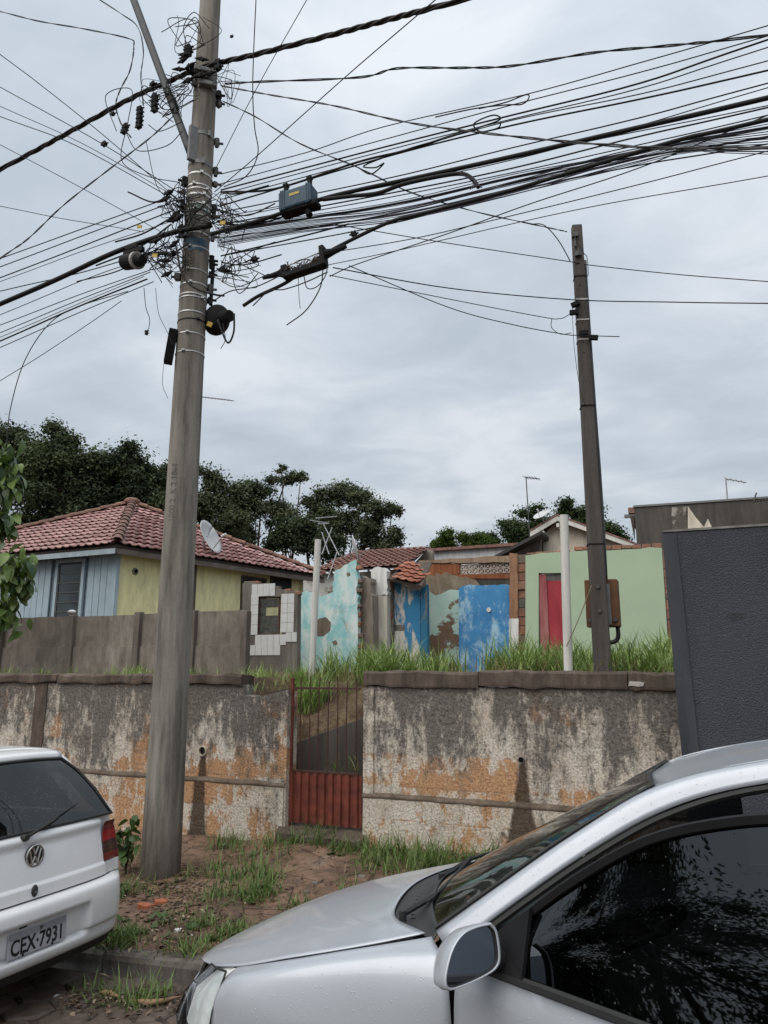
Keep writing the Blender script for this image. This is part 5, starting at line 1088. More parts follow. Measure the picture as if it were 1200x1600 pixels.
m = MB(); m.box(c + V((.0, -.115, -.10)), (.07, .01, .05), Matrix.Rotation(.5, 3, 'Y')); m.build('tag', flat('yellow_tag', (.45, .30, .04), .6), dc)
MB().tube([c + V((-.05, -.05, .16)), c + V((-.07, -.02, .35)), c + V((-.08, 0, .7))], .02, 8).build('inlet_cable', BLK2, dc)
c = psurf(538, .052, -.92)
hb = thing('heat_sink_box', 'slim black finned box hanging on the left side of the pole', 'equipment box', c)
R3 = Matrix.Rotation(math.atan2(TOC.y, TOC.x), 3, 'Z') @ Matrix.Rotation(-.10, 3, 'X'); MB().box(c, (.10, .085, .37), R3).build('housing', BLK, hb, bevel=.006)
for k in range(6): MB().box(c + R3 @ V((.055, -.036 + k * .0145, 0)), (.012, .004, .36), R3).build('fin', BLK, hb)
for (px, py, lb) in ((218, 354, 'small yellow cable tag upper left of the pole'), (242, 399, 'small yellow cable tag beside the left closure'), (348, 348, 'yellow cable tag on the right of the clamps')):
    c = Py(px, py, PR - .15); o = MB().box(c, (.068, .006, .038), Matrix.Rotation(.25, 3, 'Y')).build('cable_tag', flat('yellow_tag', (.45, .30, .04)), origin=c); setp(o, lb, 'cable tag')

# ================================================================== POLE IN THE LOT
LP = Py(942, 1050, 7.62); lpx, lpy = LP.x, LP.y
LPC = concrete('lot_pole_concrete', (0.075, 0.066, 0.060), (0.118, 0.105, 0.096), (0.16, 0.145, 0.133), 3, .12, .35, .92, .4)
lp = thing('concrete_post', 'square concrete service pole standing in the lot behind the wall', 'utility pole', (lpx, lpy, LOT_Z))
zt = Py(895, 356, 7.62).z
tr = math.radians(16)
def lpt(z, sx, sy):
    f = clamp((z - LOT_Z) / (zt - LOT_Z), -.2, 1); w = .080 * (1 - f) + .054 * f; d = .072 * (1 - f) + .05 * f; X = sx * w; Y_ = sy * d
    return V((lpx + X * math.cos(tr) - Y_ * math.sin(tr), lpy + X * math.sin(tr) + Y_ * math.cos(tr), z))
m = MB(); rows = []
for k in range(14):
    z = LOT_Z - .4 + (zt - LOT_Z + .4) * k / 13; rows.append([lpt(z, a, b) for a, b in ((-1, -.8), (-.8, -1), (.8, -1), (1, -.8), (1, .8), (.8, 1), (-.8, 1), (-1, .8), (-1, -.8))])
m.grid(rows); m.prism([lpt(zt, a, b) for a, b in ((-1, -.8), (-.8, -1), (.8, -1), (1, -.8), (1, .8), (.8, 1), (-.8, 1), (-1, .8))], (0, 0, .001)); m.build('shaft', LPC, lp)
def lz(py): return Py(920, py, 7.62).z
for py in (412, 431, 447, 489, 506, 521, 537, 553): c = lpt(lz(py), -.15, -1); MB().cyl(c + V((0, .002, 0)), c + V((0, -.002, 0)), .008, n=8).build('bolt_hole', flat('bore_dark', (.01, .01, .01)), lp)
for py, mt, h in ((432, BLK, .012), (469, STEEL, .02), (501, STEEL, .016), (532, STEEL, .018), (636, BLK, .014), (852, BLK, .012)):
    z = lz(py); m = MB(); m.grid([[lpt(z + dz, a * (1 + o), b * (1 + o)) for a, b in ((-1, -1), (1, -1), (1, 1), (-1, 1), (-1, -1))] for dz, o in ((-h / 2, .02), (-h / 2, .09), (h / 2, .09), (h / 2, .02))]); m.build('band', mt, lp)
for py in (405, 402): pass
cz = lz(378); m = MB(); q = lpt(lz(368), -.6, -1.25); m.cyl(q, q + V((0, 0, -.14)), .012, n=7); m.box(q, (.07, .04, .05)); m.cyl(lpt(lz(402), -.2, -1.3), lpt(lz(402), -.2, -1.3) + V((0, 0, .05)), .035, .03, 10); m.build('insulator', DST, lp)
for py, sx in ((490, -1.5), (477, -1.2), (523, 0), (531, 1.6)): q = lpt(lz(py), sx, -1.2); MB().box(q, (.09, .05, .045), Matrix.Rotation(rnd.uniform(-.6, .6), 3, 'Y')).build('anchor_clamp', BLK, lp)
# conduit up the right side, the meter boxes on its back
cpts = [lpt(lz(404), 1.25, .2), lpt(lz(470), 1.2, .3), lpt(lz(640), 1.22, .3), lpt(lz(740), 1.3, .4), lpt(lz(850), 1.25, .4), lpt(lz(905), 1.25, .9)]
MB().tube(spline(cpts, 30), .019, 8).build('conduit', flat('conduit_grey', (.045, .046, .048), .5), lp, smooth=True)
RB = flat('rusted_box', (.16, .075, .035), .8, .1, .55, 5, .3, 40); GB = flat('box_grey_paint', (.20, .21, .21), .6, 0, .4, 6)
c = V((lpx, lpy + .19, lz(940))); w0, w1 = Py(914, 940, lpy + .1).x, Py(966, 940, lpy + .1).x; zz0, zz1 = lz(979), lz(904)
mbx = thing('meter_box', 'rusty electric meter box mounted behind the lot pole', 'meter box', ((w0 + w1) / 2, lpy + .12, zz0))
MB().bbox((w0, lpy + .115, zz0), (w1, lpy + .30, zz1)).build('case', RB, mbx, bevel=.012); MB().bbox((w1 - .13, lpy + .105, zz0 + .02), (w1 - .075, lpy + .114, zz1 - .05)).build('cover_strip', GB, mbx)
for dx in (.02, w1 - w0 - .06): MB().cyl((w0 + dx + .02, lpy + .113, zz0 + .07), (w0 + dx + .02, lpy + .09, zz0 + .07), .022, n=10).build('knock_out', DST, mbx)
e = V((w1 - .03, lpy + .2, zz0)); MB().tube(spline([e, e + V((0, 0, -.09)), e + V((-.03, 0, -.14)), e + V((-.11, -.02, -.16))], 12), .022, 8).build('conduit_elbow', flat('conduit_dark', (.02, .022, .025), .4), mbx, smooth=True)
for py in (919, 956): q = lpt(lz(py), -.1, -1.0); MB().cyl(q, q + V((0, -.02, 0)), .022, .016, 8).build('bolt', DST, lp)
# wires of that pole
cable([(520, 350, 6.1), (700, 380, 7.0), (885, 408, 7.5), (920, 414, 7.6), (1050, 428, 7.6), (1200, 440, 7.5)], .005, 'level wire passing the lot pole above its upper clamp', extend=((1, 8),))
cable([(520, 418, 5.9), (700, 450, 6.8), (890, 468, 7.5), (1050, 472, 7.5), (1200, 474, 7.4)], .006, 'level wire passing the lot pole at the white insulator', extend=((1, 8),))
cable([(515, 430, 5.9), (690, 465, 6.8), (840, 494, 7.4), (874, 498, 7.5), (892, 490, 7.5)], .0045, 'wire tied off at the left clamp of the lot pole')
cable([(545, 415, 5.9), (700, 480, 6.8), (800, 507, 7.2), (880, 522, 7.5), (905, 524, 7.5), (968, 526, 7.5)], .005, 'lowest wire tied through the band of the lot pole')
cable([(862, 498, 7.5), (862, 512, 7.5), (876, 522, 7.5), (893, 520, 7.5)], .004, 'small loop of wire left of the lot pole'); cable([(828, 350, 7.4), (850, 352, 7.5), (872, 375, 7.5), (891, 408, 7.5)], .006, 'slack wire bowing into the lot pole from the upper left')
cable([(893, 362, 7.48), (912, 395, 7.48), (917, 402, 7.5), (919, 430, 7.5), (912, 428, 7.5)], .004, 'thin wire draped down the head of the lot pole')
cable([(894, 480, 7.5), (897, 540, 7.5), (905, 600, 7.5), (914, 634, 7.5)], .003, 'thin tie wire running down the left face of the lot pole')
cable([(924, 915, 7.5), (905, 965, 7.35), (885, 1010, 7.25)], .005, 'thin brown cord slanting from the meter box to the white post', mat=flat('brown_cord', (.16, .12, .08), .8))
# white plastic posts
def whitepost(label, top, bot, Y, r, zb):
    a = Py(*top, Y); b = Py(*bot, Y); d = (b - a).normalized(); b2 = a + d * ((a.z - zb) / -d.z)
    th = thing('white_post', label, 'post', b2, group='white plastic posts'); WP = concrete('white_pipe', (.60, .585, .54), (.70, .685, .64), (.76, .75, .71), 3, .15, .15, .55, .1)
    m = MB(); m.tube([b2, a.lerp(b2, .5), a], r, 20, cap=False); m.tube([a, a.lerp(b2, .15)], r * .9, 16, cap=False); m.build('pipe', WP, th, smooth=True)
    return th, a, b2
t1_, a_, b_ = whitepost('white plastic pipe post leaning behind the gate', (497, 843), (486, 1080), 9.3, .046, 1.15)
t2_, a_, b_ = whitepost('white plastic pipe post beside the lot pole', (881, 805), (888, 1045), 7.35, .043, 1.45)

# ================================================================== VEGETATION
class Blades:
    def __init__(s): s.v = []; s.f = []; s.c = []
    def blade(s, p, az, ln, w, lean, droop, tint):
        d = V((math.cos(az), math.sin(az), 0)); sd_ = V((-d.y, d.x, 0)); k = len(s.v); x = 0.0; z = 0.0; a = lean; n = 4
        for i in range(n + 1):
            f = i / n; ww = w * (1 - f ** 1.6) * (.6 + .8 * min(1, f * 3)) * .5; c = p + d * x + V((0, 0, z))
            if i < n: s.v += [tuple(c - sd_ * ww), tuple(c + sd_ * ww)]; s.c += [tint, tint]
            else: s.v.append(tuple(c)); s.c.append(tint)
            x += math.sin(a) * ln / n; z += math.cos(a) * ln / n; a += droop / n
        for i in range(n - 1): q = k + 2 * i; s.f.append((q, q + 1, q + 3, q + 2))
        q = k + 2 * (n - 1); s.f.append((q, q + 1, q + 2))
    def tuft(s, p, n, ln, spread, w, lean=.35, droop=1.2, tb=.5):
        p = V(p)
        for i in range(n):
            az = rnd.uniform(0, 6.283); q = p + V((rnd.gauss(0, spread), rnd.gauss(0, spread), -.02))
            s.blade(q, az, ln * rnd.uniform(.45, 1.15), w * rnd.uniform(.6, 1.2), abs(rnd.gauss(0, lean)), rnd.uniform(.2, 1.2) * droop, clamp(tb + rnd.gauss(0, .22), 0, 1))
    def build(s, name, mat, label, cat):
        m = MB(); m.v = s.v; m.f = s.f; m.m = [0] * len(s.f); m.c = s.c
        o = m.build(name, mat, recalc=False); setp(o, label, cat, kind='stuff'); return o
GRASS = leafmat('grass_blade', (.075, .135, .030), (.29, .39, .115), .55, .25)
g = Blades()
rnd.seed(5)
for i in range(250):
    px = rnd.uniform(508, 1062); Y = 7.75 + 3.4 * rnd.random() ** 1.3
    p = Py(px, 1047, Y); x = p.x
    if G0 - .6 < x < G1 + .5 and Y < 9.0: continue
    den = noise.noise(V((x * .9, Y * .9, 2))) 
    if den < .0: continue
    big = 1.0 + .5 * den
    g.tuft((x, Y, lot_z(x, Y)), rnd.randint(34, 62), (.50 if Y < 9.5 else .58) * big * rnd.uniform(.7, 1.1), .10, .017, .40, 1.5, .6)
g.build('tall_grass', GRASS, 'tall green tussock grass growing in the lot behind the wall', 'grass')
DRY = leafmat('dry_straw', (.12, .085, .045), (.36, .28, .16), .7, .1)
g = Blades()
for i in range(260):
    px = rnd.uniform(470, 1060); Y = rnd.uniform(7.4, 10.5); p = Py(px, 1047, Y)
    if G0 - .6 < p.x < G1 + .5 and Y < 8.6: continue
    g.tuft((p.x, Y, lot_z(p.x, Y)), rnd.randint(4, 12), rnd.uniform(.15, .55), .12, .006, .9, 1.4, .5)
for i in range(60):
    p = Py(rnd.uniform(385, 565), 1060, rnd.uniform(7.4, 9.6))
    if p.y < CHK_Y + .1 and p.x > G0 * p.y / 7 - .2: continue
    g.tuft((p.x, p.y, lot_z(p.x, p.y)), rnd.randint(5, 12), rnd.uniform(.1, .25), .12, .006, 1.1, 1.0, .6)
g.build('dry_straw', DRY, 'dry yellow straw lying among the grass of the lot', 'straw')
# the slope behind the gate and the strip before the fence
g = Blades()
for i in range(18):
    p = Py(rnd.uniform(458, 500), 1130, rnd.uniform(8.4, 8.9)); g.tuft((p.x, p.y, lot_z(p.x, p.y)), 40, rnd.uniform(.35, .5), .06, .013, .3, 1.3, .7)
for i in range(12):
    p = Py(rnd.uniform(500, 560), 1100, rnd.uniform(8.5, 9.6)); g.tuft((p.x, p.y, lot_z(p.x, p.y)), 12, .22, .08, .008, .5, 1.4, .5)
for i in range(60):
    p = Py(rnd.choice((rnd.gauss(205, 30), rnd.gauss(410, 18), rnd.uniform(0, 380))), 1045, rnd.uniform(8.3, 9.3)); g.tuft((p.x, p.y, lot_z(p.x, p.y)), 14, rnd.uniform(.12, .3), .07, .008, .5, 1.2, .75)
for i in range(10):
    p = Py(rnd.uniform(385, 430), 1075, rnd.uniform(7.3, 8.2)); g.tuft((p.x, p.y, lot_z(p.x, p.y)), 14, .16, .07, .007, .5, 1.3, .7)
p = Py(527, 1200, 7.75); g.tuft((p.x, p.y, Py(527, 1205, 7.75).z), 14, .22, .03, .009, .5, 1.6, .7); p = Py(552, 1200, 7.7); g.tuft((p.x, p.y, Py(552, 1202, 7.7).z), 9, .25, .03, .009, .9, 1.2, .6)
g.build('bank_grass', GRASS, 'fresh grass on the bank behind the gate and along the fence', 'grass')
# weeds of the pavement and gutter
WEED = leafmat('weed_blade', (.042, .078, .019), (.16, .235, .062), .55, .2)
g = Blades()
def gp(px, py, it=4):
    z = 0.0
    for _ in range(it):
        p = Pz(px, py, z); z = pave_z(p.x, p.y) if p.y > 4.4 else road_z(p.x, p.y)
    return V((p.x, p.y, z))
for px, py, n, ln, sp in ((345, 1322, 60, .16, .10), (375, 1325, 40, .12, .12), (430, 1330, 50, .22, .09), (470, 1322, 60, .26, .08), (505, 1318, 90, .26, .09), (540, 1330, 60, .18, .09), (560, 1325, 40, .2, .06), (600, 1352, 90, .20, .14), (635, 1348, 120, .26, .14), (675, 1350, 120, .26, .14), (715, 1352, 90, .22, .12), (760, 1345, 60, .2, .1), (342, 1368, 70, .18, .10), (365, 1382, 60, .16, .10), (400, 1372, 70, .26, .06), (390, 1402, 60, .2, .08), (410, 1395, 50, .2, .06), (350, 1398, 50, .16, .12), (320, 1408, 40, .12, .12), (310, 1440, 60, .13, .07), (345, 1462, 70, .15, .07), (388, 1462, 30, .12, .06), (285, 1440, 30, .1, .08), (455, 1418, 40, .12, .08), (545, 1398, 20, .2, .03), (190, 1470, 90, .16, .10), (170, 1478, 70, .16, .09), (210, 1462, 50, .12, .08), (300, 1508, 60, .13, .08), (270, 1496, 40, .1, .1), (255, 1392, 30, .12, .1), (190, 1395, 60, .2, .1), (215, 1345, 40, .2, .1), (290, 1370, 30, .1, .1), (590, 1330, 40, .2, .05)):
    for k in range(3): q = gp(px + rnd.gauss(0, 12), py + rnd.gauss(0, 5)); g.tuft(q, int(n // 3 * 2.1), ln * 1.2, sp * .8, .0085, .85, 1.4, .5)
for px, py, n, ln, sp in ((150, 1552, 60, .20, .06), (172, 1560, 60, .22, .05), (215, 1568, 110, .30, .07), (240, 1562, 80, .26, .06), (255, 1560, 40, .2, .05), (130, 1556, 30, .14, .06), (200, 1575, 30, .12, .08)):
    q = gp(px, py); g.tuft(q, int(n * .55), ln * .8, sp, .0075, .6, 1.2, .55)
g.build('pavement_weeds', WEED, 'scattered green weeds growing through the pavement and gutter', 'weeds')
g = Blades()
for i in range(130):
    q = gp(rnd.uniform(190, 760), rnd.uniform(1318, 1500)); g.tuft(q, rnd.randint(3, 8), rnd.uniform(.05, .2), .07, .004, 1.0, 1.0, .4)
g.build('dead_stalks', DRY, 'dead brown stalks among the pavement weeds', 'straw')
BRD = leafmat('broad_weed', (.025, .055, .015), (.10, .16, .04), .5, .2)
mw_ = MB(); mw_.c = []
for i in range(70):
    q = gp(*rnd.choice(((rnd.uniform(330, 760), rnd.gauss(1335, 10)), (rnd.uniform(290, 420), rnd.uniform(1370, 1470)), (rnd.uniform(160, 260), rnd.uniform(1380, 1480)))))
    for k in range(rnd.randint(5, 9)):
        a = rnd.uniform(0, 6.283); l = rnd.uniform(.03, .075); d = V((math.cos(a), math.sin(a), rnd.uniform(.1, .8))); sd_ = V((-d.y, d.x, 0)) * l * .34
        mw_.add([q, q + d * l * .5 + sd_, q + d * l, q + d * l * .5 - sd_], [(0, 1, 2, 3)]); mw_.c += [clamp(rnd.gauss(.5, .2), 0, 1)] * 4
o = mw_.build('broad_weeds', BRD, recalc=False); setp(o, 'small broad leaved weeds scattered over the pavement', 'weeds', kind='stuff')
# litter of dead leaves and twigs
def m_litter():
    t = NT('leaf_litter'); x = t.n('ShaderNodeAttribute'); x.attribute_name = 'tint'
    return t.set(t.ramp(x.outputs['Fac'], [(0.0, (.035, .022, .014)), (.45, (.10, .068, .046)), (.8, (.19, .135, .095)), (1.0, (.36, .30, .22))]), .8, spec=.3)
m = MB(); m.c = []
for i in range(1900):
    r_ = rnd.random()
    if r_ < .55: px, py = rnd.gauss(270, 45), rnd.gauss(1410, 28)
    elif r_ < .8: px, py = rnd.uniform(160, 560), rnd.uniform(1330, 1520)
    elif r_ < .93: px, py = rnd.uniform(90, 300), rnd.gauss(1568, 12)
    else: px, py = rnd.uniform(330, 760), rnd.gauss(1345, 12)
    if py < 1300 or py > 1600: continue
    q = gp(px, py) + V((0, 0, rnd.uniform(.004, .022))); a = rnd.uniform(0, 6.28); l, w = rnd.uniform(.008, .038), rnd.uniform(.003, .014); ex = V((math.cos(a), math.sin(a), rnd.gauss(0, .25))); ey = V((-math.sin(a), math.cos(a), rnd.gauss(0, .25)))
    k = len(m.v); m.add([q - ex * l, q + ey * w + V((0, 0, .006)), q + ex * l, q - ey * w + V((0, 0, .004))], [(0, 1, 2, 3)]); tn = rnd.random() ** 1.6; m.c += [tn] * 4
o = m.build('leaf_litter', m_litter(), recalc=False); setp(o, 'brown dead leaves and twigs littering the pavement near the pole', 'litter', kind='stuff')
# brick shards, stones and scraps
def shard(name, px, py, s, mat, label, cat, group=None, seed=0, flatn=.4):
    r = random.Random(seed); c = gp(px, py); m = MB(); n = 7; top = []; bot = []
    for i in range(n):
        a = 6.283 * i / n + r.uniform(-.2, .2); q = s * r.uniform(.65, 1.1); bot.append(c + V((q * math.cos(a), q * .8 * math.sin(a), -.01))); top.append(c + V((q * .85 * math.cos(a), q * .68 * math.sin(a), s * flatn * r.uniform(.8, 1.2))))
    m.add(bot + top, [tuple(range(n))[::-1], tuple(range(n, 2 * n))] + [(i, (i + 1) % n, n + (i + 1) % n, n + i) for i in range(n)]); o = m.build(name, mat, origin=c, bevel=s * .06); setp(o, label, cat, group)
BRK = flat('brick_orange', (.36, .115, .055), .85, var=.3, scale=25, bump=.4, bscale=90); STN = flat('grey_stone', (.15, .13, .115), .85, var=.4, scale=18, bump=.4, bscale=60); SCR = flat('white_scrap', (.62, .62, .60), .7, var=.2, scale=20)
for k, (px, py, s, lb) in enumerate(((226, 1421, .075, 'largest orange brick shard left of the pole base litter'), (238, 1419, .045, 'small orange brick shard between two larger ones'), (250, 1414, .07, 'orange brick shard right of the others near the pole'), (238, 1406, .025, 'tiny brick chip above the orange shards'))): shard('brick_shard', px, py, s, BRK, lb, 'brick shard', 'broken orange bricks', k, .55)
for k, (px, py, s, lb) in enumerate(((277, 1390, .04, 'rounded pale stone right of the pole foot'), (281, 1416, .03, 'small grey stone below the rounded pale stone'), (493, 1381, .04, 'grey stone on the mud below the gate'), (478, 1395, .035, 'small flat stone on the mud left of the grey stone'), (592, 1345, .05, 'reddish stone at the foot of the wall right of the gate'), (300, 1428, .03, 'small stone in the middle of the pavement'), (566, 1372, .05, 'flat stone near the silver bonnet'), (205, 1420, .03, 'small stone beside the brick shards'))): shard('stone', px, py, s, STN, lb, 'stone', 'loose stones on the pavement', 20 + k, .45)
for k, (px, py, s, lb) in enumerate(((279, 1455, .045, 'crumpled white paper scrap in the middle of the pavement'), (355, 1430, .025, 'tiny white scrap on the gravel right of centre'), (296, 1390, .018, 'tiny white scrap near the pole foot'), (91, 1558, .035, 'white scrap in the gutter behind the white car'), (300, 1462, .02, 'small pale scrap below the crumpled paper'), (274, 1408, .014, 'white speck of litter beside the brick shards'))): shard('paper_scrap', px, py, s, SCR, lb, 'litter', 'white scraps', 40 + k, .3)
for k, (pts, lb) in enumerate(((((205, 1568), (240, 1572), (285, 1562)), 'fallen brown palm husk in the gutter by the headlight'), (((345, 1300), (372, 1298), (395, 1302)), 'thin dry stick lying at the wall foot'), (((155, 1555), (172, 1558), (190, 1566)), 'curled dry leaf stem in the gutter'))):
    P = [gp(*q) + V((0, 0, .02)) for q in pts]; o = MB().tube(spline(P, 9), [.004, .010, .016, .018, .018, .016, .012, .008, .003], 6).build('dry_stick', flat('husk_brown', (.24, .155, .085), .8, var=.4, scale=20), origin=P[0], smooth=True); setp(o, lb, 'stick', 'dry sticks')

# ---- leafy things
def leafmesh(L_, W_, mat, seed, fold=.25, droop=.5):
    r = random.Random(seed); v = []; f = []; n = 5
    for i in range(n + 1):
        t_ = i / n; w = W_ * .5 * math.sin(math.pi * min(1, t_ * .93 + .05)) ** .8; x = L_ * t_; z = -droop * L_ * t_ * t_ + r.uniform(-.01, .01) * L_
        v += [(x, -w, z + fold * w), (x, 0, z), (x, w, z + fold * w + r.uniform(-.1, .1) * w)]
    for i in range(n):
        q = 3 * i; f += [(q, q + 1, q + 4, q + 3), (q + 1, q + 2, q + 5, q + 4)]
    me = bpy.data.meshes.new('leaf'); me.from_pydata(v, [], f); me.materials.append(mat); me.polygons.foreach_set('use_smooth', [True] * len(f)); return me
BARK = concrete('bark', (.045, .036, .028), (.085, .070, .056), (.13, .11, .09), 6, .3, .4, .95, .8)
def place_leaf(me, parent, p, az, pitch, roll, s): return inst('leaf', me, parent, Matrix.Translation(p) @ Matrix.Rotation(az, 4, 'Z') @ Matrix.Rotation(pitch, 4, 'Y') @ Matrix.Rotation(roll, 4, 'X') @ Matrix.Scale(s, 4))
NL = leafmat('broad_leaf', (.026, .058, .017), (.17, .25, .06), .35, .2, 'rand'); lm = [leafmesh(.23, .13, NL, k) for k in range(4)]
NY = 8.6
nt_ = thing('broadleaf_tree', 'broad leaved tree branch hanging in at the left edge', 'tree', Py(-75, 1040, NY))
tb = V(nt_.location); tz = Py(-75, 700, NY).z
trunk = MB().tube(spline([tb + V((0, 0, -.2)), tb + V((.05, .1, 1.0)), tb + V((0, .05, 2.0)), tb + V((.1, 0, 3.2))], 14), [.11 - .0055 * i for i in range(14)], 9).build('trunk', BARK, nt_, smooth=True)
twigs = []
for c in ((12, 720, 26, 50), (8, 765, 24, 40), (6, 815, 20, 30), (34, 876, 34, 30), (26, 905, 34, 26), (8, 950, 18, 40), (-40, 760, 40, 90), (-45, 880, 40, 70)):
    ctr = Py(c[0], c[1], NY); rx = c[2] / 1150 * NY; rz = c[3] / 1150 * NY
    MB().tube(spline([tb + V((0, 0, max(.4, ctr.z - tb.z - .5))), ctr.lerp(tb + V((0, 0, ctr.z - tb.z)), .5) + V((0, 0, .1)), ctr], 8), [.022 - .0024 * i for i in range(8)], 5).build('branch', BARK, nt_, smooth=True)
    for i in range(44 if c[0] > 0 else 12):
        p = ctr + V((rnd.gauss(0, .5) * rx, rnd.gauss(0, .5) * .28, rnd.gauss(0, .5) * rz)); place_leaf(rnd.choice(lm), nt_, p, rnd.uniform(-2.8, 1.0), rnd.uniform(.1, 1.25), rnd.gauss(0, .5), rnd.uniform(.7, 1.3))
PL = leafmat('shrub_leaf', (.018, .045, .012), (.075, .13, .035), .45, .2, 'rand'); lm2 = [leafmesh(.10, .075, PL, 9 + k, .2, .35) for k in range(3)]
sp = gp(196, 1365); sh = thing('young_shrub', 'young leafy shrub between the white car and the pole', 'shrub', sp)
for k in range(4):
    top = sp + V((rnd.uniform(-.12, .12), rnd.uniform(-.08, .10), rnd.uniform(.30, .52))); MB().tube([sp, sp.lerp(top, .5) + V((.02, 0, .02)), top], [.007, .005, .003], 5).build('stem', flat('green_stem', (.05, .05, .025)), sh)
    for i in range(15): f_ = rnd.uniform(.35, 1.05); place_leaf(rnd.choice(lm2), sh, sp.lerp(top, f_) + V((rnd.gauss(0, .03), rnd.gauss(0, .03), 0)), rnd.uniform(0, 6.28), rnd.uniform(-.3, .8), rnd.gauss(0, .4), rnd.uniform(.6, 1.15))

def tree(name, label, foot, clumps, n, size, mat, group, trunk=.22, limbs=True, flatk=.75, seed=0, bare=0):
    """clumps: (centre, radius); leaves are small bent faces scattered through every clump, thinning towards its skin"""
    r = random.Random(seed); foot = V(foot); t_ = thing(name, label, 'tree', foot, group=group); m = MB(); m.c = []; tot = sum(q[1] ** 2 for q in clumps)
    for c, rad in clumps:
        c = V(c); k = int(n * rad * rad / tot); base = r.uniform(.15, .85)
        subs = [(c + V((r.gauss(0, .5), r.gauss(0, .5), r.gauss(0, .4))) * rad * .8, rad * r.uniform(.45, .75), clamp(base + r.gauss(0, .22), 0, 1)) for _ in range(11)]
        for i in range(k):
            sc, sr, sb_ = r.choice(subs); d = V((r.gauss(0, 1), r.gauss(0, 1), r.gauss(0, 1))).normalized(); p = sc + V((d.x, d.y, d.z * flatk)) * (sr * min(1.5, abs(r.gauss(.35, .42))))
            nn = (d * .6 + V((r.gauss(0, .5), r.gauss(0, .5), .5 + r.gauss(0, .4)))).normalized(); a = nn.orthogonal().normalized(); b = nn.cross(a); ang = r.uniform(0, 6.28); e1 = a * math.cos(ang) + b * math.sin(ang); e2 = nn.cross(e1); s = size * r.uniform(.5, 1.2)
            m.add([p - e1 * s, p + e2 * s * .5 + nn * s * .15, p + e1 * s, p - e2 * s * .5 + nn * s * .15], [(0, 1, 2, 3)]); m.c += [clamp(sb_ + r.gauss(0, .14), 0, 1)] * 4
    m.build('crown', mat, t_, recalc=False)
    top = V(clumps[0][0]); tm_ = MB(); h = top - foot
    path = spline([foot + V((0, 0, -.5)), foot + h * .3 + V((r.gauss(0, .3), r.gauss(0, .3), 0)), foot + h * .65 + V((r.gauss(0, .4), r.gauss(0, .4), 0)), top], 14); tm_.tube(path, [trunk * (1 - .85 * i / 13) for i in range(14)], 8)
    if limbs:
        for c, rad in clumps[1:]:
            a = path[r.randint(4, 9)]; tm_.tube(spline([a, a.lerp(V(c), .5) + V((0, 0, -.2 * rad)), V(c)], 7), [trunk * .45 * (1 - .13 * i) for i in range(7)], 5)
    tm_.build('trunk', BARK2 if bare else BARK, t_, smooth=True, recalc=False); return t_
BARK2 = concrete('pale_bark', (.10, .088, .074), (.17, .15, .13), (.24, .22, .19), 4, .3, .4, .95, .6)
FD = leafmat('forest_leaf', (.026, .036, .022), (.082, .102, .054), .6, .12); FM = leafmat('woodland_leaf', (.036, .045, .028), (.125, .138, .082), .6, .15); FB = leafmat('bush_leaf', (.030, .055, .012), (.085, .13, .03), .6, .15); FR = leafmat('canopy_leaf', (.018, .034, .014), (.062, .090, .036), .6, .12)
def cl(px, py, rp, f): return (Pf(px, py, f), rp / 1150 * f)
def ft(px, f): p = Pf(px, 1040, f); return (p.x, p.y, LOT_Z)
GF = 'dark trees behind the houses'
tree('forest_tree', 'tallest dark tree behind the blue house, far left', ft(15, 31), [cl(20, 690, 45, 31), cl(-40, 700, 55, 31), cl(60, 715, 45, 31), cl(10, 760, 70, 30), cl(-60, 800, 60, 31), cl(30, 830, 50, 30)], 59400, 0.0984, FD, GF, .3, seed=1)
tree('forest_tree', 'dark rounded tree above the left end of the house roof', ft(95, 29), [cl(90, 705, 42, 29), cl(55, 740, 45, 29), cl(125, 740, 45, 29), cl(90, 790, 60, 29), cl(60, 830, 45, 29), cl(130, 815, 45, 29)], 56700, 0.0984, FD, GF, .3, seed=2)
tree('forest_tree', 'dark broad tree behind the roof apex', ft(190, 30), [cl(190, 722, 40, 30), cl(150, 735, 40, 30), cl(225, 745, 38, 30), cl(190, 780, 55, 30), cl(235, 800, 45, 30), cl(150, 810, 45, 30)], 56700, 0.0984, FD, GF, .3, seed=3)
tree('forest_tree', 'dark tree right behind the big pole', ft(262, 33), [cl(258, 752, 34, 33), cl(240, 790, 38, 33), cl(285, 790, 38, 33), cl(265, 830, 45, 33)], 32400, 0.0984, FM, GF, .25, seed=4)
tree('woodland_tree', 'thinner tree just right of the big pole', ft(330, 33), [cl(322, 752, 26, 33), cl(345, 778, 30, 33), cl(318, 800, 32, 33), cl(345, 830, 40, 33)], 17550, 0.0902, FM, GF, .2, seed=5, bare=1)
tree('woodland_tree', 'pale trunked tree right of the roof dish', ft(395, 35), [cl(385, 768, 32, 35), cl(410, 760, 26, 35), cl(360, 785, 28, 35), cl(400, 810, 40, 35), cl(372, 840, 34, 35)], 18900, 0.0902, FM, GF, .2, seed=6, bare=1)
tree('woodland_tree', 'spindly tree with a long branch reaching up right', ft(425, 36), [cl(447, 748, 22, 36), cl(440, 733, 10, 36), cl(470, 745, 12, 36), cl(436, 795, 30, 36), cl(455, 830, 34, 36)], 11475, 0.082, FM, GF, .18, seed=7, bare=1)
tree('woodland_tree', 'tall pale leaved tree behind the television antenna', ft(520, 36), [cl(520, 770, 30, 36), cl(495, 790, 30, 36), cl(548, 778, 28, 36), cl(515, 820, 40, 36), cl(555, 820, 34, 36)], 18900, 0.0861, FM, GF, .2, seed=8, bare=1)
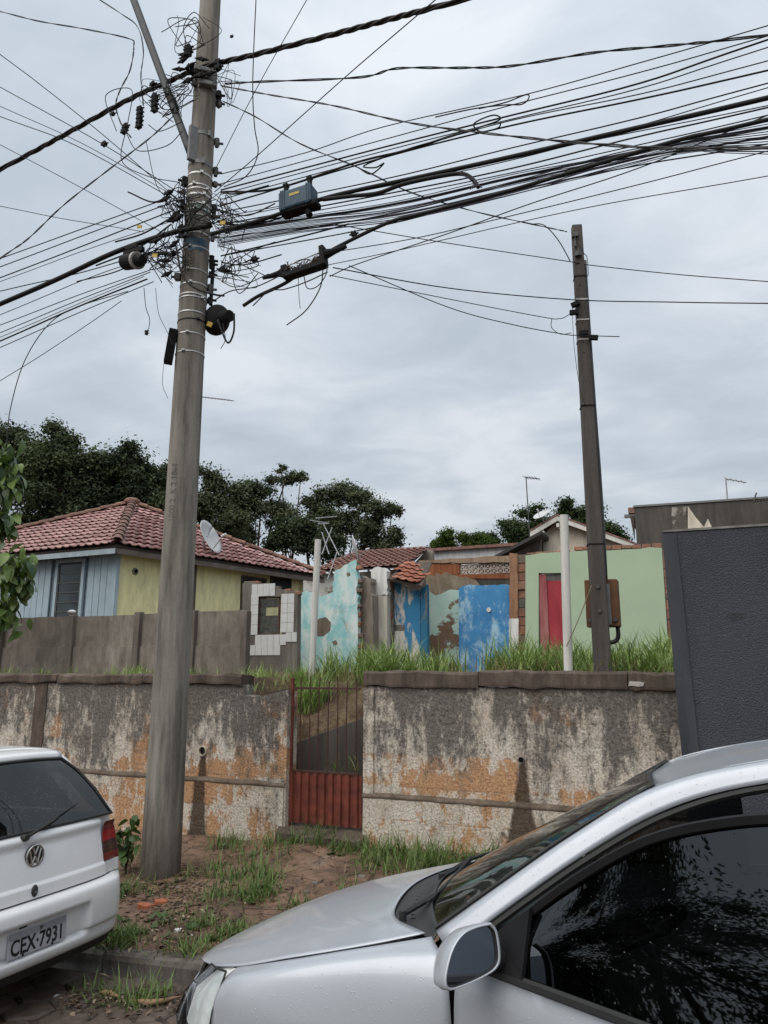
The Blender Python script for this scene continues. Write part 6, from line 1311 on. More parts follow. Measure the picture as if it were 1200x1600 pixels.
tree('woodland_tree', 'light open tree at the right end of the wood', ft(595, 35), [cl(590, 795, 28, 35), cl(570, 775, 22, 35), cl(612, 800, 20, 35), cl(585, 835, 38, 35), cl(615, 835, 22, 35)], 16200, 0.0861, FM, GF, .2, seed=9, bare=1)
tree('woodland_tree', 'dark low tree filling the gap behind the white post', ft(480, 34), [cl(475, 830, 36, 34), cl(445, 845, 34, 34), cl(510, 850, 34, 34)], 20250, 0.0984, FD, GF, .2, seed=10)
tree('canopy_tree', 'wide dark canopy tree behind the cream gable', ft(880, 48), [cl(880, 806, 34, 48), cl(838, 814, 34, 48), cl(915, 810, 32, 48), cl(950, 828, 28, 48), cl(798, 830, 28, 48), cl(770, 842, 22, 48), cl(870, 835, 44, 48), cl(930, 845, 36, 48), cl(820, 842, 36, 48), cl(970, 845, 20, 48)], 62100, 0.107, FR, GF, .45, seed=11, flatk=.6)
tree('round_bush', 'bright green rounded tree left of the wide canopy tree', ft(715, 42), [cl(705, 848, 22, 42), cl(682, 852, 18, 42), cl(735, 846, 22, 42), cl(762, 846, 20, 42)], 20250, 0.0902, FB, GF, .3, seed=12)
tree('street_tree', 'large dark tree across the street mirrored in the car window', (-23, -7, -.4), [((-23, -6, 10.6), 3.4), ((-22, -2.6, 11.2), 3.4), ((-22, .4, 10.0), 3.2), ((-23, -9.5, 7.0), 2.8), ((-23, -6, 7.2), 3.4), ((-22.5, -2.5, 7.6), 3.2), ((-24, -5.5, 4.0), 3.2), ((-23, -2.2, 3.8), 2.4), ((-22, -8.5, 2.8), 2.6), ((-23, -11.5, 3.2), 2.0), ((-23, -5.0, 2.0), 2.4), ((-23, -1.4, 5.0), 2.0)], 80000, .13, FD, None, .35, seed=13)
tree('street_tree', 'dark tree further up the street mirrored in the door mirror', (27, 9, .9), [((27, 9, 6.5), 3.0), ((26, 6.5, 5.0), 2.6), ((28, 11, 5.0), 2.6), ((26, 8, 3.0), 3.0)], 12150, 0.164, FD, None, .35, seed=14)

# ================================================================== CARS
def paint(name, col, metal, rough, dropsize=70, drops=.6, flake=False, dirt=.25):
    """clear-coated body paint, wet: rain stands on it in separate beads"""
    t = NT(name); v = t.n('ShaderNodeTexVoronoi', feature='F1'); v.inputs['Scale'].default_value = dropsize; t.L(t.co(), v.inputs['Vector'])
    sz = t.n('ShaderNodeSeparateColor'); t.L(v.outputs['Color'], sz.inputs[0])
    rad = t.math('MULTIPLY', t.ramp(sz.outputs[0], [(1 - drops, 0.0), (1.0, 1.0)]), .34)
    hgt = t.math('SQRT', t.math('MAXIMUM', t.math('SUBTRACT', t.math('MULTIPLY', rad, rad), t.math('MULTIPLY', v.outputs['Distance'], v.outputs['Distance'])), 0.0))
    dn = t.noise(1.8, 7, .7); dm = t.math('MULTIPLY', t.ramp(dn, [(.42, 0.0), (.75, 1.0)]), dirt)
    c = t.mix(dm, col, tuple(x * .62 for x in col))
    if flake: c = t.mix(.12, c, t.ramp(t.noise(900, 1, .5), [(.35, .35), (.65, 1.0)]), 'MULTIPLY')
    nb = t.bump(hgt, .28, .02)
    t.set(c, t.math('MULTIPLY_ADD', dm, .25, rough), metal, nb, .7); t.b.inputs['Coat Roughness'].default_value = .08; t.L(nb, t.b.inputs['Coat Normal']); return t.m
SILV = paint('silver_paint', (.40, .425, .465), .35, .45, 120, .4, True, .2)
WHT = paint('white_paint', (.71, .715, .72), 0.0, .38, 60, .05, False, .25)
def glassm(name, tint, drops, dens=90, refl=.075):
    t = NT(name); v = t.n('ShaderNodeTexVoronoi', feature='F1'); v.inputs['Scale'].default_value = dens; t.L(t.co(), v.inputs['Vector'])
    sz = t.n('ShaderNodeSeparateColor'); t.L(v.outputs['Color'], sz.inputs[0]); rad = t.math('MULTIPLY', t.ramp(sz.outputs[0], [(1 - drops, 0.0), (1.0, 1.0)]), .32)
    hgt = t.math('SQRT', t.math('MAXIMUM', t.math('SUBTRACT', t.math('MULTIPLY', rad, rad), t.math('MULTIPLY', v.outputs['Distance'], v.outputs['Distance'])), 0.0))
    nb = t.bump(hgt, .9, .02); gl = t.n('ShaderNodeBsdfGlossy'); gl.inputs['Roughness'].default_value = .015; gl.inputs['Color'].default_value = (.9, .93, .95, 1); t.L(nb, gl.inputs['Normal'])
    tr = t.n('ShaderNodeBsdfTransparent'); tr.inputs[0].default_value = (*tint, 1); lw = t.n('ShaderNodeLayerWeight'); lw.inputs[0].default_value = .5; t.L(nb, lw.inputs['Normal']); fr5 = t.math('POWER', lw.outputs['Facing'], 4.5)
    ms = t.n('ShaderNodeMixShader'); t.L(t.math('MULTIPLY_ADD', fr5, .90, refl), ms.inputs[0]); t.L(tr.outputs[0], ms.inputs[1]); t.L(gl.outputs[0], ms.inputs[2]); t.L(ms.outputs[0], t.out.inputs[0]); return t.m
TINT = glassm('tinted_glass', (.055, .06, .065), .14, 95); WSG = glassm('windscreen_glass', (.42, .50, .47), .35, 70); RGL = glassm('rear_window_glass', (.05, .055, .06), .4, 120); LENS = glassm('clear_lens', (.82, .85, .85), .15, 60)
RUB = flat('rubber_black', (.012, .012, .012), .65, 0, .2, 20); PLA = flat('trim_plastic', (.020, .020, .021), .55, 0, .25, 15, .15, 200); TYRE = flat('tyre_rubber', (.013, .013, .013), .85, 0, .4, 12, .3, 90); RIM = flat('rim_grey', (.18, .18, .18), .45, .5, .3, 10); INT = flat('cabin_fabric', (.035, .037, .042), .9, 0, .3, 30); REFL = flat('lamp_reflector', (.80, .81, .80), .28, .15, .22, 22)
GLB = flat('gloss_black_trim', (.008, .008, .009), .55, 0, .2, 15, spec=.2)
MIRR = flat('mirror_glass', (.40, .43, .48), .02, 1.0, .02, 2); UND = flat('underbody', (.006, .006, .006), 1.0)
def mir(rows): return [[V((p.x, -p.y, p.z)) for p in r] for r in rows]
def panel(name, rows, nu, nv, mat, parent, solid=.004, both=False, tf=None, sm=True):
    pr = patch(rows, nu, nv); out = []
    if parent.get('label', '').startswith('white hatch'): pr = [[V((p.x, p.y, p.z + .04 * clamp((p.z - .98) / .33, 0, 1))) for p in r] for r in pr]
    for k in ((1, -1) if both else (1,)):
        q = pr if k == 1 else mir(pr)
        if tf: q = [[tf @ p for p in r] for r in q]
        o = MB().grid(q).build(name, mat, parent, smooth=sm, solid=solid); out.append(o)
    return out[0] if not both else out
def wheel(parent, x, y, z, r, w, side, spokes=5):
    hub = MB(); n = 36; pr = [(-.5, .72), (-.5, .90), (-.42, .975), (-.25, 1.0), (.25, 1.0), (.42, .975), (.5, .90), (.5, .72)]
    m = MB(); m.grid([[(x + r * q * math.cos(6.28318 * i / n), y + a * w, z + r * q * math.sin(6.28318 * i / n)) for i in range(n + 1)] for a, q in pr]); wh = m.build('wheel', TYRE, parent, smooth=True)
    m = MB(); m.grid([[(x + r * q * math.cos(6.28318 * i / n), y + a * w * side, z + r * q * math.sin(6.28318 * i / n)) for i in range(n + 1)] for a, q in ((-.5, .72), (.42, .72), (.47, .69), (.36, .63), (.25, .62))]); m.cyl((x, y, z), (x, y + side * .22 * w, z), r * .62, n=24); m.build('rim', RIM, wh)
    for k in range(spokes):
        a = 6.28318 * k / spokes; m = MB(); m.box((x + .36 * r * math.cos(a), y + side * w * .33, z + .36 * r * math.sin(a)), (.56 * r, .035, .15 * r), Matrix.Rotation(-a, 3, 'Y')); m.build('spoke', RIM, wh, bevel=.008)
    MB().cyl((x, y + side * w * .2, z), (x, y + side * w * .42, z), r * .17, n=14).build('hub_cap', RIM, wh); return wh

# ------------------------------------------------------------------ silver car
SLO = math.atan(.045)
SX, SYc, SZ, SH = -1.085, 3.04, -.082, math.radians(180.0)
sc = thing('parked_car', 'silver car with open front door, wet bonnet in the foreground', 'car', (SX, SYc, SZ), (math.radians(2.4), SLO, SH), 'cars parked along the kerb')
E_ = [(.565, .61, .770), (.39, .685, .808), (.2, .715, .856), (.02, .722, .896), (-.13, .712, .928), (-.27, .665, .954)]
MD = [(.755, .40, .728), (.58, .43, .793), (.37, .45, .856), (.16, .455, .902), (.02, .455, .930), (-.08, .455, .948)]
CE = [(.845, 0, .702), (.67, 0, .778), (.46, 0, .852), (.24, 0, .903), (.10, 0, .934), (.0, 0, .955)]
neg = lambda r: [(a, -b, c) for a, b, c in r]
panel('bonnet', [E_, MD, CE, neg(MD), neg(E_)], 30, 41, SILV, sc)
F0 = [(.425, .665, .797), (.35, .699, .815), (.18, .726, .856), (.02, .732, .892), (-.15, .722, .926), (-.30, .690, .952)]
F1 = [(.445, .735, .760), (.36, .765, .786), (.18, .783, .824), (.0, .788, .856), (-.2, .788, .884), (-.372, .785, .905)]
F2 = [(.455, .768, .665), (.36, .795, .690), (.18, .812, .712), (.0, .817, .725), (-.2, .818, .735), (-.395, .815, .74)]
F3 = [(.41, .785, .46), (.315, .803, .47), (.16, .812, .615), (.0, .818, .655), (-.2, .818, .595), (-.395, .810, .24)]
panel('fender', [F0, F1, F2, F3], 30, 24, SILV, sc, both=True)
# wheel arch liner, sill, bumper, grille
for s in (1, -1):
    m = MB(); m.grid([[(.36 * math.cos(a), y, .31 + .36 * math.sin(a)) for a in [math.pi * k / 14 - .1 for k in range(16)]] for y in (s * .80, s * .42)]); m.build('arch_liner', UND, sc)
    m = MB(); m.grid([[(-2.5 + .36 * math.cos(a), y, .31 + .36 * math.sin(a)) for a in [math.pi * k / 14 - .1 for k in range(16)]] for y in (s * .80, s * .42)]); m.build('arch_liner', UND, sc)
def bump_row(z, k, inx=0):
    h = [(.40, .795 * k), (.58, .745 * k), (.75, .56 * k), (.84, .30 * k), (.87 - inx, 0)]; return [(a, b, z) for a, b in h] + [(a, -b, z) for a, b in h[::-1][1:]]
panel('front_bumper', [[(a, b, z if abs(b) > .5 else .64) for a, b, z in bump_row(.56, .99)], bump_row(.50, 1.0), bump_row(.36, 1.0), bump_row(.22, .96)], 41, 12, SILV, sc)
m = MB(); m.grid([[(x - .02 * abs(y), y, z) for y in [-.36 + .09 * k for k in range(9)]] for x, z in ((.82, .63), (.78, .705))]); m.build('grille', PLA, sc, solid=.01)
for z in (.66, .68, .70): MB().box((.81, 0, z), (.02, .6, .006)).build('grille_bar', RIM, sc)
# headlights
for s in (1, -1):
    A = [(.435, .720, .795), (.505, .675, .785), (.585, .590, .768)]; B = [(.455, .763, .69), (.57, .715, .685), (.70, .575, .672)]; C_ = [(.47, .775, .575), (.61, .722, .565), (.765, .545, .575)]
    hl_ = panel('headlight', [[(a, b * s, c) for a, b, c in q] for q in (A, B, C_)], 12, 12, LENS, sc, solid=0)
    m = MB(); m.grid([[V((a - .035 + .012 * math.sin(k * 2 + j * 1.7), b * s * .955, c)) for j, (a, b, c) in enumerate(spline(q, 8))] for k, q in enumerate(((A, B, C_)[0], B, C_))]); m.build('reflector', REFL, hl_, smooth=True)
    m = MB(); m.cyl((.50, .60 * s, .67), (.55, .605 * s, .67), .05, .055, 18, False); m.sphere((.515, .60 * s, .67), .03, 12, 8); m.build('bulb_housing', REFL, hl_, smooth=True)
    m = MB(); m.tube([V((a, b * s, c)) for a, b, c in A + [B[2], C_[2], C_[1], C_[0], B[0], A[0]]], .004, 5); m.build('seal', RUB, hl_)
# cabin shell
G = [(-.30, .635, .958), (-.50, .612, 1.090), (-.75, .575, 1.250), (-1.0, .535, 1.388), (-1.27, .508, 1.455), (-1.6, .497, 1.488), (-2.2, .495, 1.475), (-2.7, .485, 1.415), (-3.0, .475, 1.335)]
O = [(-.375, .745, .930), (-.56, .712, 1.060), (-.79, .668, 1.208), (-1.02, .625, 1.328), (-1.27, .597, 1.400), (-1.6, .588, 1.432), (-2.2, .580, 1.412), (-2.7, .585, 1.330), (-3.08, .62, 1.19)]
MID = [((a[0] + b[0]) / 2 + .01, (a[1] + b[1]) / 2 + .018, (a[2] + b[2]) / 2 + .022) for a, b in zip(G, O)]
panel('roof_pillar', [G, MID, O], 50, 9, SILV, sc, both=True, solid=.006)
WC = [(-.13, 0, .982), (-.38, 0, 1.108), (-.67, 0, 1.252), (-.96, 0, 1.382)]; WM = [(-.185, .34, .976), (-.42, .33, 1.106), (-.70, .31, 1.254), (-.975, .29, 1.388)]; WE = [(a - .0, b - .006, c - .004) for a, b, c in G[:4]]
ws = panel('windscreen', [WE, WM, WC, neg(WM), neg(WE)], 20, 31, WSG, sc, solid=0)
panel('roof', [G[3:], [(a[0] * .6 + b[0] * .4, .29, a[2] * .4 + b[2] * .6) for a, b in zip(G[3:], [(-.96, 0, 1.382), (-1.25, 0, 1.452), (-1.6, 0, 1.492), (-2.2, 0, 1.485), (-2.72, 0, 1.428), (-3.0, 0, 1.355)])], [(-.96, 0, 1.382), (-1.25, 0, 1.452), (-1.6, 0, 1.492), (-2.2, 0, 1.485), (-2.72, 0, 1.428), (-3.0, 0, 1.355)], neg([(a[0] * .6 + b[0] * .4, .29, a[2] * .4 + b[2] * .6) for a, b in zip(G[3:], [(-.96, 0, 1.382), (-1.25, 0, 1.452), (-1.6, 0, 1.492), (-2.2, 0, 1.485), (-2.72, 0, 1.428), (-3.0, 0, 1.355)])]), neg(G[3:])], 30, 25, SILV, sc)
# black ceramic edge and rubber round the windscreen
m = MB(); m.tube(spline([V(p) + V((.004, 0, .004)) for p in G[:4]], 20), .007, 5); m.tube(spline([V((p[0] + .004, -p[1], p[2] + .004)) for p in G[:4]], 20), .007, 5); m.tube(spline([V(G[3]), V(WM[3]), V(WC[3]), V((WM[3][0], -WM[3][1], WM[3][2])), V((G[3][0], -G[3][1], G[3][2]))], 20), .006, 5); m.build('screen_seal', RUB, ws)
# cowl, wipers
hb_ = [(-.27, .665, .948), (-.18, .58, .946), (-.082, .455, .942), (-.005, 0, .949)]; gb = [(-.305, .63, .958), (-.245, .50, .968), (-.187, .34, .980), (-.132, 0, .992)]
mdl = [((a[0] + b[0]) / 2, (a[1] + b[1]) / 2, (a[2] + b[2]) / 2 - .022) for a, b in zip(hb_, gb)]
sy = lambda r: r + neg(r[:-1])[::-1]
cw_ = panel('cowl', [sy(hb_), sy(mdl), sy(gb)], 41, 7, PLA, sc)
for k in range(9):
    y_ = .1 + .045 * k; MB().box((-.085 - .10 * (y_ / .5) ** 2, y_, .944 - .01 * (y_ / .5)), (.05, .008, .010)).build('cowl_slot', RUB, cw_)
for pts in ([(-.13, .50, .958), (-.20, .30, .995), (-.20, -.12, 1.035)], [(-.10, -.02, .975), (-.18, -.25, 1.01), (-.22, -.55, .99)]):
    wp_ = MB().tube(spline(pts, 10), [.010] * 4 + [.006] * 6, 6).build('wiper', RUB, sc); m = MB(); m.tube(spline([V(pts[1]) + V((.01, .12, -.012)), V(pts[1]) + V((.004, 0, -.004)), V(pts[2]) + V((0, -.04, -.006))], 8), .005, 5); m.build('wiper_blade', RUB, wp_); MB().cyl(V(pts[0]) + V((0, 0, -.02)), V(pts[0]) + V((0, 0, .012)), .014, n=8).build('wiper_pivot', RUB, wp_)
# body sides behind the fenders
def side(x0, x1, s, name, arch=False, parent=sc, belt=None):
    xs_ = [x0 + (x1 - x0) * k / 8 for k in range(9)]
    def zb(x):
        if arch and abs(x + 2.5) < .36: return .31 + math.sqrt(max(0, .36 ** 2 - (x + 2.5) ** 2))
        return .24
    bz_ = lambda x: .930 + .03 * clamp((-x - .4) / 2.4, 0, 1)
    tap = lambda x: -.05 * clamp((-x - 2.6) / .6, 0, 1) ** 2
    rows = [[(x, s * (.785 + tap(x)), bz_(x)) for x in xs_], [(x, s * (.815 + tap(x)), bz_(x) - .10) for x in xs_], [(x, s * (.822 + tap(x)), max(zb(x) + .05, .58)) for x in xs_], [(x, s * (.812 + tap(x)), zb(x)) for x in xs_]]
    return panel(name, rows, 33, 20, SILV, parent)
dR_ = side(-.40, -1.52, -1, 'front_door'); side(-1.53, -2.20, 1, 'rear_door'); side(-1.53, -2.20, -1, 'rear_door'); side(-2.21, -3.12, 1, 'rear_quarter', True); side(-2.21, -3.12, -1, 'rear_quarter', True)
for s in (1, -1):
    m = MB(); m.box((-1.25, s * .775, .21), (1.75, .06, .10)); m.build('sill', PLA, sc, bevel=.02)
    # side glass
    def glassp(i0, x0, x1, n, nm):
        top = [V((p[0] - .01, s * (p[1] + .008), p[2] - .03)) for p in O if x1 <= p[0] <= x0]; bot = [V((p.x, s * .78, .915 + .04 * clamp((-p.x - .4) / 2.4, 0, 1))) for p in top]; return panel(nm, [top, bot], 16, 4, TINT, sc, solid=0)
    if s < 0: glassp(0, -.5, -1.55, 4, 'side_window')
    glassp(0, -1.55, -2.75, 4, 'rear_side_window')
    m = MB(); m.tube([V((-1.54, s * .60, 1.39)), V((-1.53, s * .70, 1.15)), V((-1.52, s * .785, .92))], .03, 6); m.build('door_pillar', PLA, sc)
rb = lambda z, x, y: [(x + .10, y, z), (x + .02, y * .8, z), (x, 0, z), (x + .02, -y * .8, z), (x + .10, -y, z)]
panel('tailgate', [rb(.96, -3.24, .72), rb(.80, -3.28, .74), rb(.60, -3.30, .74)], 21, 8, SILV, sc); panel('rear_bumper', [rb(.60, -3.34, .78), rb(.40, -3.36, .80), rb(.24, -3.30, .78)], 21, 8, SILV, sc)
panel('rear_window', [[(-3.0, .47, 1.33), (-3.02, .24, 1.35), (-3.03, 0, 1.36), (-3.02, -.24, 1.35), (-3.0, -.47, 1.33)], rb(.96, -3.24, .70)], 15, 6, TINT, sc, solid=0)
panel('quarter_panel', [[(-3.0, .475, 1.33), (-3.06, .56, 1.2), (-3.10, .70, .97)], [(-2.75, .60, 1.27), (-2.9, .68, 1.12), (-3.0, .77, .95)]], 8, 5, SILV, sc, both=True)
MB().bbox((-3.1, -.72, .20), (.5, .72, .30)).build('floor_pan', UND, sc)
for x, s in ((0, 1), (0, -1), (-2.5, 1), (-2.5, -1)): wheel(sc, x, s * .70, .295, .295, .185, s)
# cabin: dashboard, steering wheel, seats
da = panel('dashboard', [[(-.30, -.62, .93), (-.2, 0, .955), (-.30, .62, .93)], [(-.45, -.64, .97), (-.42, 0, .985), (-.45, .64, .97)], [(-.62, -.65, .93), (-.60, 0, .93), (-.62, .65, .93)], [(-.66, -.65, .60), (-.64, 0, .55), (-.66, .65, .60)]], 15, 12, INT, sc)
m = MB(); c = V((-.86, .36, .93)); a = V((.35, 0, .94)).normalized(); u = V((0, 1, 0)); w = a.cross(u); m.tube([c + u * (.185 * math.cos(6.2832 * k / 28)) + w * (.185 * math.sin(6.2832 * k / 28)) for k in range(29)], .014, 7); m.sphere(c, (.07, .07, .03), 10, 6)
for k in (0, 2.1, 4.2): m.cyl(c, c + u * (.18 * math.cos(k)) + w * (.18 * math.sin(k)), .014, n=6)
m.build('steering_wheel', RUB, sc, smooth=True)
for y_ in (.37, -.37):
    st_ = panel('seat', [[(-.98, y_ - .24, .50), (-.98, y_, .52), (-.98, y_ + .24, .50)], [(-1.35, y_ - .25, .50), (-1.35, y_, .47), (-1.35, y_ + .25, .50)], [(-1.47, y_ - .24, .60), (-1.46, y_, .58), (-1.47, y_ + .24, .60)], [(-1.62, y_ - .24, 1.0), (-1.58, y_, 1.0), (-1.62, y_ + .24, 1.0)], [(-1.66, y_ - .18, 1.12), (-1.64, y_, 1.13), (-1.66, y_ + .18, 1.12)]], 9, 16, INT, sc, solid=.12)
    MB().sphere((-1.70, y_, 1.24), (.06, .13, .09), 12, 8).build('head_restraint', INT, st_, smooth=True)
MB().box((-2.3, 0, .62), (.5, 1.2, .2)).build('rear_seat', INT, sc, bevel=.06); MB().box((-2.55, 0, .85), (.14, 1.2, .5)).build('rear_seat_back', INT, sc, bevel=.05)
m = MB(); m.sphere((-1.0, 0, 1.315), (.025, .11, .035), 12, 7); m.build('rear_view_mirror', RUB, sc, smooth=True)
# the open front door, swung on its hinge
HG = V((-.40, .785, 0)); DA = math.radians(-33.0); TD = Matrix.Translation(HG) @ Matrix.Rotation(DA, 4, 'Z') @ Matrix.Translation(-HG)
xs_ = [-.432 - 1.078 * k / 8 for k in range(9)]; bz_ = lambda x: .930 + .03 * clamp((-x - .4) / 2.4, 0, 1)
od = panel('front_door', [[(x, .785, bz_(x)) for x in xs_], [(x, .815, bz_(x) - .10) for x in xs_], [(x, .822, .58) for x in xs_], [(x, .812, .24) for x in xs_]], 33, 20, SILV, sc, tf=TD); od['label'] = 'silver front door standing open'
panel('inner_trim', [[(x, .735, bz_(x)) for x in xs_], [(x, .70, .70) for x in xs_], [(x, .735, .26) for x in xs_]], 20, 8, INT, od, tf=TD)
m = MB(); m.grid([[TD @ V((x, y, z)) for y in (.735, .81)] for x, z in ((-.438, .24), (-.438, .92))]); m.grid([[TD @ V((x, y, z)) for y in (.735, .81)] for x, z in ((-1.508, .24), (-1.508, .925))]); m.build('door_edge', SILV, od)
FRM = [(-.43, .768, .942), (-.57, .735, 1.035), (-.80, .692, 1.195), (-1.03, .650, 1.322), (-1.27, .622, 1.388), (-1.50, .612, 1.412)]
def strip3(path, wid, th, mat, nm, par, inward):
    p = [TD @ q for q in spline(path, 28)]; rows = []
    for i, q in enumerate(p):
        t_ = (p[min(i + 1, 27)] - p[max(i - 1, 0)]).normalized(); nn = (TD.to_3x3() @ V((0, .93, .36))).normalized(); b = t_.cross(nn).normalized(); b = b if b.z < 0 else -b
        rows.append([q - nn * th, q, q + nn * th * .3 + b * wid * .3, q + b * wid, q + b * wid - nn * th, q - nn * th])
    return MB().grid(rows).build(nm, mat, par, smooth=False)
strip3(FRM, .024, .022, GLB, 'window_frame', od, 0)
strip3([(-1.50, .612, 1.380), (-1.51, .70, 1.17), (-1.51, .785, .93)], .04, .03, GLB, 'window_frame', od, 0)
beltp = [(-.43, .79, .932), (-.8, .792, .938), (-1.2, .792, .943), (-1.51, .79, .948)]
m = MB(); m.tube([TD @ q for q in spline(beltp, 14)], .013, 6); m.build('belt_seal', RUB, od)
top = [V((p[0], p[1] - .004, p[2] - .02)) for p in FRM[1:]]; bot = [V((p.x, .785, .930 + .014 * clamp((-p.x - .4) / 1.1, 0, 1))) for p in top]
dg = panel('door_window', [top, [t_.lerp(b_, .5) + V((0, .012, 0)) for t_, b_ in zip(top, bot)], bot], 24, 10, TINT, od, solid=0, tf=TD)
m = MB(); m.prism([TD @ V(p) for p in ((-.42, .79, .932), (-.70, .79, .938), (-.68, .722, 1.10), (-.57, .742, 1.025))], TD.to_3x3() @ V((0, .012, .004))); sail = m.build('mirror_sail', GLB, od)
# door mirror
mt_ = TD @ Matrix.Translation((-.625, .80, 1.0))
def mpt(a, b, x): return mt_ @ (Matrix.Rotation(math.radians(-8), 4, 'Z') @ Matrix.Rotation(math.radians(9), 4, 'Y') @ V((x, a, b)))
outl = [(.02, .070), (.07, .068), (.115, .058), (.152, .030), (.178, -.012), (.190, -.048), (.180, -.066), (.13, -.064), (.06, -.052), (.02, -.038), (.004, -.012), (.004, .048)]
def ring(sc_, x, dx=0): return [mpt(.098 + (a - .098) * sc_, b * sc_, x) for a, b in outl + outl[:1]]
def rsm(r): return spline(r, 49)
m = MB(); m.grid([rsm(ring(.90, -.006)), rsm(ring(.95, -.010)), rsm(ring(.985, -.004)), rsm(ring(1.0, .02)), rsm(ring(.93, .06)), rsm(ring(.74, .09)), rsm(ring(.4, .105)), rsm(ring(.02, .108))]); mh = m.build('door_mirror', SILV, od, smooth=True)
m = MB(); m.grid([rsm(ring(.90, -.006)), rsm(ring(.86, .006)), rsm(ring(.84, .010))]); m.build('mirror_bezel', RUB, mh, smooth=True)
gp_ = rsm(ring(.86, .004)); cc = sum((q for q in gp_), V((0, 0, 0))) / len(gp_); m = MB(); m.add([cc] + gp_, [(0, i, i + 1) for i in range(1, 49)]); m.build('mirror_glass', MIRR, mh)
m = MB(); m.tube([mt_ @ V(p) for p in ((.03, -.02, -.03), (.035, .02, -.028), (.04, .05, -.02))], [.035, .030, .028], 10); m.build('mirror_arm', PLA, mh, smooth=True)
m = MB(); m.tube([TD @ V(p) for p in ((-1.30, .83, .79), (-1.33, .855, .792), (-1.44, .855, .796), (-1.47, .832, .797))], .012, 7); m.build('door_handle', SILV, od, smooth=True)
# pillar, seal and dark gap seen in the open doorway
m = MB(); m.tube(spline([V((p[0] - .012, p[1] - .012, p[2] - .012)) for p in O[:6]], 30), .012, 6); m.tube([V((-.40, .77, .25)), V((-.395, .765, .60)), V((-.385, .75, .91))], .012, 6); m.build('doorway_seal', RUB, sc)
m = MB(); m.grid([[(x, y, z) for x, y in ((-.399, .812), (-.402, .785), (-.425, .775), (-.47, .72), (-.47, .60))] for z in (.24, .6, .92)]); m.build('hinge_pillar', RUB, sc)
panel('headlining', [[(p[0], p[1] - .03, p[2] - .03) for p in O[2:8]], [(p[0], 0, p[2] + .06) for p in O[2:8]], [(p[0], -p[1] + .03, p[2] - .03) for p in O[2:8]]], 15, 9, flat('headlining', (.16, .16, .155), .95), sc, solid=0)

# ------------------------------------------------------------------ white hatchback
WX, WY, WZ, WH = -3.62, 3.56, -.215, math.radians(90 + 86.5)
wc = thing('parked_car', 'white hatchback seen from behind, cut by the left edge', 'car', (WX, WY, WZ), (0, SLO, WH), 'cars parked along the kerb')
HW = .745
def lerp(a, b, t_): return a + (b - a) * t_
def bx_plan(y, k=0): # how far the rear skin curves forward towards the corner
    t_ = abs(y) / HW; return .035 * t_ ** 2 + .075 * t_ ** 7
# bumper: a dense skin with the number-plate recess pressed in
prof = [(.612, .055), (.602, .015), (.578, -.012), (.51, -.022), (.42, -.020), (.365, -.014), (.35, .004), (.295, .012), (.265, .03), (.25, .06)]
rows = []
for z, dx in [tuple(spline([(a, b, 0) for a, b in prof], 44)[k])[:2] for k in range(44)]:
    r = []
    for i in range(121):
        s = -1 + 2 * i / 120                                             # from right flank round to the left flank
        if abs(s) > .80: f = (abs(s) - .80) / .20; y_ = math.copysign(HW - .004 * f, s); x = .145 + f * .50 + max(0, dx) * .25; yo = -min(0, dx) - max(0, dx) * .6
        else: y_ = s / .80 * HW; x = bx_plan(y_) + dx; yo = 0; 
        q = abs(s) / .80
        if abs(s) <= .80:
            rr_ = clamp((q - .80) / .20, 0, 1); x = lerp(x, .145 + max(0, dx) * .4, rr_ ** 3); y_ = math.copysign(abs(y_) - max(0, dx) * .5 * rr_, y_)
        rec = clamp((.375 - .10 * clamp((.53 - z) / .14, 0, 1) * 0 + .0 - abs(y_)) / .045, 0, 1) * clamp((.512 - z) / .018, 0, 1) * clamp((z - .322) / .02, 0, 1)
        if abs(s) <= .8: x += .045 * (3 * rec ** 2 - 2 * rec ** 3)
        r.append(V((x, y_, z)))
    rows.append(r)
bp_ = MB().grid(rows).build('rear_bumper', WHT, wc, smooth=True)
MB().grid([[V((bx_plan(y_) + o, y_ * k, z)) for y_ in [-HW + 2 * HW * j / 30 for j in range(31)]] for o, k, z in ((.05, .99, .255), (.08, .96, .20), (.25, .95, .18))]).build('valance', PLA, wc)
# number plate
PLT = flat('plate_grey', (.40, .41, .44), .45, 0, .08, 30); PTX = flat('plate_black', (.010, .010, .012), .6)
py0 = -.005; pzc = .412
pl = thing('number_plate', 'x', 'x', (0, 0, 0)); bpy.data.objects.remove(pl)
pl = MB().box((.018, py0, pzc), (.004, .40, .135)).build('number_plate', PLT, wc, bevel=.003)
MB().box((.0155, py0, pzc + .046), (.002, .39, .034)).build('city_strip', flat('plate_strip', (.30, .31, .34), .5), pl)
Rp = Matrix(((0, 0, -1, 0), (-1, 0, 0, 0), (0, 1, 0, 0), (0, 0, 0, 1)))                                     # text faces backwards, reads left to right from behind
def ptext(s, size, y_, z, par, mat, x=.0155, sx=1.0):
    o = text(s, size, Matrix.Translation((x, y_, z)) @ Rp @ Matrix.Diagonal((sx, 1, 1, 1)), mat, par, 'lettering', .0008, bold=size * .022); return o
ptext('CEX\u00b77931', .118, py0, pzc - .017, pl, PTX, sx=.74); ptext('SP', .028, py0 - .02, pzc + .046, pl, PTX, x=.0142)
for y_ in (-.1, .1): MB().cyl((.0150, py0 + y_, pzc - .062), (.012, py0 + y_, pzc - .062), .008, n=8).build('screw', PTX, pl)
MB().box((.03, .1, .495), (.03, .05, .012)).build('plate_lamp', PLA, wc)
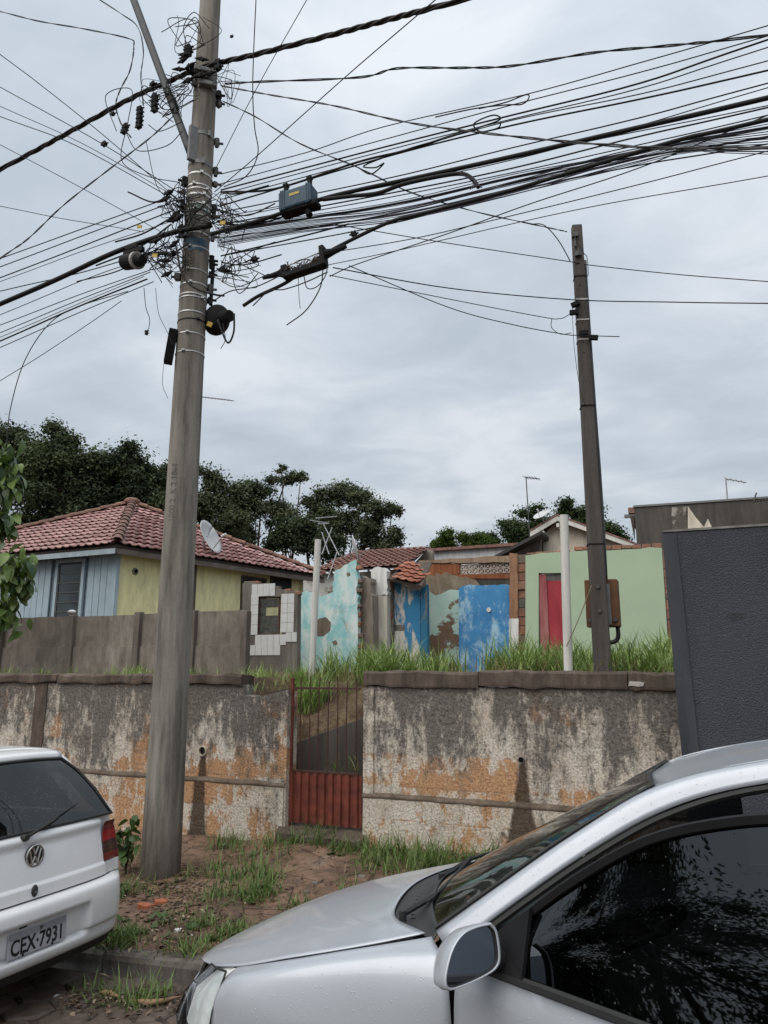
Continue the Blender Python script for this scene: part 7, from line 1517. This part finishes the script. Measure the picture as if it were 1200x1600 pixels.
# tailgate
def tg_x(y_, z):
    b = .055 + .085 * clamp((z - .61) / .37, 0, 1) ** 1.3 + .025 * (abs(y_) / .66) ** 2 + .07 * (abs(y_) / .70) ** 6
    if z < .692: b -= .014
    if z > .905: b -= .022 * math.sin(clamp((z - .905) / .07, 0, 1) * math.pi)
    return b
TGW = .565
rows = [[V((tg_x(y_, z), y_, z)) for y_ in [TGW * (-1 + 2 * i / 60) for i in range(61)]] for z in [.620, .65, .675, .688, .696, .702, .72, .76, .79, .82, .85, .88, .90, .915, .93, .945, .958, .968, .975]]
tg = MB().grid(rows).build('tailgate', WHT, wc, smooth=True)
MB().grid([[V((tg_x(y_, .625) + .012, y_, z)) for y_ in [HW * .76 * (-1 + 2 * i / 30) for i in range(31)]] for z in (.600, .64)]).build('gap_seal', UND, wc)
# corner panels beside the tailgate, with the tail lamps above
for s in (-1, 1):
    def corner(z, i): # from tailgate edge round to the flank
        t_ = i / 12; zz = clamp((z - .66) / .32, 0, 1); y0 = .571; x0 = tg_x(.567, max(z, .70)) - (.0 if z > .692 else .012)
        a = V((x0, y0, z)); b = V((x0 + .045 - .0 * zz, HW * .985 - .012 * zz, z)); c_ = V((.42, HW - .008 * zz, z)); return [q for q in spline([a, a.lerp(b, .6) + V((.006, .012, 0)), b, b.lerp(c_, .35) + V((0, .006, 0)), c_], 13)][i]
    fl = lambda r: [V((p.x, p.y * s, p.z)) for p in r]
    MB().grid([fl([corner(z, i) for i in range(13)]) for z in (.616, .65, .692)]).build('corner_panel', WHT, wc, smooth=True)
    def tailp(z, t_): # lamp surface, narrowing upwards
        zz = (z - .694) / .236; i1 = lerp(8.2, 6.0, zz ** 2.0); i0 = lerp(0.0, 1.4, zz ** 3); f = lerp(i0, i1, t_); k = int(min(f, 11)); p = corner(z, k).lerp(corner(z, k + 1), f - k); return p + V((-.008 * (1 - abs(2 * t_ - 1) ** 4), .006 * (1 - abs(2 * t_ - 1) ** 4), 0))
    zs = [.694 + .236 * k / 16 for k in range(17)]
    cols = []
    REDL = flat('red_lens', (.24, .006, .010), .12, 0, .3, 8, spec=.6); SMK = flat('smoked_lens', (.035, .010, .010), .12, 0, .3, 8, spec=.6); DRD2 = flat('dark_red_lens', (.12, .006, .010), .12, 0, .3, 8, spec=.6)
    tl_ = MB().grid([fl([tailp(z, j / 10) for j in range(11)]) for z in zs[8:13]]).build('tail_lamp', REDL, wc, smooth=True)
    MB().grid([fl([tailp(z, j / 10) for j in range(11)]) for z in zs[12:]]).build('upper_lens', DRD2, tl_, smooth=True); MB().grid([fl([tailp(z, j / 10) for j in range(11)]) for z in zs[3:9]]).build('smoked_lens', SMK, tl_, smooth=True); MB().grid([fl([tailp(z, j / 10) for j in range(11)]) for z in zs[:4]]).build('lower_lens', DRD2, tl_, smooth=True)
    MB().grid([fl([corner(z, i) + V((.012, -.010, 0)) for i in range(13)]) for z in (.690, .80, .90, .97)]).build('lamp_surround', WHT, wc, smooth=True)
    # flank: quarter, door, fender
    def flank(x0, x1, nm, ax=None):
        xs2 = [x0 + (x1 - x0) * k / 12 for k in range(13)]
        zb = lambda x: (.30 + math.sqrt(max(0, .33 ** 2 - (x - ax) ** 2)) if ax is not None and abs(x - ax) < .33 else .24)
        tp = lambda x: -.06 * clamp((x - 3.1) / .6, 0, 1) ** 2
        rows_ = [[(x, s * (HW - .012 + tp(x)), .965 - .10 * clamp((x - 2.5) / 1.1, 0, 1)) for x in xs2], [(x, s * (HW + .012 + tp(x)), .80 - .03 * clamp((x - 2.5) / 1.1, 0, 1)) for x in xs2], [(x, s * (HW + .012 + tp(x)), max(.58, zb(x) + .04)) for x in xs2], [(x, s * (HW + tp(x)), zb(x)) for x in xs2]]
        return panel(nm, rows_, 40, 16, WHT, wc)
    flank(.34, 1.20, 'rear_quarter', .68); flank(1.21, 2.42, 'door'); flank(2.43, 3.66, 'fender', 3.05)
    MB().box((1.8, s * .70, .22), (1.9, .06, .1)).build('sill', PLA, wc, bevel=.02)
    # rear pillar from the glass edge to the side
    ge = [(.145, .672, .972), (.17, .668, 1.0), (.28, .632, 1.12), (.39, .575, 1.235), (.475, .505, 1.312)]; oe = [(.36, .735, .968), (.44, .725, 1.02), (.58, .690, 1.14), (.72, .640, 1.255), (.86, .575, 1.352)]; me_ = [(.215, .722, .975), (.25, .715, 1.02), (.37, .680, 1.13), (.49, .622, 1.25), (.58, .560, 1.348)]
    panel('rear_pillar', [[(a, b * s, c_) for a, b, c_ in q] for q in (ge, me_, oe)], 24, 12, WHT, wc)
    rail = [(.86, .575, 1.352), (1.3, .57, 1.372), (1.8, .565, 1.36), (2.15, .575, 1.30), (2.45, .62, 1.16), (2.75, .69, .985)]
    panel('roof_rail', [[(a, b * s, c_) for a, b, c_ in rail], [(a, (b - .06) * s, c_ + .025) for a, b, c_ in rail]], 24, 4, WHT, wc)
    panel('side_window', [[(a, (b + .004) * s, c_ - .02) for a, b, c_ in rail], [(.55, .735 * s, .975), (1.0, .737 * s, .975), (1.5, .737 * s, .975), (2.0, .737 * s, .975), (2.4, .737 * s, .970), (2.74, .735 * s, .965)]], 24, 5, RGL, wc, solid=0)
    for x in (.68, 3.05):
        m = MB(); m.grid([[(x + .34 * math.cos(a), y_ * s, .30 + .34 * math.sin(a)) for a in [math.pi * k / 14 - .1 for k in range(16)]] for y_ in (.74, .40)]); m.build('arch_liner', UND, wc); wheel(wc, x, s * .645, .285, .285, .175, s)
# rear window and its surround
gr = [[(.135 + .02 * q * q, .665 * q, .977) for q in (1, .5, 0, -.5, -1)], [(.275, .622, 1.118), (.258, .31, 1.120), (.252, 0, 1.121), (.258, -.31, 1.120), (.275, -.622, 1.118)], [(.385, .565, 1.232), (.366, .28, 1.240), (.36, 0, 1.242), (.366, -.28, 1.240), (.385, -.565, 1.232)], [(.468, .495, 1.307), (.448, .25, 1.322), (.442, 0, 1.326), (.448, -.25, 1.322), (.468, -.495, 1.307)]]
rg = panel('rear_window', gr, 25, 20, RGL, wc, solid=0)
edge = [gr[k][0] for k in range(4)] + gr[3][1:] + [gr[k][4] for k in (2, 1, 0)] + gr[0][3:0:-1] + [gr[0][0]]
MB().tube([V(p) + V((-.003, 0, .002 + .04 * clamp((p[2] - .98) / .33, 0, 1))) for p in edge], .009, 6).build('window_seal', RUB, rg)
sh_ = [[(a + .012, b * .97, c_) for a, b, c_ in r] for r in gr[:2]]; panel('parcel_shelf', [[(.20, .62, .97), (.18, 0, .97), (.20, -.62, .97)], [(.75, .62, .97), (.75, 0, .97), (.75, -.62, .97)]], 9, 5, INT, wc, solid=.02)
panel('roof_edge', [[(.475, .505, 1.314), (.45, .25, 1.331), (.443, 0, 1.336), (.45, -.25, 1.331), (.475, -.505, 1.314)], [(.50, .515, 1.352), (.475, .25, 1.366), (.468, 0, 1.370), (.475, -.25, 1.366), (.50, -.515, 1.352)], [(.62, .53, 1.37), (.62, .26, 1.388), (.62, 0, 1.393), (.62, -.26, 1.388), (.62, -.53, 1.37)]], 25, 8, WHT, wc)
panel('roof', [[(x, .53 * q, z - .02 * q * q) for q in (1, .5, 0, -.5, -1)] for x, z in ((.62, 1.392), (1.2, 1.415), (1.8, 1.405), (2.2, 1.345))], 17, 12, WHT, wc)
panel('windscreen', [[(2.2, .53 * q, 1.345 - .03 * q * q) for q in (1, .5, 0, -.5, -1)], [(2.85 - .06 * q * q, .67 * q, .96) for q in (1, .5, 0, -.5, -1)]], 13, 6, RGL, wc, solid=0)
panel('bonnet', [[(2.83, .68 * q, .955) for q in (1, .5, 0, -.5, -1)], [(3.2, .69 * q, .92 - .03 * q * q) for q in (1, .5, 0, -.5, -1)], [(3.66 - .08 * q * q, .64 * q, .80) for q in (1, .5, 0, -.5, -1)]], 13, 10, WHT, wc)
panel('front_bumper', [[(3.68 - .12 * q * q, .72 * q, z) for q in (1, .5, 0, -.5, -1)] for z in (.80, .5, .25)], 13, 8, WHT, wc)
MB().bbox((.12, -.68, .24), (3.5, .68, .32)).build('floor_pan', UND, wc); MB().bbox((.15, -.60, .32), (.17, .60, .66)).build('rear_bulkhead', UND, wc)
for y_ in (.34, -.34): MB().box((1.45, y_, .85), (.14, .46, .75)).build('seat_back', INT, wc, bevel=.06)
# wiper, badge, lock
pv = V((tg_x(.055, .955) - .015, .055, .958)); tip = V((.222, -.42, 1.072))
wpr = MB().tube(spline([pv, pv.lerp(tip, .35) + V((-.028, 0, .004)), pv.lerp(tip, .62) + V((-.018, 0, 0))], 8), [.011, .011, .010, .009, .008, .007, .006, .006], 6).build('rear_wiper', RUB, wc); MB().cyl(pv + V((.02, 0, -.004)), pv + V((-.016, 0, 0)), .022, .017, 12).build('wiper_pivot', RUB, wpr)
a_, b_ = pv.lerp(tip, .30) + V((-.012, 0, .004)), tip + V((-.008, 0, 0)); MB().tube([a_, a_.lerp(b_, .5) + V((-.008, 0, .006)), b_], [.005, .009, .004], 6).build('wiper_blade', RUB, wpr)
ez_ = .845; ex_ = tg_x(0, ez_) - .002
bd = MB().cyl((ex_ + .004, -.012, ez_), (ex_ - .008, -.012, ez_), .064, .062, 32).build('badge', flat('badge_dark', (.03, .03, .032), .35), wc)
CHR = flat('badge_chrome', (.42, .41, .40), .25, .85, .1, 10)
m = MB(); m.tube([V((ex_ - .010, -.012 + .058 * math.cos(6.2832 * k / 36), ez_ + .058 * math.sin(6.2832 * k / 36))) for k in range(37)], .0065, 6)
def stroke(pts, w=.0062):
    for p, q in zip(pts, pts[1:]): m.tube([V((ex_ - .010, -.012 - p[0], ez_ + p[1])), V((ex_ - .010, -.012 - q[0], ez_ + q[1]))], w, 6)
stroke([(-.020, .050), (0, .006), (.020, .050)]); stroke([(-.040, .037), (-.019, -.046), (0, -.002), (.019, -.046), (.040, .037)])
m.build('emblem', CHR, bd)
lk = MB(); lx = tg_x(0, .66) - .004; lk.sphere((lx, .015, .662), (.012, .022, .034), 14, 9); lo_ = lk.build('tailgate_lock', PLA, wc, smooth=True); MB().cyl((lx - .010, .015, .657), (lx - .014, .015, .657), .009, n=10).build('key_hole', RIM, lo_)
